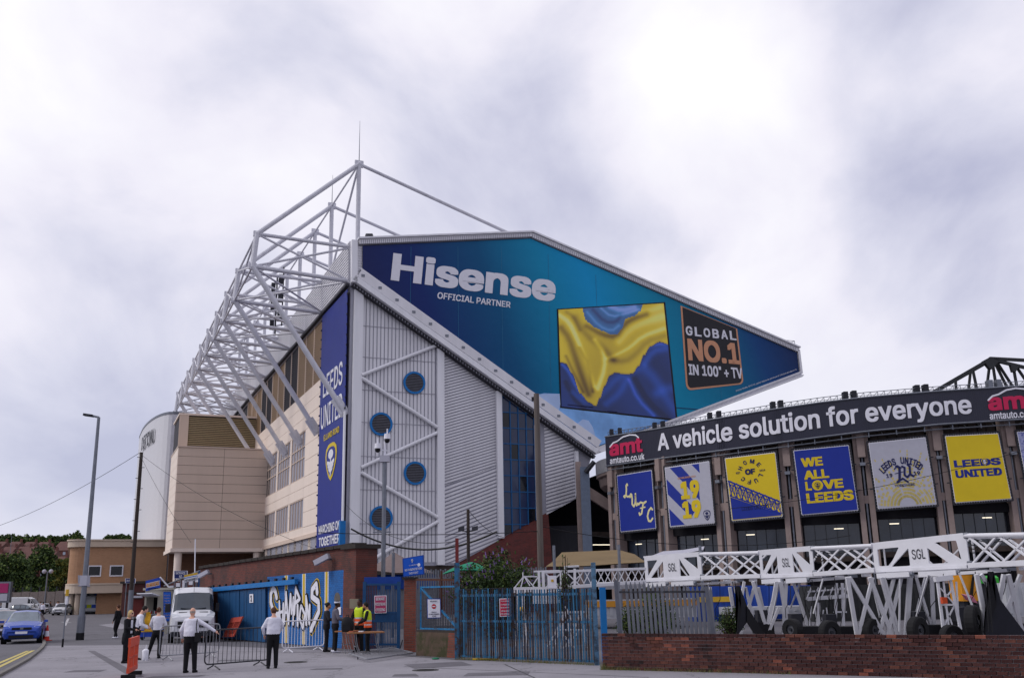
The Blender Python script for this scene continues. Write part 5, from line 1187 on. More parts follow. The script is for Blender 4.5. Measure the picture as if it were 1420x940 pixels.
def sign(name, label, corners, Y, board, rim, texts, tm, cat='sign', th=.03, post=None):
    q = [atY(x, y, Y) for x, y in corners]; S = Surf(*q); r = empty(name, S.p(.5, 1), label, cat)
    mb = MB(); S.slab(mb, [(0, 0), (1, 0), (1, 1), (0, 1)], -th, th); mb.build('board', rim, r)
    mb = MB(); S.slab(mb, [(.05, .04), (.95, .04), (.95, .96), (.05, .96)], .002, .004); mb.build('face', board, r)
    for t in texts: mb = MB(); S.text(mb, t[0], *t[1:5], .02 if len(t) < 6 else t[5], .012); mb.build('lettering', tm, r)
    return S, r
pk = mat('sign_pink', 'a83a62', .5, var=.08)
sign('warning_sign', 'pink warning sign BEWARE PEDESTRIANS CROSSING fixed to the blue barred gate', ((519, 825.5), (536, 825), (536, 849.5), (519.5, 850)), YG - .1, pk, M['pw'], [('BEWARE', .14, .1, .86, .27), ('PEDESTRIANS', .08, .40, .92, .57), ('CROSSING', .12, .72, .88, .89)], M['pw'])
pb = brickmat('pillar_brick', '83402f', '67332a', '5e4a42', 0, stain=.45)
pil = empty('brick_pillar', xAt(568, 35.3), 'square red brick pillar carrying the bright blue parking sign', 'pillar'); p = xAt(568, 35.3); zt_ = ztop(p, 803)
MB().box((p.x - .19, p.y, 0), (p.x + .19, p.y + .42, zt_)).build('shaft', pb, pil); MB().box((p.x - .26, p.y - .06, zt_), (p.x + .26, p.y + .48, zt_ + .08)).build('cap', MATS['coping'], pil)
S, r = sign('parking_sign', 'bright blue sign NO PARKING BEYOND THIS POINT on top of the brick pillar', ((558, 774), (587.5, 769), (588.5, 796), (559, 799.5)), 35.2, mat('sign_blue', '0b4fb8', .4, var=.04), mat('sign_blue_edge', '0a3d90', .4), [('ELLAND ROAD', .3, .41, .7, .47, .005), ('NO PARKING BEYOND', .1, .60, .9, .72, .01), ('THIS POINT', .28, .80, .72, .91, .01)], M['pw'])
crest(S, .45, .22, .09, .20, r, .015, ('pw', 'navyd', 'pw')); mb = MB(); S.face(mb, [(.76 + .07 * math.cos(i * .785), .47 + .09 * math.sin(i * .785)) for i in range(8)], .012); mb.build('disc', M['pw'], r)
MB().bar(atY(575, 800, 35.25), atY(575, 798, 35.25), .06).build('bracket', M['steel'], r)
# dwarf wall with framed mesh panel
a, b_ = G(577, 908.5), G(633, 912); dd = (b_ - a).normalized(); nn = Vector((dd.y, -dd.x, 0)); nn = -nn if nn.dot(-a) < 0 else nn; za = ztop(a, 875.5)
dw = empty('dwarf_wall', a.lerp(b_, .5), 'short stained rendered wall below the blue mesh panel', 'wall'); MB().prism([a, b_, b_ + Vector((0, 0, za)), a + Vector((0, 0, za))], -nn * .35).build('render', mat('stained_render', '54463c', .9, var=.25, scale=2.5, second='3a3a26', sfac=.5, sscale=2.), dw)
MB().prism([b_.lerp(a, .22) + nn * .012, b_ + nn * .012, b_ + nn * .012 + Vector((0, 0, za)), b_.lerp(a, .18) + nn * .012 + Vector((0, 0, za))], -nn * .02).build('bare_brick', pb, dw)
MB().prism([a + Vector((0, 0, za)), b_ + Vector((0, 0, za)), b_ + Vector((0, 0, za + .06)), a + Vector((0, 0, za + .06))], -nn * .4).build('coping', MATS['coping'], dw)
mp_ = empty('mesh_panel', a.lerp(b_, .5) + Vector((0, 0, za)), 'blue framed wire mesh panel with a diagonal brace and a no entry notice', 'fence panel')
def mpp(s, z): return a.lerp(b_, s) - nn * .15 + Vector((0, 0, z))
z0, z1 = za + .1, ztop(a, 814)
for p, q in (((.02, z0), (.97, z0)), ((.97, z0), (.97, z1)), ((.97, z1), (.02, z1)), ((.02, z1), (.02, z0)), ((.02, z1), (.97, z0))): MB().bar(mpp(*p), mpp(*q), .07, .05).build('frame_bar', gbl, mp_)
mb = MB()
for k in range(28): mb.bar(mpp(.03 + k / 28 * .94, z0), mpp(.03 + k / 28 * .94, z1), .008)
for k in range(30): z = z0 + (z1 - z0) * k / 30; mb.bar(mpp(.02, z), mpp(.97, z), .008)
mb.build('wire_mesh', M['steeld'], mp_, 'stuff')
mb = MB(); mb.bar(mpp(-.1, z1 + .25), mpp(1., z1 + .2), .06); mb.bar(mpp(.55, z0 + .6), mpp(.55, z1 + .5), .07); mb.build('rusty_rail', mat('rust', '4a2d22', .8, var=.3, scale=6), mp_)
S, r = sign('entry_notice', 'small white notice with a red no entry disc on the blue mesh panel', ((592, 829.5), (611, 829.5), (611.5, 856.5), (592.5, 857)), a.lerp(b_, .4).y - .25, M['pw'], mat('sign_blue_edge', '0a3d90'), [('NO ENTRY', .25, .1, .75, .17, .005), ('STRICTLY', .3, .66, .7, .72, .005), ('NO UNAUTHORISED', .12, .76, .88, .82, .005), ('ACCESS', .35, .86, .65, .91, .005)], M['navyd'])
mb = MB(); S.face(mb, [(.5 + .17 * math.cos(i * .524), .4 + .125 * math.sin(i * .524)) for i in range(12)], .012); mb.build('disc', M['red'], r); mb = MB(); S.face(mb, [(.39, .375), (.61, .375), (.61, .425), (.39, .425)], .018); mb.build('bar', M['pw'], r)
# ---------------------------------------------------------------- big double gate
gA, gB = G(634.5, 913.5), G(828, 922); gd_ = (gB - gA).normalized(); gn = Vector((gd_.y, -gd_.x, 0)); gn = -gn if gn.dot(-gA) < 0 else gn; GL = (gB - gA).length
rust = MATS['rust']; gpaint = mat('gate_worn_blue', '275c7f', .55, var=.18, scale=5, second='3a2c28', sfac=.46, sscale=6)
gbar = [gpaint, mat('gate_bar_dark', '1b3550', .6, var=.25, scale=5, second='2f211c', sfac=.52, sscale=6), mat('gate_bar_light', '366f92', .5, var=.15, scale=5, second='4a3a34', sfac=.38, sscale=6)]
def gpt(px, z, o=0.):
    v = plane(px, 860, gA, gn); return Vector((v.x, v.y, z)) + gn * o
gate = empty('double_gate', gA.lerp(gB, .5), 'wide worn blue double gate of iron bars backed with rusty mesh', 'gate')
GT, GBt = ztop(gA, 820), .10
pA = gA; 
for (px, yt, w, m_) in ((634.5, 780, .16, gpaint),):
    MB().box((gA.x - w / 2, gA.y - w / 2, 0), (gA.x + w / 2, gA.y + w / 2, ztop(gA, yt))).build('gate_post', m_, gate); MB().box((gA.x - .05, gA.y - .05, ztop(gA, yt)), (gA.x + .05, gA.y + .05, ztop(gA, 746))).build('post_extension', mat('red_oxide', '6a2b2c', .8, var=.2, scale=6), gate)
z2 = ztop(gB, 779.5); MB().box((gB.x - .06, gB.y - .06, 0), (gB.x + .06, gB.y + .06, z2)).build('gate_post', mat('worn_post', '5a7f9c', .5, .2, var=.2, scale=5, second='3c4a58', sfac=.5, sscale=5), gate)
for x0, x1 in ((638, 710.5), (713, 823)):
    leaf = link('gate_leaf', None, gate)
    for z, t_ in ((GBt, .06), (1.12, .06), (GT - .12, .07)): MB().bar(gpt(x0, z), gpt(x1, z), .05, t_, up=(0, 0, 1)).build('rail', gpaint, leaf)
    n = 25 if x0 < 700 else 30
    for k in range(n + 1):
        x = x0 + (x1 - x0) * k / n; e_ = k in (0, n); lean = random.gauss(0, .012)
        q = MB(); q.bar(gpt(x, GBt - .03, .02), gpt(x, GT + (.02 if x0 > 700 else .03 + .05 * random.random()), .02) + gd_ * lean, .055 if e_ else .035, .04); q.build('bar', gbar[k % 3 if k % 5 else 1], leaf)
mb = MB()
for k in range(120): x = 638.5 + 184 * k / 120; mb.bar(gpt(x, .1, -.04), gpt(x, GT - .12, -.04), .006)
for k in range(46): z = .1 + (GT - .25) * k / 46; mb.bar(gpt(638.5, z, -.04), gpt(823, z, -.04), .007)
mb.build('wire_mesh', M['steeld'], gate, 'stuff')
mb = MB()
for k in range(24): c = gpt(638.5 + 72 * (k + .5) / 24, GT + .03); mb.path([c + gd_ * .05 * math.cos(i * .7) + Vector((0, 0, .05 * math.sin(i * .7))) for i in range(6)], .008, 4)
mb.build('scroll_top', gbar[1], gate, 'stuff')
c1 = gpt(834, 0); MB().box((c1.x - .02, c1.y - .1, .1), (c1.x + .14, c1.y + .1, ztop(c1, 814))).build('slide_channel', mat('channel_blue', '1667a6', .5, var=.1), gate)
S, r = sign('gate_notice', 'red rectangular notice with white print wired to the left gate leaf', ((692.5, 829.5), (708.5, 829), (708.8, 854), (693, 854.5)), gpt(700, 1).y - .12, mat('notice_red', 'b01f40', .5, var=.05), M['pw'], [('These gates are', .1, .10, .9, .20, .01), ('in constant use', .12, .28, .88, .38, .01), ('Vehicles parked here', .08, .46, .92, .56, .01), ('will be moved', .12, .64, .88, .74, .01), ('at the owners cost', .08, .80, .92, .90, .01)], M['pw'])
MB().box((gpt(655, 0).x, gpt(655, 0).y - .25, .01), (gpt(690, 0).x, gpt(655, 0).y - .1, .05)).build('yellow_strip', mat('strip_yellow', 'b8961e', .7), gate)
# ---------------------------------------------------------------- galvanised palisade section standing on the low wall
LW0, LW1 = G(836, 928), G(1424, 942.5); lwd = (LW1 - LW0).normalized(); lwn = Vector((lwd.y, -lwd.x, 0)); lwn = -lwn if lwn.dot(-LW0) < 0 else lwn; LWH = ztop(LW0, 877.5)
pf = empty('palisade_fence', LW0 + lwd * 1.2, 'leaning grey palisade fence section standing on the low brick wall', 'fence')
def pfp(px, py): return plane(px, py, LW0 - lwn * .35, lwn)
gal = mat('palisade_grey', '5b5e68', .5, .3, var=.12, scale=5)
for k in range(20):
    x = 868.5 + k * 6.15; yt = 808 + (k * .35 if k > 4 else 0) - (0 if k else 1); b0 = pfp(x + 6, 884); t0 = pfp(x, yt); ax = (b0 - t0).normalized(); s_ = lwd * .035
    mb = MB(); mb.prism([b0 - s_, b0 + s_, t0 + s_ - Vector((0, 0, .08)), t0 + s_ * .45, t0, t0 - s_ * .45, t0 - s_ - Vector((0, 0, .08))][:3] + [t0 + Vector((0, 0, .04)), t0 - s_ - Vector((0, 0, .08))], lwn * .025); mb.build('pale', gal, pf)
MB().bar(pfp(856, 820.5), pfp(980, 820), .05, .05).build('rail', M['steeld'], pf)
MB().bar(pfp(860, 884), pfp(853.5, 804), .13, .09).build('post', gal, pf); MB().bar(pfp(862.5, 884), pfp(858, 806), .05, .05).build('post', M['steel'], pf); MB().bar(pfp(989, 884), pfp(979, 813), .11, .08).build('post', gal, pf)
# ---------------------------------------------------------------- low brick wall, brick by brick
LL = (LW1 - LW0).length + 3.0; lw = empty('low_brick_wall', LW0, 'low dark red brick wall along the pavement in the right foreground', 'wall', rz=math.atan2(lwd.y, lwd.x))
sgn = -1 if Vector((-lwd.y, lwd.x, 0)).dot(lwn) < 0 else 1    # local y of the street face
mb = MB(); mb.box((.03, .02, 0), (LL, .30, LWH - .01)); mb.build('mortar_core', mat('mortar', '6a5f5a', .95, var=.2, scale=3, bump=.4, second='2c2524', sfac=.5, sscale=1.2), lw)
BM = [mat('brick_a', '482b28', .85, var=.25, scale=9, bump=.5, bscale=60, second='2a1b1b', sfac=.42, sscale=4), mat('brick_b', '50302b', .85, var=.25, scale=9, bump=.5, bscale=60, second='301d1c', sfac=.40, sscale=4), mat('brick_c', '3a201f', .85, var=.25, scale=9, bump=.5, bscale=60, second='241818', sfac=.45, sscale=3),
      mat('brick_d', '5c372e', .85, var=.2, scale=9, bump=.5, bscale=60, second='3a2320', sfac=.3, sscale=5), mat('brick_orange', '764437', .85, var=.2, scale=9, bump=.5, bscale=60)]
NC = int(LWH / .0752); ch_ = LWH / NC; rnd = random.Random(11); bmesh_c = {}
def brickmesh(mi, L, v):
    k = (mi, L, v)
    if k not in bmesh_c:
        q = MB(); r2 = random.Random(v); j = lambda: r2.uniform(-.004, .004)
        x0, x1, z0, z1 = .005, L - .006, .004, ch_ - .006; b_ = .007
        f = [(x0 + b_ + j(), -.012 + j(), z0 + b_), (x1 - b_ + j(), -.012 + j(), z0 + b_), (x1 - b_ + j(), -.012 + j(), z1 - b_), (x0 + b_ + j(), -.012 + j(), z1 - b_)]
        m_ = [(x0, -.003, z0), (x1, -.003, z0), (x1, -.003, z1), (x0, -.003, z1)]; bk_ = [(x, .1, z) for x, _, z in m_]
        q.add(f + m_ + bk_, [(0, 1, 2, 3), (4, 5, 1, 0), (5, 6, 2, 1), (6, 7, 3, 2), (7, 4, 0, 3), (8, 9, 5, 4), (9, 10, 6, 5), (10, 11, 7, 6), (11, 8, 4, 7)]); bmesh_c[k] = q.mesh('brick', BM[mi])
    return bmesh_c[k]
bricks = []
for c in range(NC):
    x = 0. if c % 2 == 0 else .1125; 
    if c % 2: bricks.append((0., c, .1125))
    while x < LL - .05: bricks.append((x, c, .225)); x += .225
fullL = (LW1 - LW0).length
far = MB(); vis = sorted([b for b in bricks if b[0] < fullL], key=lambda b: -b[0]); near = set(vis[:296])
def bcol(x, c):
    r_ = rnd.random(); u = x / fullL
    if c == NC - 1: return 4 if r_ < .08 else (3 if r_ < .2 else 2)
    if .12 < u < .24 and c > 1: return 3 if r_ < .4 else (4 if r_ < .5 else 1)
    if r_ < .015: return 4
    if r_ < .07: return 3
    if u > .45 or (.24 < u < .30): return 2 if r_ < .55 else (0 if r_ < .85 else 1)
    return 0 if r_ < .45 else (1 if r_ < .85 else 2)
for b in bricks:
    x, c, L = b; mi = bcol(x, c)
    if b in near: o = link('brick', brickmesh(mi, L, rnd.randrange(4)), lw, Vector((x, rnd.uniform(-.003, .004), c * ch_)))
    else:
        me_v = [(x + .005, -.012 + rnd.uniform(-.003, .003), c * ch_ + .005), (x + L - .006, -.012, c * ch_ + .005), (x + L - .006, -.012, (c + 1) * ch_ - .006), (x + .005, -.012, (c + 1) * ch_ - .006)]
        far.add(me_v + [(a_, .1, d_) for a_, _, d_ in me_v], [(0, 1, 2, 3), (4, 5, 1, 0), (5, 6, 2, 1), (6, 7, 3, 2), (7, 4, 0, 3)], mi)
me = far.mesh('brickwork', BM); link('brickwork', me, lw, Vector((0, 0, 0)), 'stuff')
mb = MB(); x = 0.
mb = MB()
r4 = random.Random(3)
for k in range(70): x = r4.uniform(.2, fullL); z = r4.uniform(.1, LWH - .05); mb.box((x, -.017, z), (x + r4.uniform(.01, .04), -.012, z + r4.uniform(.01, .03)))
mb.build('lime_spots', mat('lime', '8d8985', .9), lw, 'stuff')
# weeds and rubble at the foot of walls and gate
wd_ = MB(); r5 = random.Random(9)
for k in range(1500):
    f = r5.random(); base_ = LW0.lerp(LW1, f * f * .5) + lwn * abs(r5.gauss(0, .06)) if k % 2 else gA.lerp(gB, r5.random()) + gn * abs(r5.gauss(0, .08)); h = r5.uniform(.02, .13) * (1.6 if f < .15 else 1); t_ = base_ + Vector((r5.gauss(0, .04), r5.gauss(0, .04), h))
    wd_.add([base_ - lwd * .006, base_ + lwd * .006, t_], [(0, 1, 2)], 0 if r5.random() < .6 else 1)
o = wd_.build('weeds', [mat('dry_grass', '6b5f3e', .9), LF[1]], None, 'stuff'); tag(o, 'dry weeds growing along the foot of the gate and low wall', 'weeds')
# ---------------------------------------------------------------- poles and lamps
def lamppost(name, label, px, pyb, yt, arm, r=.11, group='street lamps', dark=False):
    b_ = G(px, pyb); z = ztop(b_, yt); root = empty(name, b_, label, 'street lamp', group)
    MB().tube(b_ + Vector((0, 0, .0)), b_ + Vector((0, 0, 1.2)), r * 1.35, n=12).build('base', M['steel'], root); MB().tube(b_ + Vector((0, 0, 1.2)), b_ + Vector((0, 0, z)), r, r * .55, 12).build('pole', M['steel'], root)
    if dark: MB().tube(b_ + Vector((0, 0, .0)), b_ + Vector((0, 0, .35)), r * 1.4, n=12).build('black_sleeve', M['black'], root)
    MB().tube(b_ + Vector((0, 0, z)), b_ + Vector((-arm * .5, 0, z + .1)), r * .4, n=8).build('arm', M['steel'], root); MB().bar(b_ + Vector((-arm * .4, 0, z + .08)), b_ + Vector((-arm, 0, z + .16)), .28, .12).build('lamp_head', M['steeld'], root)
    MB().obox(b_ + Vector((0, 0, 2.9)), Vector((r * 1.25, 0, 0)), Vector((0, r * 1.25, 0)), Vector((0, 0, .25))).build('collar', M['pgrey'], root)
lamppost('street_lamp', 'tall grey street lamp leaning above the tan brick building', 110.5, 887, 578.5, .8, .14, dark=True)
lamppost('street_lamp', 'thin grey street lamp at the far left in front of the trees', 6, 842, 743, .8, .1)
lamppost('street_lamp', 'slim grey street lamp between the two big trees', 58, 842, 759, .8, .1)
def pole(name, label, px, Y, yt, r0, r1, m, cat='pole', pb=None):
    b_ = xAt(px, Y); z = ztop(b_, yt); r = empty(name, b_, label, cat); MB().tube(b_, b_ + Vector((0, 0, z)), r0, r1, 10).build('shaft', m, r); return r, b_, z
wood = mat('pole_wood', '3b3431', .9, var=.25, scale=3, streak=1, bump=.4); woodg = mat('pole_wood_grey', '5f5855', .9, var=.2, scale=3, streak=1, bump=.4)
r, b_, z = pole('utility_pole', 'dark wooden utility pole with climbing steps behind the kiosk', 181.5, 80, 627, .17, .13, wood)
for k in range(9): q = b_ + Vector((0, 0, z - .4 - k * .85)); s_ = 1 if k % 2 else -1; MB().tube(q, q + Vector((.34 * s_, 0, 0)), .025, n=5).build('step', M['steeld'], r)
MB().tube(b_, b_ + Vector((0, 0, 2.6)), .185, .18, 10).build('pale_sleeve', M['steel'], r)
r, b_, z = pole('utility_pole', 'thick weathered wooden pole in front of the blue glazed bay', 751, 55, 546, .19, .16, woodg)
MB().obox(b_ + Vector((-.18, 0, z - .3)), Vector((.1, 0, 0)), Vector((0, .05, 0)), Vector((0, 0, .12))).build('cable_clamp', M['steeld'], r)
r, b_, z = pole('utility_pole', 'short dark wooden pole with two floodlights beside the purple bush', 650, 56, 706, .11, .09, wood)
for s_ in (-1, 1):
    p = b_ + Vector((.38 * s_, -.1, ztop(b_, 733))); MB().bar(b_ + Vector((0, 0, p.z - .15)), p - Vector((0, 0, .1)), .05).build('arm', M['steeld'], r); MB().obox(p, Vector((.17, 0, .04)), Vector((0, .08, 0)), Vector((0, .03, .12))).build('flood_head', M['steeld'], r)
# post with dome cameras
r, b_, z = pole('camera_post', 'tall grey camera post with two dome cameras in front of the corrugated wall', 531, 42, 636, .095, .085, M['steel'], 'camera post')
MB().obox(b_ + Vector((0, 0, z)), Vector((.2, 0, 0)), Vector((0, .14, 0)), Vector((0, 0, .14))).build('junction_box', M['pgrey'], r)
MB().tube(b_ + Vector((0, 0, z)), b_ + Vector((0, 0, z + .75)), .05).build('stem', M['pw'], r); MB().bar(b_ + Vector((-.32, 0, z + .42)), b_ + Vector((.1, 0, z + .35)), .05).build('arm', M['pw'], r)
for dx, zz_ in ((.1, .95), (-.3, .55)):
    q = b_ + Vector((dx, 0, z + zz_)); MB().tube(q + Vector((0, 0, .12)), q - Vector((0, 0, .1)), .13, .15, 12).build('camera_hood', M['pw'], r); MB().ball(q - Vector((0, 0, .16)), .12).build('camera_dome', M['black'], r); MB().tube(q + Vector((0, 0, .1)), q + Vector((0, 0, .35)), .03).build('hook', M['pw'], r)
MB().bar(b_ + Vector((-.45, 0, ztop(b_, 737.5))), b_ + Vector((.3, 0, ztop(b_, 737.5))), .05).build('crossbar', M['steel'], r)
# camera post among far lamps and the thin sign post
r, b_, z = pole('camera_post', 'slim far camera post in front of the trees by the car park', 63, 150, 792, .12, .1, M['steel'], 'camera post')
for dx in (-.5, .5): MB().ball(b_ + Vector((dx, 0, z)), .32).build('camera_dome', M['pgrey'], r)
b_ = G(86.5, 897); z = ztop(b_, 826); r = empty('marker_post', b_, 'thin dark post with a small yellow cap near the tan building', 'post')
MB().tube(b_, b_ + Vector((0, 0, z)), .03, n=8).build('shaft', M['steel'], r); MB().tube(b_, b_ + Vector((0, 0, .35)), .045, n=8).build('black_base', M['black'], r); MB().tube(b_ + Vector((0, 0, z)), b_ + Vector((0, 0, z + .28)), .07, n=8).build('cap', mat('cap_yellow', 'c09a2c', .5), r); MB().tube(b_ + Vector((0, 0, z - .35)), b_ + Vector((0, 0, z)), .05, n=8).build('white_band', M['pw'], r)
# overhead cables, each one sagging
def cable(label, a, b_, sag, rad=.02, n=18, m=None):
    pts = [a.lerp(b_, k / n) - Vector((0, 0, sag * 4 * (k / n) * (1 - k / n))) for k in range(n + 1)]; mb = MB(); mb.path(pts, rad, 5); o = mb.build('cable', m or M['black'], None, loc=a); tag(o, label, 'cable', 'overhead cables')
cable('thick black cable sagging from the blue cabinet to the short wooden pole', atY(487, 733, 60), atY(689, 737, 56), 1.1, .055)
up_ = atY(193, 628, 80)
cable('thin cable from the utility pole off to the left', up_, atY(-60, 745, 120), 1.0, .02); cable('thin cable from the utility pole down past the tan stair block', up_, atY(265, 752, 70), .3, .014)
cable('thin cable from the utility pole across the stair block', up_, atY(480, 775, 60), .8, .014)
cable('thin straight wire across the corrugated gable to the thick pole', atY(440, 738, 50), atY(751, 736, 55), .15, .02); cable('thin wire running right from the thick wooden pole', atY(751, 730, 55), atY(1180, 742, 60), .8, .018)
cable('thin wire from the top of the short wooden pole to the gable corner', atY(650, 708, 56), atY(700, 745, 70), .3, .018); cable('thin wire crossing the posters to the right', atY(1010, 705, 60), atY(1425, 622, 62), .5, .016)
cable('faint wire crossing the lower gable bay', atY(480, 700, 60), atY(634, 750, 40), .8, .014)
# ---------------------------------------------------------------- canopies in the yard
def sail(name, label, grid, Y0, Y1, m, cat='canopy'):     # grid rows of pixel points from front to back
    vs = []; nr = len(grid); nc = len(grid[0]); fs = []
    for j, row in enumerate(grid):
        for i, (x, y) in enumerate(row): vs.append(atY(x, y, Y0 + (Y1 - Y0) * j / (nr - 1)))
    for j in range(nr - 1):
        for i in range(nc - 1): a = j * nc + i; fs.append((a, a + 1, a + nc + 1, a + nc))
    vs2 = [v - Vector((0, 0, .04)) for v in vs]; n0 = len(vs); fs2 = [tuple(i + n0 for i in f[::-1]) for f in fs]
    mb = MB(); mb.add(vs + vs2, fs + fs2); r = empty(name, vs[0], label, cat); mb.build('fabric', m, r, smooth=True); return r
taupe = mat('taupe_fabric', '6b5d5c', .8, var=.08); tanf = mat('tan_fabric', '756347', .8, var=.08, scale=.8, streak=1)
sail('sail_canopy', 'brown taupe shade sail rising to a point behind the blue pedestrian gate', [[(500, 797), (522, 791), (548, 794), (575, 793), (600, 794)], [(508, 789), (524, 781), (546, 776), (572, 785), (598, 791)], [(518, 784), (530, 782), (546, 765), (566, 776), (590, 789)]], 50, 55, taupe)
sail('sail_canopy', 'mustard tan shade sail stretched in front of the concrete stand', [[(757, 785), (790, 785), (825, 783.5), (860, 781), (896, 779)], [(768, 777), (795, 776), (825, 775), (858, 773), (890, 775)], [(779, 765.5), (800, 764.5), (828, 763.5), (858, 762), (880, 768)]], 52, 60, tanf)
sail('sail_canopy', 'small white awning edge above the left end of the white boom', [[(893, 776), (915, 771), (945, 768), (975, 762)], [(897, 773), (919, 764), (948, 762), (977, 757)]], 50, 53, M['pgrey'])
sail('parasol', 'green and white striped parasol beside the purple bush', [[(612, 796), (632, 790), (655, 790), (690, 792)], [(628, 787), (640, 784), (658, 783), (680, 789)], [(650, 779.5), (652, 779), (655, 779), (658, 779.5)]], 44, 46, mat('parasol_green', '0f7a5c', .7, var=.1), 'parasol')
for k, (px, yt, Y, lab) in enumerate(((498, 768, 48, 'grey steel canopy post nearest the end of the brick wall'), (545, 766, 47, 'grey steel canopy post behind the pedestrian gate'), (770, 756, 50, 'grey steel post at the left edge of the tan canopy'), (861, 755, 50, 'grey steel post at the right side of the tan canopy'), (975, 756, 50, 'grey steel post at the tip of the white awning'))):
    p = xAt(px, Y); o = MB().tube(p, p + Vector((0, 0, ztop(p, yt))), .075, n=10).build('canopy_post', M['steel'], None, loc=p); tag(o, lab, 'post', 'canopy posts')
sb = xAt(585, 60)
sf_ = empty('yard_fence', xAt(600, 46), 'pale grey upright steel fence running behind the mesh panel and bush', 'fence')
a, b_ = xAt(560, 46), xAt(760, 46)
for k in range(60):
    p = a.lerp(b_, k / 60); MB().box((p.x, p.y, 0), (p.x + .07, p.y + .03, 2.95 + .05 * (k % 2))).build('pale', M['steel'], sf_)
MB().bar(a + Vector((0, 0, 2.6)), b_ + Vector((0, 0, 2.6)), .05).build('rail', M['steel'], sf_); MB().bar(a + Vector((0, 0, .5)), b_ + Vector((0, 0, .5)), .05).build('rail', M['steel'], sf_)
MB().box((xAt(555, 50).x, 50, 0), (xAt(628, 50).x, 52, 2.6)).build('x', M['blue']) if 0 else None
cab = empty('yard_cabin', xAt(530, 58), 'blue and brown low cabin behind the pedestrian gate', 'cabin')
a, b_ = xAt(500, 58), xAt(600, 58); MB().box((a.x, 58, 0), (b_.x, 61, 2.2)).build('wall', mat('cabin_grey', '6e6f76', .7), cab); MB().box((a.x, 57.9, 2.2), (b_.x, 61, 3.0)).build('fascia', mat('header_blue', '0f3a8a'), cab); MB().box((a.x - .2, 57.6, 3.0), (b_.x + .2, 61.2, 3.25)).build('roof', MATS['coping'], cab)
# ---------------------------------------------------------------- buddleia bush
def bush(name, label, base, w, h, n, leaf, seed, flowers=0, pal=LF):
    rnd = random.Random(seed); base = Vector(base); r = empty(name, base, label, 'bush'); st_ = MB(); lb = MB(); fb = MB()
    for k in range(46):
        a = rnd.uniform(0, 6.28); q = rnd.random() ** .6; tip = base + Vector((w / 2 * q * math.cos(a), w / 2 * q * math.sin(a) * .7, h * (1 - .45 * q * q) * rnd.uniform(.6, 1.02))); mid = base.lerp(tip, .55) + Vector((0, 0, h * .12))
        st_.tube(base, mid, .025, .018, 5); st_.tube(mid, tip, .018, .006, 5)
        for j in range(n // 46):
            t = rnd.random() ** .6; c = (base.lerp(mid, t * 2) if t < .5 else mid.lerp(tip, t * 2 - 1)) + Vector((rnd.gauss(0, 1), rnd.gauss(0, 1), rnd.gauss(0, .8))) * w * .05
            u = Vector((rnd.gauss(0, 1), rnd.gauss(0, 1), rnd.gauss(0, .8))).normalized() * leaf; v = u.cross(Vector((rnd.gauss(0, 1), rnd.gauss(0, 1), rnd.gauss(0, 1)))).normalized() * leaf * .35
            lb.add([c - u, c + v, c + u, c - v], [(0, 1, 2, 3)], 0 if rnd.random() < .5 else (1 if rnd.random() < .75 else 2))
        if k < flowers:
            d = (tip - mid).normalized(); d.z += .2
            for m_ in range(3):
                t2_ = tip + Vector((rnd.gauss(0, 1), rnd.gauss(0, 1), rnd.gauss(0, .8))) * w * .035
                fb.tube(t2_, t2_ + d * .12, .035, .012, 6)
    st_.build('stems', LF[3], r); lb.build('leaves', pal[:3], r, 'stuff')
    if flowers: fb.build('flower_spikes', mat('lilac', '7b5f9c', .8, var=.2), r, 'stuff')
pb_ = xAt(694, 44); bush('buddleia_bush', 'dark leafy bush dotted with purple flower spikes behind the big gate', pb_, 4.6, ztop(pb_, 758), 15000, .10, 3, 46)
p_ = xAt(836, 36); bush('weed_bush', 'small green weeds between the blue post and palisade', p_ + Vector((1.0, 0, 0)), 1.3, 1.6, 1800, .05, 4)
p_ = xAt(905, 33); bush('ivy_bush', 'dark ivy bush behind the leaning palisade fence', p_, 1.7, 2.0, 5000, .05, 6)
p_ = xAt(1008, 38); bush('weed_bush', 'low green weeds by the white legs left of the wall centre', p_, 1.2, 1.3, 1800, .05, 8)
p_ = xAt(836, 34); bush('sapling', 'single thin sapling in front of the tan canopy', xAt(784, 40), .7, ztop(xAt(784, 40), 766), 500, .08, 12)
# ---------------------------------------------------------------- white boom machines behind the low wall
bw2 = mat('boom_white', 'cfcfd6', .4, var=.05, scale=2, second='9c9a98', sfac=.28, sscale=3.5); bwd = mat('boom_white_shade', 'c6c6cc', .45, var=.06, scale=2); rub = mat('rubber', '17171a', .8, var=.15, scale=4); hos = mat('hose', '121216', .5)
NOD = [(896, 46.), (975, 43.5), (1057, 40.7), (1132, 39.), (1217, 36.5), (1350, 33.), (1445, 29.5), (1560, 27.)]   # column, depth
TOPY = {896: 772, 975: 766, 1057: 764, 1132: 758, 1217: 754, 1350: 740, 1445: 738, 1560: 728}; BOTY = {896: 806, 975: 803, 1057: 801, 1132: 798.5, 1217: 793, 1350: 787, 1445: 783, 1560: 782}
ZT, ZB = [ztop(xAt(x, Y), TOPY[x]) for x, Y in NOD], [ztop(xAt(x, Y), BOTY[x]) for x, Y in NOD]
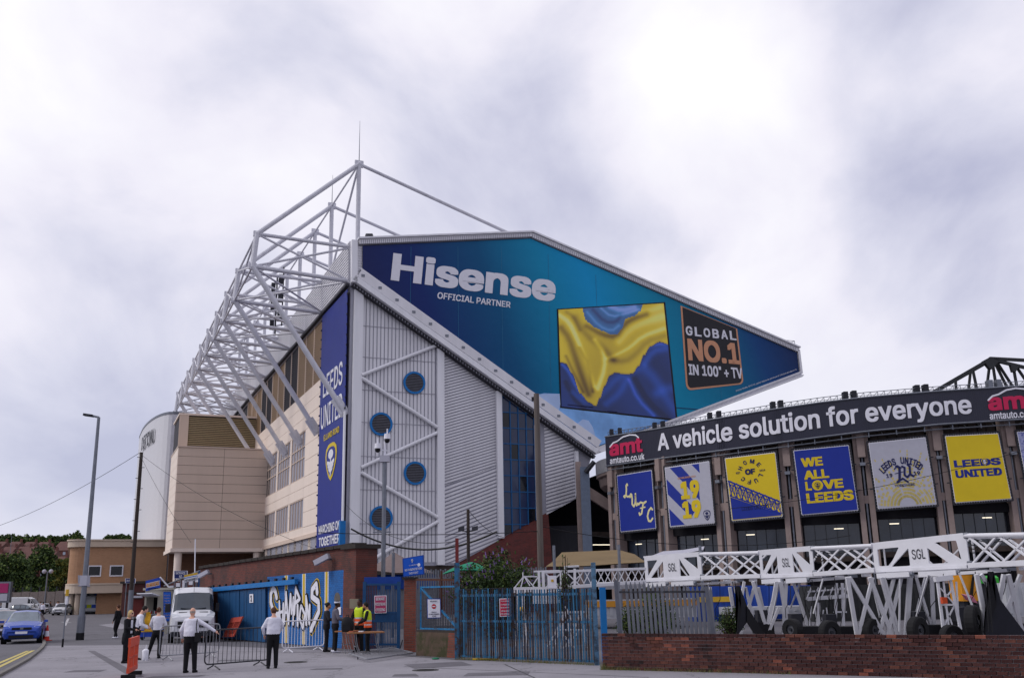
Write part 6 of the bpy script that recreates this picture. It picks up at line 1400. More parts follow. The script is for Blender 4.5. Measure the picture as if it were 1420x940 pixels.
def plate(root, A, Bp, za, zb, za2, zb2, tri, back):
    """perforated side plate between two plan points"""
    def pp(s, t): 
        p = A.lerp(Bp, s); return Vector((p.x, p.y, (za + (za2 - za) * s) * (1 - t) + (zb + (zb2 - zb) * s) * t)) + back
    n = Vector(((Bp - A).y, -(Bp - A).x, 0)).normalized(); n = -n if n.dot(-A) < 0 else n
    mb = MB(); loops = [[Vector((x, y, 0)) for x, y in ((0, .0), (.04, -.04), (.96, -.04), (1, 0), (1, 1), (0, 1))]]
    for t3 in tri:
        vv = []
        k = len(t3)
        for i in range(k):          # rounded corners
            a, b_, c = Vector(t3[i - 1]), Vector(t3[i]), Vector(t3[(i + 1) % k]); d1, d2 = (a - b_).normalized() * .02, (c - b_).normalized() * .02
            vv += [b_ + d1 * 1.2, b_ + d1 * .35 + d2 * .35, b_ + d2 * 1.2]
        loops.append([Vector((v[0], v[1], 0)) for v in vv])
    from mathutils.geometry import tessellate_polygon
    flat = [v for l_ in loops for v in l_]
    for t_ in tessellate_polygon(loops): mb.prism([pp(flat[i].x, flat[i].y) for i in t_], -n * .05)
    mb.build('side_plate', bw2, root)
    return pp, n
TRI = [[(.05, .16), (.05, .80), (.24, .16)], [(.10, .86), (.34, .86), (.34, .22)], [(.63, .16), (.63, .84), (.80, .84)], [(.70, .14), (.94, .62), (.94, .14)]]
TRI3 = [[(.05, .20), (.05, .80), (.18, .80), (.30, .20)], [(.19, .84), (.40, .84), (.40, .26)], [(.60, .30), (.60, .82), (.80, .82)], [(.68, .16), (.93, .76), (.90, .16)]]
labs = ['leftmost white grow light boom with small SGL side plate above the palisade', 'middle white grow light boom with SGL plate on crossed legs', 'nearest large white grow light boom with big SGL plate at the right', 'white lattice boom cut off by the right edge above the low wall']
for u in range(4):
    i = u * 2; A, Bp = xAt(*NOD[i]), xAt(*NOD[i + 1]); root = empty('light_rig', A, labs[u], 'boom machine', 'white grow light booms behind the low wall')
    dep = Vector((.55, .75, 0)) * 1.25
    pp, n = plate(root, A, Bp, ZT[i], ZB[i], ZT[i + 1], ZB[i + 1], TRI3 if u >= 2 else TRI, Vector((0, 0, 0)))
    for t0_, t1_ in ((0, 0), (1, 1)): MB().bar(pp(0, t0_) + dep, pp(1, t1_) + dep, .09).build('back_chord', bwd, root)
    for s0_, s1_, t0_, t1_ in ((0, .3, 1, 0), (.3, .6, 0, 1), (.6, 1, 1, 0), (.02, .02, 0, 1), (.98, .98, 0, 1)): MB().bar(pp(s0_, t0_) + dep, pp(s1_, t1_) + dep, .05).build('back_brace', bwd, root)
    q = Surf(pp(.435, .32) + n * .01, pp(.575, .32) + n * .01, pp(.575, .64) + n * .01, pp(.435, .64) + n * .01); mb = MB(); q.text(mb, 'SGL', 0, 0, 1, 1, -.012 if 0 else .0, .012); mb.build('lettering', M['steeld'], root)
    for t in (0, 1):
        for s_ in (0, 1): mb = MB(); mb.bar(pp(s_, t), pp(s_, t) + dep, .08); mb.build('cross_member', bw2, root)
    MB().bar(pp(.02, .96), pp(.98, .96), .1, .1).build('bottom_rail', bw2, root)
    # lattice bay to the next plate
    if u < 3: Cn = xAt(*NOD[i + 2]); zt2, zb2 = ZT[i + 2], ZB[i + 2]
    else: Cn = xAt(1640, 25.5); zt2, zb2 = ZT[-1] + .1, ZB[-1]
    def lp(s, z01, back=0.): p = Bp.lerp(Cn, s); return Vector((p.x, p.y, (ZT[i + 1] - .06) * (1 - z01) * (1 - s) + (zt2 - .06) * (1 - z01) * s + (ZB[i + 1] + .08) * z01 * (1 - s) + (zb2 + .08) * z01 * s)) + dep * back
    for bk_ in (0, 1):
        for t in (0, 1): mb = MB(); mb.tube(lp(.0, t, bk_), lp(1, t, bk_), .075 if t == 0 else .06, n=10) if t == 0 else mb.bar(lp(0, t, bk_), lp(1, t, bk_), .12, .16, up=(0, 0, 1)); mb.build('chord', bw2, root)
        for a_, b2 in ((.03, .5), (.5, .97)):
            MB().bar(lp(a_, 0, bk_), lp(b2, 1, bk_), .06, .06).build('lattice_bar', bw2, root); MB().bar(lp(a_, 1, bk_), lp(b2, 0, bk_), .06, .06).build('lattice_bar', bw2, root)
    for k in range(5): MB().bar(lp(.08 + k * .2, 1, 0), lp(.17 + k * .2, 1, 1), .05).build('ladder_rung', bwd, root); MB().bar(lp(.05 + k * .2, 0, 0), lp(.2 + k * .2, 0, 1), .04).build('ladder_rung', bwd, root)
    # joint pins and hoses
    for t in (.0, .95):
        for dz in (-.05, .05): MB().tube(lp(-.015, t, 0) + Vector((0, 0, dz)) - n * -.02, lp(.05, t, 0) + Vector((0, 0, dz)), .045, n=8).build('hinge_pin', M['steel'], root)
    mb = MB()
    for k in range(3): a_, b2 = lp(.02, .2 + .15 * k, .1), lp(.16, .15 + .1 * k, .3); m_ = a_.lerp(b2, .5) - Vector((0, 0, .14)); mb.path([a_, a_.lerp(m_, .5) - Vector((0, 0, .04)), m_, m_.lerp(b2, .5) - Vector((0, 0, .02)), b2], .018, 5)
    mb.path([lp(.1, .1, .2), lp(.3, .25, .3), lp(.5, .2, .4), lp(.62, .1, .5)], .016, 5); mb.build('hose', hos, root)
    # white rolls under the plate
    for s0, s1 in ((.06, .42), (.52, .9)):
        a_, b2 = pp(s0, 1.14) + n * .1, pp(s1, 1.12) + n * .1; MB().bar(a_, b2, .22, .17, up=(0, 0, 1)).build('rolled_cover', bw2, root); MB().tube(a_.lerp(b2, .98), a_.lerp(b2, 1.06), .07, n=8).build('roller_end', M['steel'], root)
    MB().bar(pp(.0, 1.22) + dep * .4, lp(.55, 1.22, .4), .14, .1, up=(0, 0, 1)).build('under_beam', bwd, root)
    # cranked legs, flat plates with slots
    def leg(px0, px1, yt=812, w=.2, Yo=.0, dpt=.12):
        Y0 = NOD[i][1] * .5 + NOD[i + 1][1] * .5 + Yo; a_ = atY(px0, yt, Y0); b2 = atY(px1, 890, Y0 + .3); MB().bar(a_, b2, w * .5, dpt, up=(0, 1, 0)).build('leg', bwd, root)
    if u == 1:
        for a_, b2, w in ((1082, 1098, .34), (1078, 1058, .22), (1090, 1086, .26), (1100, 1128, .2), (1044, 1068, .24), (1032, 1018, .2), (1076, 1062, .18)): leg(a_, b2, 806, w)
        leg(1080, 1060, 842, .2)
    if u == 0:
        for a_, b2, w in ((1012, 1024, .26), (1034, 1052, .2), (1046, 1024, .22), (1052, 1068, .18), (985, 992, .18)): leg(a_, b2, 814, w, -2.5)
    if u == 2:
        for a_, b2, w in ((1175, 1190, .26), (1178, 1232, .24), (1210, 1188, .2), (1206, 1240, .28), (1262, 1256, .32), (1250, 1228, .2), (1222, 1246, .2), (1292, 1296, .22), (1270, 1298, .18), (1284, 1262, .2), (1240, 1216, .2), (1226, 1250, .16)): leg(a_, b2, 800, w, 1.0)
    if u == 3:
        for a_, b2, w in ((1354, 1372, .24), (1360, 1424, .22), (1398, 1420, .24), (1392, 1376, .2), (1415, 1380, .18)): leg(a_, b2, 796, w, 2.5)
    for k in range(10):
        s_ = (k + .5) / 10; a_ = pp(.05, 1.2).lerp(lp(.95, 1.2, .4), s_); Yl = a_.y; e_ = Vector((a_.x + random.uniform(-.4, .4), Yl + random.uniform(-.3, 1.4), random.uniform(.2, 1.2)))
        if k % 2: MB().bar(a_, e_, .05, .05).build('stay', bwd, root)
        else: q = MB(); q.path([a_, a_.lerp(e_, .4) + Vector((.08, 0, -.1)), a_.lerp(e_, .75) + Vector((-.06, 0, 0)), e_], .014, 4); q.build('cable', hos, root)
    for k in range(4): a_ = lp(.12 + .22 * k, 1.0, .5); MB().obox(a_ - Vector((0, 0, .16)), Vector((.14, 0, 0)), Vector((0, .12, 0)), Vector((0, 0, .05))).build('grow_lamp', bw2 if k % 2 else M['steel'], root)
    # black straps and folded black sheet
    for px in ((1016, 1019), (), (), (1366, 1370))[u]:
        a_, b2 = atY(px, 806, NOD[i][1] - 4), atY(px + 6, 876, NOD[i][1] - 4); MB().tube(a_, b2, .02, n=5).build('strap', hos, root)
for k, (lab, pts, Y) in enumerate((('black plastic sheet hanging folded from the left boom onto the ground', [(1020, 812), (1026, 812), (1036, 840), (1060, 878), (1046, 878), (1036, 862), (1022, 882), (1028, 845)], 37), ('black plastic sheet hanging in a fold at the right end', [(1372, 792), (1378, 792), (1388, 832), (1428, 868), (1424, 880), (1366, 880), (1382, 838)], 30.5))):
    ext = Vector((0, .12, 0)); mb = MB()
    cols = [M['black'], mat('black_sheet', '1d1e28', .35, var=.2, scale=2)]
    n2 = len(pts) // 2
    for j in range(n2 - 1):
        a_, b2, c, d = pts[j], pts[j + 1], pts[-2 - j], pts[-1 - j]; mb.prism([atY(x, y, Y + .12 * (j % 2)) for x, y in (a_, b2, c, d)], ext, j % 2)
    p0 = atY(pts[3][0], 880, Y); p0.z = 0; o = mb.build('plastic_sheet', cols, None, loc=p0); tag(o, lab, 'plastic sheet')
# ---- second smaller boom to the left, over the gate
r = empty('light_rig', xAt(800, 42), 'small folded white lattice boom with tripod end behind the big gate', 'boom machine', 'white grow light booms behind the low wall')
def ub(nm, a_, b2, w, Ya=42., Yb=None, m_=None, t=None): Yb = Ya if Yb is None else Yb; MB().bar(atY(*a_, Ya), atY(*b2, Yb), w, t or w, up=(0, 1, .1)).build(nm, m_ or bw2, r)
for Ya in (42., 43.1):
    ub('chord', (752, 793), (896, 788), .09, Ya); ub('chord', (752, 816), (896, 806), .12, Ya)
    for k in range(10):
        x = 800 + k * 9.5; ub('lattice_bar', (x, 789.5), (x + 9.5, 808), .035, Ya); ub('lattice_bar', (x + 9.5, 789), (x, 809), .035, Ya)
    ub('upright', (753, 792), (754, 818), .12, Ya); ub('upright', (747, 792), (748, 818), .1, Ya); ub('upright', (778, 791), (779, 817), .12, Ya); ub('upright', (783, 785), (787, 817), .1, Ya); ub('upright', (797, 788), (797, 816), .1, Ya)
    for x in (757, 787): ub('lattice_bar', (x, 795), (x + 20, 814), .05, Ya); ub('lattice_bar', (x + 20, 795), (x, 814), .05, Ya)
ub('top_bar', (783, 785.5), (803, 784.5), .07); ub('top_bar', (740, 792), (776, 791), .06)
for a_, b2 in (((726, 799), (713, 815)), ((726, 799), (722, 815)), ((727, 799), (735, 812)), ((728, 799), (742, 815)), ((726, 799), (745, 799)), ((738, 812), (746, 800)), ((712, 815), (748, 814)), ((725, 799), (725, 793))): ub('tripod_bar', a_, b2, .045)
for a_, b2 in (((712, 816), (748, 815)), ((712, 820), (748, 818))): ub('tray', a_, b2, .1)
a_, b2 = atY(759, 798, 41.7), atY(772, 815, 41.7); o_ = MB().box((a_.x, 41.68, b2.z), (b2.x, 41.72, a_.z)).build('warning_plate', M['pw'], r); MB().box((a_.x + .15, 41.66, b2.z + .25), (a_.x + .25, 41.68, b2.z + .35)).build('yellow_mark', MATS['cap_yellow'], r)
ub('tank', (750, 828), (790, 826), .5, 42.5, None, bw2, .25); ub('tank', (830, 812), (895, 810), .28, 43.5, None, bwd, .25)
for x0, x1 in ((717, 716), (726, 727), (722, 733)): ub('leg', (x0, 816), (x1, 905), .07, 38.)
MB().box((atY(718, 0, 38).x, 37.8, 1.5), (atY(736, 0, 38).x, 38.4, 2.1)).build('control_box', bwd, r)
for a_, b2 in (((782, 848), (766, 905)), ((782, 848), (778, 905)), ((784, 848), (796, 905)), ((806, 848), (814, 905)), ((772, 849), (812, 848)), ((770, 873), (816, 873)), ((780, 878), (800, 902)), ((800, 878), (778, 902)), ((784, 840), (797, 870)), ((776, 866), (760, 896)), ((806, 846), (786, 900))): ub('leg', a_, b2, .06, 36.)
o = MB().ball(atY(723.5, 844, 37.7), .09).build('lamp', MATS['cap_yellow'], r)
# ---- background clutter behind the booms
def blk3(name, lab, cat, x0, x1, yt, Y, th, m_, z0=0., extra=None):
    a_, b2 = xAt(x0, Y), xAt(x1, Y); z = ztop(a_, yt); r = empty(name, a_.lerp(b2, .5), lab, cat); MB().box((a_.x, Y, z0), (b2.x, Y + th, z)).build('body', m_, r)
    mb = MB(); n = int((b2.x - a_.x) / .35)
    for k in range(n): mb.box((a_.x + k * .35 + .04, Y - .04, z0 + .15), (a_.x + k * .35 + .2, Y, z - .15))
    mb.build('rib', m_, r, 'stuff'); return r, a_, b2, z
ctb = mat('container_blue', '1a3f93', .5, var=.12, streak=1)
r, a_, b2, z = blk3('container', 'blue container behind the left boom with a yellow stripe', 'container', 962, 1064, 813, 60, 2.4, ctb); MB().box((a_.x + .2, 59.9, z - .9), (a_.x + 2.3, 59.94, z - .6)).build('stripe', MATS['cap_yellow'], r)
blk3('container', 'blue container seen behind the middle boom legs', 'container', 1072, 1125, 812, 62, 2.4, ctb)
r, a_, b2, z = blk3('trailer', 'long white trailer with an orange band behind the gate and palisade', 'trailer', 815, 965, 832, 52, 2.3, mat('trailer_white', 'a9abb2', .5, var=.08), .5)
MB().box((a_.x, 51.9, z - .35), (b2.x, 51.95, z - .05)).build('orange_band', mat('band_orange', 'b8802a', .5), r)
r, a_, b2, z = blk3('trailer', 'white slatted trailer side behind the left boom legs', 'trailer', 1005, 1190, 842, 58, 2.3, MATS['trailer_white'], .4)
blk3('trailer', 'white box trailer behind the right hand boom', 'trailer', 1395, 1500, 808, 46, 2.5, MATS['trailer_white'], .4)
blk3('shed_backdrop', 'added dark shed backdrop behind the nearest boom', 'shed', 1126, 1330, 812, 56, 2.5, mat('backdrop_dark', '2b2c2e', .8, var=.2))  # added to darken the view between the boom legs
r = empty('waste_skip', xAt(1345, 42), 'yellow orange skip glimpsed under the right boom', 'skip'); a_, b2 = xAt(1335, 42), xAt(1362, 42)
MB().prism([Vector((a_.x, 42, 1.2)), Vector((b2.x, 42, 1.2)), Vector((b2.x, 42, ztop(a_, 797))), Vector((a_.x, 42, ztop(a_, 797)))], Vector((0, 1.2, 0))).build('body', mat('skip_orange', 'c8861c', .5, var=.15), r); mb = MB(); mb.bar(Vector((a_.x + .2, 41.9, 1.2)), Vector((b2.x - .2, 41.9, 2.6)), .05); mb.bar(Vector((a_.x + .6, 41.9, 2.6)), Vector((a_.x + .3, 41.9, 1.2)), .05); mb.build('strap', hos, r)
for dx in (.1, .6): MB().box((a_.x + dx, 42.2, 0), (a_.x + dx + .15, 42.6, 1.2)).build('support', M['steeld'], r)
r = empty('green_cover', xAt(1375, 44), 'bright green machine hood under the right boom', 'machine hood'); a_, b2 = xAt(1364, 44), xAt(1388, 44); zc_ = ztop(a_, 798)
mb = MB(); mb.rings([[Vector((x, 44 + d, z_)) for d, z_ in ((0, zc_ - .32), (0, zc_ - .1), (.2, zc_), (.8, zc_), (1., zc_ - .1), (1., zc_ - .32))] for x in (a_.x, a_.x + .1, b2.x - .1, b2.x)]); mb.build('hood', mat('hood_green', '2f9b2f', .4), r); MB().box((a_.x + .1, 44.2, 0), (b2.x - .1, 44.9, zc_ - .32)).build('chassis', M['steeld'], r)
p = xAt(1347, 36); r = empty('pink_board', p, 'tilted pink board lying behind the boom legs', 'board'); MB().prism([atY(x, y, 36) for x, y in ((1338, 825), (1350, 826.5), (1356, 836), (1344, 833))], Vector((0, .3, .05))).build('panel', mat('board_pink', 'b06a80', .7), r); MB().bar(atY(1347, 831, 36.2), Vector((p.x, 36.2, 0)), .08).build('prop', M['steeld'], r)
# wheels
RIGS = [o for o in bpy.data.objects if o.name.startswith('light_rig')]
def wheel(px, py, rad, Y, lab, ang=.5):
    c = atY(px, py, Y); c.z = max(rad, c.z) if px in (1350, 1099) else rad; rp = min(RIGS[:4], key=lambda o: (o.location - c).length); r = link('wheel', None, rp); ax = Vector((math.sin(ang), -math.cos(ang), 0)) * .16; x, y = basis(ax); n = 22
    prof = [(.45, 1.), (.9, 1.), (1., .7), (1., -.7), (.9, -1.), (.45, -1.)]; rs = []
    for rr_, o in prof: rs.append([c + ax * o + (x * math.cos(i * 6.2832 / n) + y * math.sin(i * 6.2832 / n)) * rad * rr_ for i in range(n)])
    mb = MB(); mb.rings(rs + [rs[0]], cap=False); mb.build('tyre', rub, r, smooth=False); MB().tube(c + ax * .6, c - ax * .8, rad * .46, n=16).build('rim', mat('rim_grey', '55565c', .5, .3), r); MB().tube(c + ax * .95, c + ax * .7, rad * .16, n=10).build('hub', M['steeld'], r)
    MB().bar(c + ax, rp.location + Vector((0, 0, 2.3)), .05).build('axle_strut', bwd, r) if 0 else None
wheel(1099, 872, .36, 36, 'black wheel with pale hub left of the middle boom legs', -.9); wheel(1150, 872, .4, 35, 'black wheel by the thin hoses under the middle boom', .4); wheel(1350, 862, .5, 31, 'large black tyre standing just left of the right black sheet', .9)
wheel(1318, 870, .36, 31.5, 'black tyre lying low under the nearest boom plate', .2); wheel(1272, 868, .45, 34, 'dark tyre hidden behind the crossed legs of the nearest boom', .6); wheel(1338, 845, .36, 36, 'small tyre seen through the gap left of the pink board', .9); wheel(1210, 872, .4, 36, 'dark wheel behind the slanted legs at wall centre', .5)
for k, (x0, x1, Y, h_) in enumerate(((1092, 1135, 37.5, .5), (1140, 1205, 38, .45), (1262, 1312, 35.5, .55), (1322, 1352, 34.5, .7), (1046, 1070, 40, .6))):
    a_, b2 = xAt(x0, Y), xAt(x1, Y); r = empty('equipment_cart', a_.lerp(b2, .5), 'low black wheeled base behind the wall, ' + ['left of the thin hoses', 'under the thin ladders', 'behind the nearest crossed legs', 'left of the pink board', 'right of the left black sheet'][k], 'cart', 'black equipment carts behind the low wall')
    MB().box((a_.x, Y, .15), (b2.x, Y + .8, h_)).build('deck', M['black'], r); MB().box((a_.x + .1, Y + .1, h_), (a_.x + .5, Y + .6, h_ + .45)).build('motor', M['steeld'], r)
    for x_ in (a_.x + .15, b2.x - .15): MB().tube((x_, Y - .02, .16), (x_, Y + .1, .16), .16, n=12).build('castor', rub, r)
# small upright masts among the clutter
r = empty('light_mast', xAt(1315, 33), 'narrow white ladder mast standing under the nearest boom', 'mast')
for a_, b2, w in (((1300, 804), (1308, 872), .08), ((1318, 804), (1332, 872), .08), ((1308, 804), (1316, 872), .05), ((1302, 838), (1326, 838), .06), ((1304, 815), (1324, 838), .04), ((1322, 815), (1304, 838), .04), ((1326, 806), (1330, 872), .05), ((1310, 838), (1322, 870), .04), ((1324, 838), (1308, 870), .04)): MB().bar(atY(*a_, 33), atY(*b2, 33), w).build('ladder_bar', bw2, r)
MB().bar(atY(1296, 803, 33), atY(1320, 800, 33), .2, .16).build('head_cover', bw2, r); MB().obox(atY(1309, 832, 32.8), Vector((.08, 0, 0)), Vector((0, .08, 0)), Vector((0, 0, .1))).build('orange_lamp', mat('lamp_orange', 'c04a24', .5), r)
r = empty('light_mast', xAt(1140, 40), 'cluster of thin white ladders and hoses beneath the middle boom', 'mast')
for a_, b2, w in (((1160, 808), (1158, 872), .09), ((1168, 808), (1170, 872), .09), ((1156, 848), (1174, 848), .06), ((1120, 820), (1180, 815), .06), ((1120, 830), (1175, 826), .14), ((1135, 835), (1136, 872), .12), ((1125, 840), (1122, 872), .04), ((1130, 840), (1134, 872), .04), ((1142, 845), (1138, 872), .04), ((1146, 842), (1150, 872), .04)): MB().bar(atY(*a_, 40), atY(*b2, 40), w).build('ladder_bar', bw2, r)
for k in range(6): x = 1118 + k * 10; MB().bar(atY(x, 831, 40.3), atY(x + 7, 814, 40.3), .04).build('lattice_bar', bw2, r)
mb = MB(); rnd = random.Random(2)
for k in range(9): x = 1112 + k * 6.5; a_ = atY(x, 812, 39.5); mb.path([a_, atY(x + rnd.uniform(-5, 5), 830, 39.4), atY(x + rnd.uniform(-6, 6), 850, 39.6), atY(x + rnd.uniform(-4, 4), 874, 39.5)], .014, 4)
mb.build('hose', hos, r, 'stuff')
# ---------------------------------------------------------------- stalls and small buildings beside the tan block
ts = empty('turnstile_block', xAt(185, 112), 'small dark red brick turnstile block with flat roof behind the utility pole', 'building')
tbk = brickmat('turnstile_brick', '5c2826', '4e2220', '3d2a2a', 0, stain=.3); a, b_ = xAt(169, 112), xAt(205, 112); zt_ = ztop(a, 809)
MB().box((a.x, 112, 0), (b_.x, 118, zt_)).build('wall', tbk, ts); MB().box((a.x - .2, 111.7, zt_), (b_.x + .2, 118, zt_ + .25)).build('roof', MATS['coping'], ts); MB().box((a.x + .3, 111.9, ztop(a, 823)), (b_.x, 112, ztop(a, 821))).build('band', MATS['coping'], ts)
MB().box((xAt(186, 112).x, 111.9, 0), (xAt(199, 112).x, 111.98, ztop(a, 831))).build('door', mat('door_oxblood', '59201f', .6), ts); MB().box((xAt(184, 112).x, 111.5, ztop(a, 829)), (xAt(199, 112).x, 111.9, ztop(a, 826))).build('canopy', M['pgrey'], ts)
def board(nm, lab, x0, x1, y0, y1, Y, m_, rim, texts, tm, post=True, sk=0.):
    S, r = sign(nm, lab, ((x0, y0), (x1, y0 + sk), (x1, y1 + sk), (x0, y1)), Y, m_, rim, texts, tm)
    if post:
        for x in (x0 + 2, x1 - 2): p = atY(x, y1, Y + .05); MB().tube(Vector((p.x, Y + .06, 0)), p + Vector((0, .02, 0)), .05, n=6).build('post', M['steel'], r)
    return S, r
sn = mat('sign_navy', '17255c', .5, var=.05)
board('entrance_sign', 'small navy entrance sign beside the wooden utility pole', 173.5, 188, 801.5, 808, 110, sn, M['pw'], [('ENTRANCE', .15, .3, .85, .7, .01)], M['pw'])
board('entrance_sign', 'navy ENTRANCE N2 sign below the stair block column', 241, 260, 791, 802, 90, sn, M['pw'], [('ENTRANCE', .15, .14, .85, .44, .01), ('N2', .4, .55, .6, .9, .01)], M['pw'])
# kiosk
YK = 58.; kc_ = mat('kiosk_cream', '9e9a8f', .6, var=.08, streak=1); ks = empty('food_kiosk', xAt(218, YK), 'cream food kiosk with open serving hatch beside the white van', 'kiosk')
k0, k1 = xAt(201, YK), xAt(239, YK); zk_ = ztop(k0, 818); hx0, hx1, hz0, hz1 = xAt(203.5, YK).x, xAt(219, YK).x, ztop(k0, 851), ztop(k0, 828)
for a0, a1_, c0, c1 in ((k0.x, hx0, 0, zk_), (hx1, k1.x, 0, zk_), (hx0, hx1, 0, hz0), (hx0, hx1, hz1, zk_)): MB().box((a0, YK, c0), (a1_, YK + .1, c1)).build('front_panel', kc_, ks)
MB().box((k0.x, YK + .1, 0), (k0.x + .1, YK + 3.5, zk_)).build('side_panel', kc_, ks); MB().box((k0.x + .1, YK + 3.2, 0), (k1.x, YK + 3.4, zk_)).build('back_panel', M['dark'], ks); MB().box((k0.x - .1, YK - .1, zk_), (k1.x + .1, YK + 3.5, zk_ + .12)).build('roof', kc_, ks)
MB().box((hx0, YK + 1.2, hz0), (hx1, YK + 1.3, hz1)).build('interior', M['dark'], ks)
MB().bar(Vector(((hx0 + hx1) / 2, YK - .02, hz1 + .08)), Vector(((hx0 + hx1) / 2 - .1, YK - 1.0, hz1 + .22)), hx1 - hx0 + .25, .05, up=(0, 0, 1)).build('hatch_awning', M['pw'], ks)
MB().box((hx0 - .1, YK - .35, hz0 - .05), (hx1 + .1, YK, hz0)).build('counter', M['steel'], ks)
mb = MB(); rnd = random.Random(4)
for k in range(7): x = hx0 + .08 + k * .085; MB().tube(Vector((x, YK + .5, hz0)), Vector((x, YK + .5, hz0 + rnd.uniform(.12, .4))), .03, n=6).build('bottle', [M['pw'], M['red'], M['steel']][k % 3], ks)
S = Surf(atY(202, 805, YK - .1), atY(222, 800, YK - .1), atY(222, 815, YK - .1), atY(202, 819, YK - .1)); kb = empty('kiosk_sign', S.p(.5, 1), 'blue and white fascia sign with orange lettering on the kiosk roof', 'sign')
mb = MB(); S.slab(mb, [(0, 0), (1, 0), (1, 1), (0, 1)], -.06, .06); mb.build('board', mat('kiosk_blue', '1c3f9c', .5), kb); mb = MB(); S.slab(mb, [(.03, .27), (.97, .27), (.97, .74), (.03, .74)], .005, .01); mb.build('panel', M['pgrey'], kb)
mb = MB(); S.text(mb, 'BURGERS', .06, .33, .94, .68, .035, .025); mb.build('lettering', mat('sign_orange', 'b87a30', .5), kb); MB().bar(atY(222, 800, YK - .1), atY(238, 818, YK + .5), .07).build('strut', M['pw'], kb)
for x in (205, 219): a = atY(x, 817, YK); MB().bar(a, Vector((a.x, a.y, zk_)), .05).build('leg', M['steel'], kb)
S, r = board('menu_board', 'tall blue menu board with yellow print on the kiosk corner', 226.5, 237, 820, 861, YK - .25, mat('menu_blue', '1a56b4', .5), mat('sign_blue_edge', '0a3d90'), [], M['pw'], False); mb = MB()
for k in range(9): S.text(mb, 'Chips Burger Tea'.split()[k % 3] + ' £' + str(3 + k % 3), .15, .10 + k * .095, .85, .15 + k * .095, 0., .012)
mb.build('lettering', MATS['cap_yellow'], r)
S, r = board('stall_sign', 'yellow blue and white stall sign with black print near the wall end', 255, 274.5, 797, 807.5, 56, M['pw'], M['pgrey'], [('PROGRAMMES', .08, .62, .92, .92, .01)], M['steeld'], True, -4); mb = MB(); S.slab(mb, [(.02, .02), (.98, .02), (.98, .28), (.02, .28)], .008, .004); mb.build('yellow_band', MATS['cap_yellow'], r); mb = MB(); S.slab(mb, [(.02, .38), (.98, .38), (.98, .48), (.02, .48)], .008, .004); mb.build('blue_band', M['blue'], r)
a, b_ = xAt(273.5, 54), xAt(281, 54); o = MB().box((a.x, 54, 0), (b_.x, 56.5, ztop(a, 791))).build('stall_end', mat('stall_navy', '17406b', .5, var=.08), None, loc=a); tag(o, 'dark blue upright panel at the far end of the brick wall', 'panel')
rl = empty('yard_railing', xAt(248, 64), 'pale sloping rail with hanging notices between the kiosk and brick wall', 'railing'); MB().tube(atY(228, 812, 64), atY(277, 791, 60), .05).build('rail', M['steel'], rl)
for k in range(5): p = atY(233 + k * 9, 809.5 - k * 3.8, 63.5); MB().tube(Vector((p.x, p.y, 0)), p, .03, n=6).build('post', M['steel'], rl); MB().box((p.x + .1, p.y, p.z - .55), (p.x + .35, p.y + .02, p.z - .1)).build('notice', M['pw'], rl)
lb_ = brickmat('yard_brick', '66302a', '562824', '48342f', 0, stain=.4); a, b_ = xAt(236, 66), xAt(280, 66); o = MB().box((a.x, 66, 0), (b_.x, 66.3, ztop(a, 806))).build('yard_wall', lb_, None, loc=xAt(255, 66)); tag(o, 'low red brick wall behind the van below the sloping rail', 'wall')
o = MB().tube(atY(270, 800, 62) * 1, atY(270.8, 747, 62), .035, n=6).build('flag_pole', M['pw'], None, loc=xAt(269, 62)); tag(o, 'thin white pole standing up behind the stall sign', 'pole')
# merchandise stand and yellow flag
ms = empty('merchandise_stand', G(209, 887), 'low blue and yellow merchandise stand left of the van', 'stall'); p = G(209, 887)
MB().box((p.x - .55, p.y, .15), (p.x + .45, p.y + .5, .5)).build('box', mat('kiosk_blue', '1c3f9c'), ms); MB().box((p.x - .56, p.y - .01, .38), (p.x + .46, p.y + .51, .44)).build('yellow_band', MATS['cap_yellow'], ms)
for dx in (-.45, .35): MB().ball(Vector((p.x + dx, p.y + .1, .12)), (.12, .04, .12)).build('wheel', rub, ms)
fl = empty('flag', p + Vector((-.3, -.1, 0)), 'narrow yellow flag hanging on a pole between the young man and woman', 'flag'); MB().tube(p + Vector((-.32, -.1, 0)), p + Vector((-.32, -.1, 1.35)), .015).build('pole', M['steel'], fl)
mb = MB(); mb.rings([[p + Vector((-.30 + .03 * math.sin(k * 1.3) + dx * (.10 + .012 * k), -.1 + dy + .02 * math.sin(k), 1.32 - k * .1)) for dx, dy in ((0, 0), (1, .02), (2, -.01), (2, -.03), (1, -.0), (0, -.02))] for k in range(10)]); mb.build('cloth', mat('flag_yellow', 'b98a1c', .7, var=.15, scale=6), fl)
a = atY(6, 828, 118); pa = empty('advertising_unit', xAt(6, 118), 'magenta and grey framed advertising unit at the left edge of the car park', 'advertising board'); x0, x1 = xAt(-12, 118).x, xAt(13.5, 118).x; zz0_, zz1_ = ztop(pa.location, 829), ztop(pa.location, 806)
MB().box((x0, 118, zz0_ - .5), (x1, 118.5, zz1_)).build('frame', M['steel'], pa); MB().box((x0 + .15, 117.9, zz0_ + .6), (x1 - .25, 118, zz1_ - .2)).build('panel', mat('magenta', 'a02a62', .5, var=.1), pa); MB().box((x0 + .15, 117.9, zz0_ - .3), (x1 - .25, 118, zz0_ + .5)).build('lower_panel', M['pgrey'], pa)
for x in (x0 + .3, x1 - .3): MB().box((x - .1, 118.1, 0), (x + .1, 118.3, zz0_)).build('leg', M['steeld'], pa)
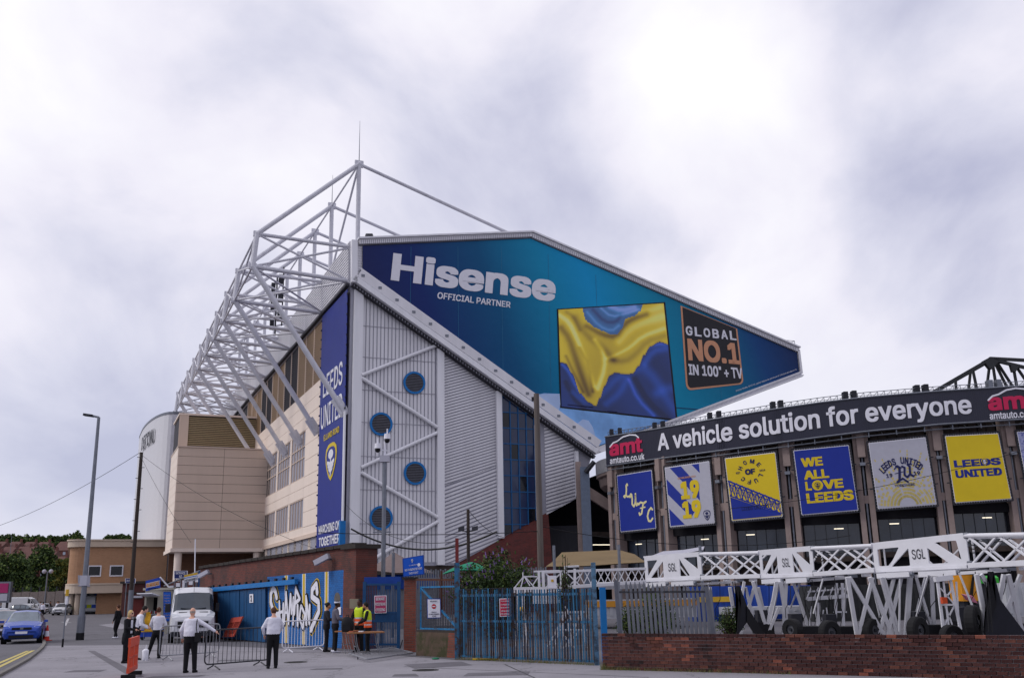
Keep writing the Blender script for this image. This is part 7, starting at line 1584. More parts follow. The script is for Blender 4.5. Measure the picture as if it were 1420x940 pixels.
# ---------------------------------------------------------------- vehicles
def vehicle(name, label, cat, loc, rz, paint, kind='hatch', group=None, glassm=None, extra=None):
    r = empty(name, (0, 0, 0), label, cat, group); ST = dict(
        # y, bottom, shoulder, roof, half width, roof half width, cabin 0 none 1 screen 2 side windows 3 rear screen
        hatch=[(2.02, .42, .58, .60, .62, .5, 0), (1.98, .26, .70, .72, .74, .62, 0), (1.80, .22, .80, .84, .82, .70, 0), (1.40, .20, .90, .95, .85, .74, 0), (1.02, .20, .95, 1.02, .85, .74, 1), (.25, .20, .97, 1.44, .85, .60, 2), (-.4, .20, .98, 1.50, .85, .60, 2), (-1.25, .20, 1.0, 1.47, .85, .58, 2), (-1.55, .20, 1.02, 1.38, .84, .56, 3), (-1.92, .24, 1.02, 1.06, .80, .6, 0), (-2.0, .35, .8, .85, .74, .6, 0)],
        van=[(2.95, .45, .95, 1.0, .78, .7, 0), (2.88, .32, 1.10, 1.14, .92, .8, 0), (2.55, .28, 1.22, 1.30, .97, .84, 0), (2.15, .28, 1.28, 1.42, .98, .86, 1), (1.45, .28, 1.32, 2.18, .98, .80, 2), (1.0, .28, 1.34, 2.38, .98, .80, 2), (.9, .28, 1.34, 2.42, .98, .84, 0), (-2.75, .28, 1.34, 2.45, .98, .86, 0), (-2.9, .35, 1.3, 2.40, .95, .84, 0)])[kind]
    body = MB(); gl_ = {'windscreen': MB(), 'rear_window': MB(), 'side_window': MB()}; rg = []
    for y, zb, zs, zr, w, wr, c in ST:
        h = [(0, zb), (w * .86, zb), (w, zb + .14), (w * 1.01, (zb + zs) / 2), (w * .97, zs), (wr + (w - wr) * .12, max(zs + .01, zr - .10)), (wr * .86, zr - .015), (wr * .4, zr + .0), (0, zr + .015)]
        rg.append([Vector((x, y, z)) for x, z in h] + [Vector((-x, y, z)) for x, z in h[-2:0:-1]])
    n = len(rg[0])
    for k in range(len(rg) - 1):
        c = ST[k][6]; c2 = ST[k + 1][6]
        for i in range(n):
            q = [rg[k][i], rg[k + 1][i], rg[k + 1][(i + 1) % n], rg[k][(i + 1) % n]]
            top_ = i in (5, 6, 7, 8, 9, 10); side = i in (4, n - 5)
            if c == 1 and top_: gl_['windscreen'].add([q[0], q[1], q[2], q[3]], [(0, 1, 2, 3)])
            elif c == 3 and top_: gl_['rear_window'].add(q, [(0, 1, 2, 3)])
            elif side and (c == 2 or c == 1) and not (kind == 'van' and k > 4):
                m0 = [q[0].lerp(q[1], .06), q[1].lerp(q[0], .06), q[2].lerp(q[3], .06), q[3].lerp(q[2], .06)]; ins = [a.lerp(sum(q, Vector()) / 4, .04) for a in m0]; gl_['side_window'].add([a + Vector((.004 if a.x > 0 else -.004, 0, 0)) for a in ins], [(0, 1, 2, 3)]); body.add(q, [(0, 1, 2, 3)])
            else: body.add(q, [(0, 1, 2, 3)])
    body.add(rg[0], [tuple(range(n))[::-1]]); body.add(rg[-1], [tuple(range(n))]); body.build('body', paint, r, smooth=False)
    W = ST[3][4]; g = glassm or M['gl']
    for k_, m_ in gl_.items(): m_.build(k_, g, r)
    L0 = ST[0][0]; zl = ST[2][2]
    for s_ in (-1, 1):
        MB().add([Vector((s_ * W * .55, L0 - .06, zl - .10)), Vector((s_ * W * .93, L0 - .20, zl - .06)), Vector((s_ * W * .95, L0 - .32, zl + .06)), Vector((s_ * W * .62, L0 - .16, zl + .0)), Vector((s_ * W * .55, L0 - .3, zl - .10)), Vector((s_ * W * .93, L0 - .5, zl - .06)), Vector((s_ * W * .95, L0 - .5, zl + .06)), Vector((s_ * W * .62, L0 - .4, zl + .0))], [(0, 1, 2, 3), (0, 4, 5, 1), (1, 5, 6, 2), (2, 6, 7, 3), (3, 7, 4, 0)]).build('headlight', mat('headlamp', 'c3c7cf', .1, spec=.8), r)
        MB().box((s_ * (W + .10) - .09, ST[4][0] - .22, ST[4][2] + .0), (s_ * (W + .14) + .11, ST[4][0] - .12, ST[4][2] + (.11 if kind == 'hatch' else .38))).build('wing_mirror', paint if kind == 'hatch' else M['steeld'], r)
        MB().box((s_ * W * .7 - .12, ST[-1][0] - .01, .85), (s_ * W * .7 + .12, ST[-1][0] + .12, 1.02)).build('tail_light', M['red'], r)
    kind == 'hatch' and MB().box((-W * .5, L0 - .04, zl - .15), (W * .5, L0 + .015, zl - .05)).build('grille', M['black'], r); MB().box((-W * .62, L0 - .02, .27), (W * .62, L0 + .012, .40)).build('lower_intake', M['black'], r)
    pl_ = MB().box((-.26, L0 + .013, .46), (.26, L0 + .03, .57)).build('number_plate', M['pw'], r)
    MB().box((-.07, L0 + .016, zl - .14), (.07, L0 + .028, zl - .04)).build('badge', M['steel'], r)
    ys = (1.28, -1.28) if kind == 'hatch' else (2.05, -1.85); rad = .31 if kind == 'hatch' else .35
    for y in ys:
        for s_ in (-1, 1):
            MB().tube((s_ * (W - .02), y, rad + .02), (s_ * (W + .012), y, rad + .02), rad + .06, n=20).build('wheel_arch', M['black'], r)
            w_ = MB().tube((s_ * (W - .2), y, rad), (s_ * (W + .03), y, rad), rad, n=20).build('wheel', rub, r); MB().tube((s_ * (W - .05), y, rad), (s_ * (W + .04), y, rad), rad * .62, n=14).build('rim', M['steel'], w_)
    if kind == 'van':
        for s_ in (-1, 1): MB().box((s_ * .72 - .09, 1.0, 2.40), (s_ * .72 + .09, 1.06, 2.46)).build('roof_marker', M['black'], r); MB().bar((s_ * .1, 2.17, 1.46), (s_ * .55, 2.1, 1.50), .04, .02).build('wiper', M['black'], r); MB().box((s_ * .45 - .18, 2.45, 1.27), (s_ * .45 + .18, 2.52, 1.335)).build('bonnet_vent', M['black'], r)
        MB().tube((0, 1.4, 2.2), (0, 1.1, 2.85), .008, n=4).build('aerial', M['black'], r); MB().box((-.66, 2.93, .66), (.66, 2.98, .93)).build('radiator_grille', M['black'], r); MB().box((-.95, 2.9, .30), (.95, 2.97, .5)).build('bumper', M['steeld'], r)
    r.location = loc; r.rotation_euler.z = R(rz); ORG[r.name] = Vector(loc); return r
def vplace(px, py, rz, L): p = G(px, py) if not isinstance(py, tuple) else xAt(px, py[0]); h = Vector((-math.sin(R(rz)), math.cos(R(rz)), 0)); return p - h * L / 2
cp = lambda n, c, met=.3: mat(n, c, .25, met, var=.02, spec=.7)
scr = mat('windscreen_glass', '5d6873', .08, spec=.8, var=.3, scale=1.5)
vehicle('parked_car', 'metallic blue hatchback parked at the kerb in the left foreground', 'car', vplace(28, 892.5, 202, 4.), 202, cp('paint_blue', '173f9e'), glassm=scr, group='cars in the car park')
vehicle('parked_car', 'brownish silver car directly behind the blue hatchback', 'car', vplace(4, (53.5,), 202, 4.), 202, cp('paint_bronze', '6b5a58'), glassm=scr, group='cars in the car park')
vehicle('parked_car', 'pale silver car half cut by the left edge behind the bronze one', 'car', vplace(-6, (66,), 200, 4.), 200, cp('paint_silver', '9a9ea6'), glassm=scr, group='cars in the car park')
vehicle('parked_car', 'dark grey hatchback parked side on in the car park', 'car', xAt(38, 128), -88, cp('paint_grey', '3a3d45'), glassm=scr, group='cars in the car park')
vehicle('parked_car', 'white car showing its roof behind the dark grey hatchback', 'car', xAt(47, 143), -84, cp('paint_white', 'b4b6bc', 0), group='cars in the car park')
vehicle('parked_car', 'navy car farthest back near the low wall', 'car', xAt(20, 165), -90, cp('paint_navy', '1f2740'), group='cars in the car park')
vehicle('parked_car', 'white hatchback parked nose out beside the colonnade', 'car', xAt(88.5, 133), 190, cp('paint_white', 'b4b6bc', 0), group='cars in the car park')
vehicle('parked_car', 'silver car to the right of the dark grey hatchback', 'car', xAt(66, 150), -60, cp('paint_silver', '9a9ea6'), group='cars in the car park')
vehicle('parked_van', 'plain white van far back in the car park', 'van', xAt(34, 158), -90, cp('paint_white', 'b4b6bc', 0), 'van')
pv = vehicle('police_van', 'white police van with yellow and blue blocks inside the colonnade', 'van', xAt(124, 137.5), -80, cp('paint_white', 'b4b6bc', 0), 'van')
for k in range(8):
    for s_ in (-1, 1): MB().box((s_ * 1.0 - .01, -2.5 + k * .62, .8), (s_ * 1.0 + .01, -1.88 + k * .62, 1.25)).build('marking_block', [mat('police_yellow', 'a9b41c', .5), mat('police_blue', '1c46a8', .5)][k % 2]).parent = pv
MB().box((-.6, .8, 2.45), (.6, 1.1, 2.58)).build('light_bar', mat('police_blue', '1c46a8')).parent = pv
vehicle('parked_van', 'large white van with dark windscreen parked facing the barriers', 'van', vplace(266, 891, 199, 5.9), 199, cp('van_white', 'c6c7ce', 0), 'van', glassm=mat('van_screen', '2b3540', .1, spec=.8, var=.3, scale=1))
# ---------------------------------------------------------------- traffic cones, barriers, table
def cone(px, py, lab):
    p = G(px, py); r = empty('traffic_cone', p, lab, 'traffic cone', 'cones behind the blue car'); o = Vector(p); MB().box((o.x - .2, o.y - .2, 0), (o.x + .2, o.y + .2, .04)).build('base', mat('cone_red', 'b8332a', .6, var=.1), r)
    prof = [(.15, .04), (.125, .22), (.085, .48), (.06, .62), (.035, .75)]; ms_ = [MATS['cone_red'], M['pw'], MATS['cone_red'], MATS['cone_red']]
    for (r0_, z0_), (r1_, z1_), m_, nm in zip(prof, prof[1:], ms_, ('lower_cone', 'sleeve', 'upper_cone', 'tip')): MB().tube(o + Vector((0, 0, z0_)), o + Vector((0, 0, z1_)), r0_, r1_, 14).build(nm, m_, r)
cone(64, 888, 'nearest red and white traffic cone beside the blue car'); cone(59.5, 884, 'middle red and white traffic cone of three beside the blue car'); cone(55.5, 880, 'farthest traffic cone, mostly hidden by the blue car mirror')
def barrier(name, lab, A, Bp, m, h=1.08, nb=17, feet=True):
    r = empty(name, A, lab, 'crowd barrier', 'metal crowd barriers'); d = (Bp - A).normalized(); L = (Bp - A).length; rc = .12; z0 = .16
    def q(s, z): return A + d * s + Vector((0, 0, z))
    pts = []
    for cx, cz, a0 in ((L - rc, h - rc, 0), (rc, h - rc, 90), (rc, z0 + rc, 180), (L - rc, z0 + rc, 270)):
        for k in range(5): a = R(a0 + 22.5 * k); pts.append(q(cx + rc * math.cos(a), cz + rc * math.sin(a)))
    mb = MB(); mb.path(pts + [pts[0]], .021, 8); mb.build('frame', m, r)
    for k in range(nb): s = L * (k + 1) / (nb + 1); MB().tube(q(s, z0), q(s, h), .009, n=6).build('bar', m, r)
    n = Vector((-d.y, d.x, 0))
    if feet:
        for s in (L * .14, L * .86): MB().path([q(s, z0), q(s, z0 - .05) + n * .05, q(s, 0.02) + n * .3], .02, 6).path([q(s, z0 - .05) - n * .05, q(s, .02) - n * .3], .02, 6).build('foot', m, r)
    return r
bst = mat('barrier_steel', '8b8c93', .4, .5, var=.1, scale=5); bdk = mat('barrier_dark', '34353b', .45, .3, var=.15, scale=5)
barrier('crowd_barrier', 'light grey crowd barrier in front of the white van', G(220, 916), G(303, 910), bst); barrier('crowd_barrier', 'dark crowd barrier held by the bald man', G(283, 929.5), G(372, 922), bdk, nb=14); barrier('crowd_barrier', 'white crowd barrier standing before the graffiti mural', G(391, 905), G(449, 901), M['pw'], nb=13)
q = [G(484.5, 910), G(509, 918.5), G(572.8, 909), G(543, 901.5)]; r = empty('crowd_barrier', q[1], 'grey crowd barrier lying flat on the tarmac before the table', 'crowd barrier', 'metal crowd barriers'); up3 = Vector((0, 0, .1)); mb = MB(); mb.path([x + up3 for x in q + [q[0]]], .024, 8); mb.build('frame', bst, r)
for k in range(17): t = (k + 1) / 18; MB().tube(q[1].lerp(q[2], t) + up3, q[0].lerp(q[3], t) + up3, .009, n=6).build('bar', bst, r)
MB().path([q[1].lerp(q[0], .5) * 1, q[1].lerp(q[0], .5) + Vector((.0, 0, .1))], .02).build('foot', bdk, r); MB().path([q[2].lerp(q[3], .6) + up3, q[2].lerp(q[3], .6) + Vector((.1, 0, .42))], .02).build('foot', bdk, r)
def plast(name, lab, A, Bp, m, tilt=Vector((0, 0, 0)), feet=True):
    r = empty(name, A, lab, 'plastic barrier', 'orange plastic barriers'); d = (Bp - A).normalized(); L = (Bp - A).length; n = Vector((-d.y, d.x, 0))
    def p(s, z): return A + d * s + Vector((0, 0, z)) + tilt * z
    pan = MB()
    def rect(s0, s1, z0, z1, th=.04): pan.prism([p(s0, z0) - n * th / 2, p(s1, z0) - n * th / 2, p(s1, z1) - n * th / 2, p(s0, z1) - n * th / 2], n * th)
    rect(0, L, .78, 1.0, .06); rect(0, L, .14, .26, .06); rect(0, .1, .26, .78); rect(L - .1, L, .26, .78); rect(L / 2 - .05, L / 2 + .05, .26, .78)
    for k in range(10): s = .1 + (L - .2) * (k + .5) / 10; rect(s - .025, s + .025, .26, .78)
    rect(.1, L - .1, .5, .54); pan.build('panel', m, r)
    if feet:
        for s in (.2, L - .2): MB().obox(A + d * s + Vector((0, 0, .05)), d * .09, n * .17, Vector((0, 0, .05))).build('rubber_foot', rub, r)
    return r
org_ = mat('plastic_orange', 'c1462a', .5, var=.08, scale=3); pA_ = xAt(184.5, 26.2); pB_ = xAt(196.5, 27.9); plast('plastic_barrier', 'orange plastic barrier on black feet beside the blonde woman', pA_, pB_, org_)
a = WP(307, 886, .5); b2 = WP(322, 888, .9); plast('plastic_barrier', 'faded red plastic barrier tipped against the blue sliding doors', Vector((a.x, a.y, 0)), Vector((b2.x, b2.y, .1)), mat('plastic_faded', '9c4034', .5), (-wnrm * .35 + wdir * -.3), False)
# folding tables
def ftable(lab, A, Bp, dep, m):
    r = empty('folding_table', A, lab, 'table', 'folding tables by the gate'); d = (Bp - A).normalized(); n = Vector((-d.y, d.x, 0)); n = -n if n.y < 0 else n; L = (Bp - A).length
    MB().obox(A + d * L / 2 + n * dep / 2 + Vector((0, 0, .735)), d * L / 2, n * dep / 2, Vector((0, 0, .02))).build('tabletop', m, r); 
    for s in (.25, L - .25):
        for o in (.08, dep - .08): MB().path([A + d * s + n * o + Vector((0, 0, .72)), A + d * (s + .04) + n * o + Vector((0, 0, .4)), A + d * (s + (.16 if s < 1 else -.16)) + n * o], .014, 6).build('leg', bst, r)
        MB().tube(A + d * s + n * .08 + Vector((0, 0, .3)), A + d * s + n * (dep - .08) + Vector((0, 0, .3)), .012).build('cross_bar', bst, r)
    return r
tw_ = mat('table_wood', '8f6240', .5, var=.1, scale=3); T1 = xAt(484.5, 33.6); T2 = xAt(534, 33.9); ftable('brown topped folding table in front of the two stewards in hi-vis vests', T1, T2, .72, tw_); ftable('second folding table partly hidden behind the backpack', xAt(465, 35.4), xAt(488, 35.2), .6, tw_)
for k, (x, dz) in enumerate(((491, .03), (497, .025))): p = xAt(x, 34.); o = MB().box((p.x - .16, p.y - .0, .757), (p.x + .16, p.y + .25, .757 + dz)).build('leaflet_stack', M['pw'] if k else mat('leaflet_red', 'a8604a', .6), None, loc=p + Vector((0, 0, .757))); tag(o, ('reddish stack of leaflets on the table by the backpack', 'white stack of leaflets on the table before the first steward')[k], 'leaflets')
p = xAt(482.5, 34.4); bp_ = empty('backpack', p + Vector((0, 0, .757)), 'bulging black backpack standing on the folding table', 'backpack'); b0 = Vector((p.x, p.y, .757)); mb = MB()
mb.rings([[b0 + Vector((w_ * math.cos(i * .628) + .02 * math.sin(z * 9), .13 * math.sin(i * .628) * (w_ / .2), z)) for i in range(10)] for z, w_ in ((0, .17), (.06, .21), (.25, .22), (.38, .19), (.46, .12), (.49, .05))]); mb.build('bag', mat('bag_black', '17171c', .8, var=.2, scale=9), bp_, smooth=True); MB().path([b0 + Vector((-.05, 0, .47)), b0 + Vector((-.03, 0, .54)), b0 + Vector((.04, 0, .54)), b0 + Vector((.06, 0, .47))], .012).build('handle', M['black'], bp_); MB().box((b0.x - .13, b0.y - .17, .8), (b0.x + .13, b0.y - .12, 1.0)).build('pocket', MATS['bag_black'], bp_)
p = G(201, 915.5); wb_ = empty('white_bag', p, 'white plastic bag standing on the tarmac between the young man and woman', 'bag'); mb = MB(); mb.rings([[p + Vector((w_ * math.cos(i * .785) + .01 * math.sin(i * 3 + z * 20), w_ * .7 * math.sin(i * .785), z)) for i in range(8)] for z, w_ in ((0, .09), (.02, .11), (.15, .105), (.30, .11), (.33, .10), (.37, .05))]); mb.build('bag', M['pw'], wb_, smooth=True); MB().path([p + Vector((0, 0, .36)), p + Vector((.01, 0, .5)), p + Vector((.03, 0, .37))], .01).build('handle', M['pw'], wb_)
p = G(604, 914); o = MB().ball(p + Vector((0, 0, .03)), (.12, .08, .035)).build('litter', mat('litter_green', '1d6b4c', .6), None, loc=p); tag(o, 'small green scrap of litter on the tarmac below the dwarf wall', 'litter')
# ---------------------------------------------------------------- people
def remesh(name, mb, mats, parent, vox=.018, it=3, matfn=None):
    me = mb.mesh(name, mats[0]); ob = bpy.data.objects.new('tmp', me); COL.objects.link(ob); m = ob.modifiers.new('r', 'REMESH'); m.mode = 'VOXEL'; m.voxel_size = vox; s = ob.modifiers.new('s', 'SMOOTH'); s.iterations = it; s.factor = .5
    bpy.context.view_layer.update(); ev = ob.evaluated_get(bpy.context.evaluated_depsgraph_get()); m2 = bpy.data.meshes.new_from_object(ev); m2.name = name; bpy.data.objects.remove(ob); bpy.data.meshes.remove(me)
    m2.materials.clear(); [m2.materials.append(x) for x in mats]; m2.polygons.foreach_set('use_smooth', [True] * len(m2.polygons))
    if matfn:
        for p in m2.polygons: p.material_index = matfn(p.center)
    return link(name, m2, parent)
SK = {'pale': mat('skin_pale', 'c79a86', .6, var=.05), 'dark': mat('skin_dark', '4a3026', .55, var=.05), 'tan': mat('skin_tan', 'a97a5f', .6, var=.05)}
CL = {'white': mat('shirt_white', 'cfcfdc', .8, var=.07, scale=6, bump=1., bscale=11), 'black': mat('cloth_black', '121217', .85, var=.2, scale=6), 'charcoal': mat('cloth_charcoal', '26262d', .85, var=.2, scale=6), 'grey': mat('cloth_grey', '5d5a66', .85, var=.1, scale=6), 'yel': mat('hivis_yellow', 'b9cf22', .6, emit=0, var=.05), 'org': mat('hivis_orange', 'd9572a', .6, var=.05), 'refl': mat('reflective', 'b7b9bf', .3, .3)}
HR = {'blonde': mat('hair_blonde', 'b59a6a', .7, var=.2, scale=20), 'brown': mat('hair_brown', '4a2d20', .7, var=.2, scale=20), 'black': mat('hair_black', '15110f', .7, var=.2, scale=20), 'grey': mat('hair_grey', '8f8580', .7)}
def person(label, P, H, rz, top='white', bot='black', skin='pale', hair='brown', bun=False, bald=False, arms=None, legs=None, lean=0., nod=0., fat=1., vest=None, coat=None, vox=.017, shoes='black', extras=None, long=False):
    s = H / 1.75; r = empty('person', (0, 0, 0), label, 'person'); V = Vector
    def T(p): x, y, z = p; y = y + max(0, z - .95) * lean; return V((x, y, z)) * s
    ea = arms or {}; la = ea.get('L', ((-.25, -.03, 1.15), (-.27, .06, .90))); ra = ea.get('R', ((.25, -.03, 1.15), (.27, .06, .90))); lg = legs or (((-.10, .01, .50), (-.11, -.02, .09)), ((.10, .01, .50), (.11, .0, .09)))
    def cap(mb, a, b_, r0, r1): a, b_ = T(a), T(b_); mb.tube(a, b_, r0 * s, r1 * s, 12); mb.ball(a, r0 * s * .98, 12, 8); mb.ball(b_, r1 * s * .98, 12, 8)
    def torso(mb, k, z0=.86, z1=1.50):
        rs = []
        for z, rx, ry in ((.80, .15, .11), (.88, .17, .125), (1.0, .155 * fat, .115 * fat), (1.12, .152 * fat, .118 * fat), (1.28, .172 * (.5 + .5 * fat), .12), (1.40, .185, .11), (1.46, .13, .085), (1.50, .065, .06)):
            if z0 - .01 <= z <= z1 + .01: rs.append([T((rx * k * math.cos(i * math.pi / 8), ry * k * math.sin(i * math.pi / 8), z)) for i in range(16)])
        mb.rings(rs)
    b = MB(); torso(b, .93)
    hy = nod * .5
    cap(b, (0, 0, 1.44), (0, .01 + hy * .3, 1.57), .058, .052); hc = (0, .015 + hy, 1.645 - abs(nod) * .12)
    b.ball(T(hc), (.076 * s, .094 * s, .112 * s), 16, 12); fx = T((hc[0], hc[1] + .05, hc[2] - .055)); b.ball(fx, (.052 * s, .05 * s, .055 * s), 12, 8); b.ball(T((0, hc[1] + .097, hc[2] - .018)), (.013 * s, .017 * s, .022 * s), 8, 6)
    for e in (-1, 1): b.ball(T((e * .076, hc[1] - .005, hc[2] - .01)), (.012 * s, .02 * s, .032 * s), 8, 6)
    for (e, w_), sg_ in ((la, -1), (ra, 1)):
        cap(b, (sg_ * .175, 0, 1.405), e, .046, .040); cap(b, e, w_, .038, .027); d = (V(w_) - V(e)).normalized(); pm = V(w_) + d * .05; b.ball(T(pm), (.036 * s, .024 * s, .048 * s), 10, 8)
    for (k_, a_), sg_ in zip(lg, (-1, 1)): cap(b, (sg_ * .09, 0, .88), k_, .082, .055); cap(b, k_, a_, .052, .038)
    body = remesh('body', b, [SK[skin]], r, vox)
    fm = MB()   # fingers rooted inside the palms, joined to the body mesh
    for (e, w_), sg_ in ((la, -1), (ra, 1)):
        d = (V(w_) - V(e)).normalized(); x_, y_ = basis(d); root = V(w_) + d * .07
        for k in range(4): o = x_ * (k - 1.5) * .016; ln = (.05, .06, .057, .043)[k]; k1 = root + o + d * ln * .6; fm.tube(T(root + o - d * .02), T(k1), .0085 * s, .008 * s, 6); fm.tube(T(k1), T(k1 + (d * .8 + y_ * -.5).normalized() * ln * .6), .008 * s, .006 * s, 6)
        tb_ = V(w_) + d * .03 + x_ * .025; fm.tube(T(tb_ - x_ * .01), T(tb_ + d * .04 + x_ * .022), .010 * s, .007 * s, 6)
    bm_ = bmesh.new(); bm_.from_mesh(body.data); tmp = fm.mesh('f', SK[skin]); bm_.from_mesh(tmp); bm_.to_mesh(body.data); bm_.free(); bpy.data.meshes.remove(tmp)
    for e in (-1, 1): MB().ball(T((e * .03, hc[1] + .086, hc[2] + .012)), .010 * s, 8, 6).build('eye', M['black'], r)
    MB().ball(T((0, hc[1] + .092, hc[2] - .06)), (.02 * s, .008 * s, .005 * s), 8, 4).build('mouth', mat('lips', '7d4a44', .6), r)
    # clothing
    t = MB(); torso(t, 1.07, .88 if not coat else .80, 1.46)
    if coat: cap(t, (-.06, -.02, .95), (-.08, -.03, .70), .12, .12); cap(t, (.06, -.02, .95), (.08, -.03, .70), .12, .12)
    for (e, w_), sg_ in ((la, -1), (ra, 1)): cap(t, (sg_ * .165, 0, 1.405), e, .066, .058); cap(t, e, tuple(V(e).lerp(V(w_), .93)), .056, .043)
    cap(t, (-.1, 0, 1.42), (.1, 0, 1.42), .065, .065)
    remesh('coat' if coat else 'shirt', t, [CL[top]], r, vox)
    t = MB(); torso(t, 1.09, .80, 1.0)
    for (k_, a_), sg_ in zip(lg, (-1, 1)): cap(t, (sg_ * .088, 0, .87), k_, .103 * (.6 + .4 * fat), .078); cap(t, k_, tuple(V(k_).lerp(V(a_), .97)), .076, .064)
    remesh('trousers', t, [CL[bot]], r, vox)
    for (k_, a_), sg_ in zip(lg, (-1, 1)):
        a_ = V(a_); sh = MB(); sh.rings([[T(a_ + V((w_ * math.cos(i * .785), y_ + .0, -.085 + max(0, h_ * (.5 + .5 * math.sin(i * .785)))))) for i in range(8)] for y_, w_, h_ in ((-.09, .03, .07), (-.06, .043, .1), (.02, .045, .1), (.1, .047, .07), (.16, .04, .05), (.19, .015, .03))]); sh.build('shoe', CL[shoes], r, smooth=True)
    if not bald:
        h = MB(); h.ball(T((0, hc[1] - .018, hc[2] + .022)), (.086 * s, .098 * s, .108 * s), 14, 10)
        if bun: h.ball(T((0, hc[1] - .10, hc[2] + .06)), (.045 * s, .045 * s, .045 * s), 10, 8)
        if long: h.ball(T((0, hc[1] - .05, hc[2] - .05)), (.085 * s, .07 * s, .10 * s), 12, 8)
        remesh('hair', h, [HR[hair]], r, .012, 2)
    else:
        h = MB(); h.rings([[T((.079 * math.cos(a), hc[1] + .09 * math.sin(a) - .004, hc[2] + z)) for a in [math.pi * (1.0 + k / 12.) for k in range(13)]] + [T((.07 * math.cos(a), hc[1] + .08 * math.sin(a), hc[2] + z)) for a in [math.pi * (2.0 - k / 12.) for k in range(13)]] for z in (-.03, .02)]); h.build('hair', HR['grey'], r)
    if vest:
        t = MB(); torso(t, 1.19, .88 if vest == 'mix' else .88, 1.46); cap(t, (-.12, 0, 1.42), (.12, 0, 1.42), .075, .075)
        def vf(c):
            z = c.z / s; return 2 if (1.10 < z < 1.15 or .97 < z < 1.01) else (0 if z > 1.15 else 1)
        remesh('hi_vis_vest', t, [CL['yel'], CL['org'], CL['refl']], r, vox, 2, vf)
    if extras:
        for nm, fn, m_ in extras: q = MB(); fn(q, T, s); q.build(nm, m_, r, smooth=False)
    r.location = P; r.rotation_euler.z = R(rz); ORG[r.name] = Vector(P)
    for c in r.children: ORG[c.name] = Vector((0, 0, 0))
    return r
def hgt(P, py): return ztop(P, py)
phone = lambda pos: (lambda q, T, s: q.obox(T(pos), Vector((.035, 0, 0)), Vector((0, .008, .0)), Vector((0, .02, .07))))
P = G(262, 932.5); person('bald man in white shirt and black trousers reaching right to the dark barrier', P, 1.70, -6, fat=1.32, bald=True, skin='pale', arms={'L': ((-.30, .0, 1.14), (-.31, .12, .93)), 'R': ((.42, .04, 1.26), (.66, .10, 1.10))}, legs=(((-.11, .01, .5), (-.10, -.03, .09)), ((.12, .02, .5), (.13, .05, .09))), vox=.015,
    extras=[('shoulder_strap', lambda q, T, s: q.path([T((.19, -.09, 1.45)), T((.2, -.14, 1.2)), T((.24, -.13, 1.02))], .012, 6), CL['black']), ('shoulder_bag', lambda q, T, s: q.obox(T((.25, -.12, .96)), Vector((.07, 0, 0)), Vector((0, .05, 0)), Vector((0, 0, .12))), CL['black'])])
P = G(377, 926.5); person('steward with short brown hair seen from behind in untucked white shirt by the barrier end', P, 1.66, 22, fat=1.25, hair='brown', arms={'L': ((-.30, .05, 1.16), (-.24, .16, .96)), 'R': ((.28, .1, 1.2), (.22, .24, 1.02))}, nod=.08, lean=.03)
P = G(174, 919); person('blonde woman in long black coat looking down at her phone', P, 1.62, -100, top='black', coat=True, hair='blonde', long=True, nod=.12, arms={'L': ((-.24, .08, 1.15), (-.10, .34, 1.12)), 'R': ((.24, .08, 1.15), (.12, .34, 1.10))}, extras=[('phone', phone((0, .42, 1.14)), M['black']), ('sunglasses', lambda q, T, s: q.obox(T((0, .155, 1.64)), Vector((.065, 0, 0)), Vector((0, .008, 0)), Vector((0, 0, .02))), M['black']), ('blouse', lambda q, T, s: q.obox(T((0, .135, 1.2)), Vector((.045, 0, 0)), Vector((0, .01, 0)), Vector((0, 0, .2))), CL['white'])])
P = G(187, 914.5); person('dark haired young man in white shirt with black jacket over his shoulder bending his head', P, 1.74, -62, hair='black', lean=.16, nod=.2, arms={'L': ((-.25, .1, 1.14), (-.14, .33, 1.06)), 'R': ((.26, .06, 1.12), (.16, .3, 1.02))}, extras=[('jacket', lambda q, T, s: q.rings([[T((-.24 + .04 * math.sin(k), -.17 + .0 * k, 1.38 - k * .11)), T((.08, -.20 - .02 * math.sin(k * 2), 1.34 - k * .11)), T((.1, -.13, 1.34 - k * .11)), T((-.26, -.02, 1.36 - k * .11))] for k in range(6)]), CL['black'])])
P = G(216, 912.5); person('woman with brown bun and white blouse seen from behind near the kiosk', P, 1.66, 4, hair='brown', bun=True, fat=.98, arms={'L': ((-.27, .05, 1.15), (-.22, .2, .98)), 'R': ((.25, .08, 1.15), (.15, .26, 1.08))}, legs=(((-.19, .02, .5), (-.30, .0, .09)), ((.10, .01, .5), (.10, -.02, .09))))
P = G(161, 884.5); person('person in black t-shirt and trousers with white shoes walking by the tan building', P, 1.66, 75, top='black', hair='brown', skin='tan', shoes='white', legs=(((-.10, .06, .5), (-.10, -.10, .09)), ((.10, .10, .5), (.10, .16, .09))), vox=.022)
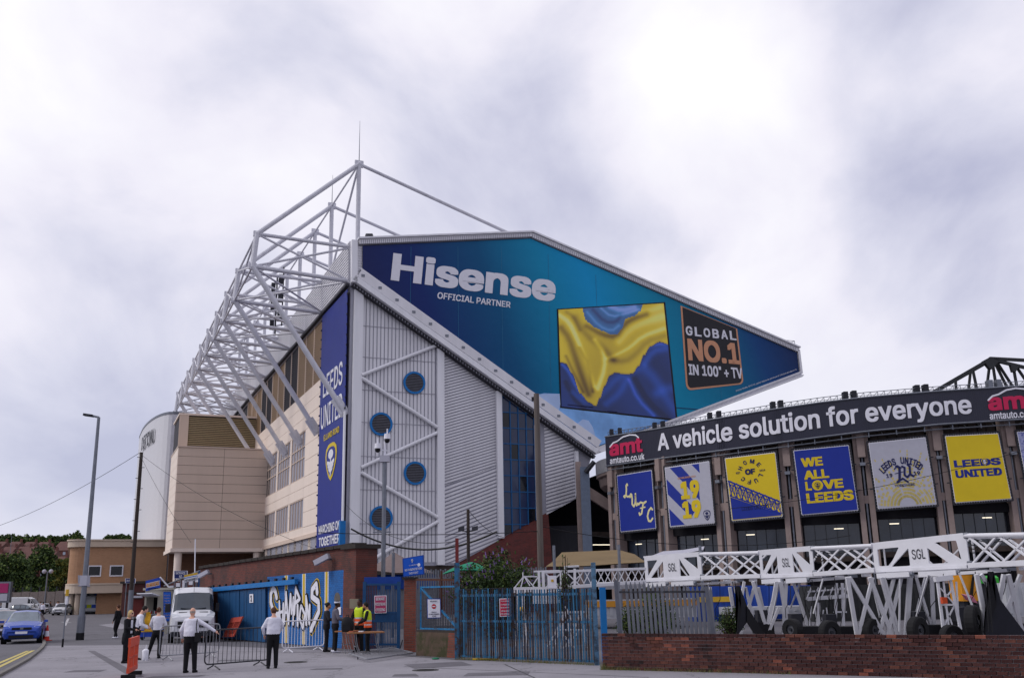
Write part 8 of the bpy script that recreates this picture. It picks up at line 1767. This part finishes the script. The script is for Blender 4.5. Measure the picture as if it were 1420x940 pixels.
P = G(452, 903.5); person('person with dark hair bun in charcoal jacket standing before the mural', P, 1.70, -78, top='charcoal', skin='tan', hair='black', bun=True, nod=.06, arms={'L': ((-.24, .08, 1.15), (-.12, .28, 1.14)), 'R': ((.24, .08, 1.15), (.12, .28, 1.1))})
P = G(464, 904.5); person('person in grey sweatshirt and white headband holding a phone beside the mural', P, 1.76, -72, top='grey', skin='dark', hair='black', shoes='white', nod=.10, arms={'L': ((-.25, .06, 1.15), (-.14, .3, 1.08)), 'R': ((.25, .08, 1.15), (.14, .32, 1.12))}, extras=[('phone', phone((.12, .42, 1.15)), M['black']), ('headband', lambda q, T, s: q.rings([[T((.092 * math.cos(i * .524), .05 + .108 * math.sin(i * .524), 1.675 + z)) for i in range(12)] for z in (0, .05)]), CL['white'])])
P = xAt(499, 36.0); person('steward in yellow and orange hi-vis vest standing behind the table facing left', P, 1.80, 150, top='black', skin='dark', hair='black', vest='mix', arms={'L': ((-.28, .03, 1.16), (-.2, .22, .98)), 'R': ((.28, .03, 1.16), (.2, .22, .98))})
P = xAt(511, 34.9); person('bearded steward in hi-vis vest over black sleeves turned sideways to the table', P, 1.70, 96, top='black', skin='tan', hair='black', vest='mix', lean=.06, nod=.10, arms={'L': ((-.26, .08, 1.15), (-.18, .32, 1.04)), 'R': ((.26, .08, 1.15), (.18, .34, 1.04))}, extras=[('beard', lambda q, T, s: q.ball(T((0, .10, 1.57)), (.055 * s, .05 * s, .055 * s)), HR['black'])])
for k, (px, Y, rz, tp, lab) in enumerate(((61, 112, 0, 'white', 'distant person in white shirt walking away in front of the dark grey hatchback'), (81, 135, 180, 'white', 'distant person in white top walking left of the colonnade'), (57.5, 140, 90, 'white', 'distant person in white standing beside the silver car roof'), (71, 150, -90, 'black', 'distant person in black crossing behind the parked cars'), (82.5, 139, 30, 'black', 'distant person in black just behind the one in white'), (35, 170, 100, 'charcoal', 'farthest small figure in dark clothes near the low wall'))): person(lab, xAt(px, Y), 1.76, rz, top=tp, vox=.035, skin='tan', hair='black')
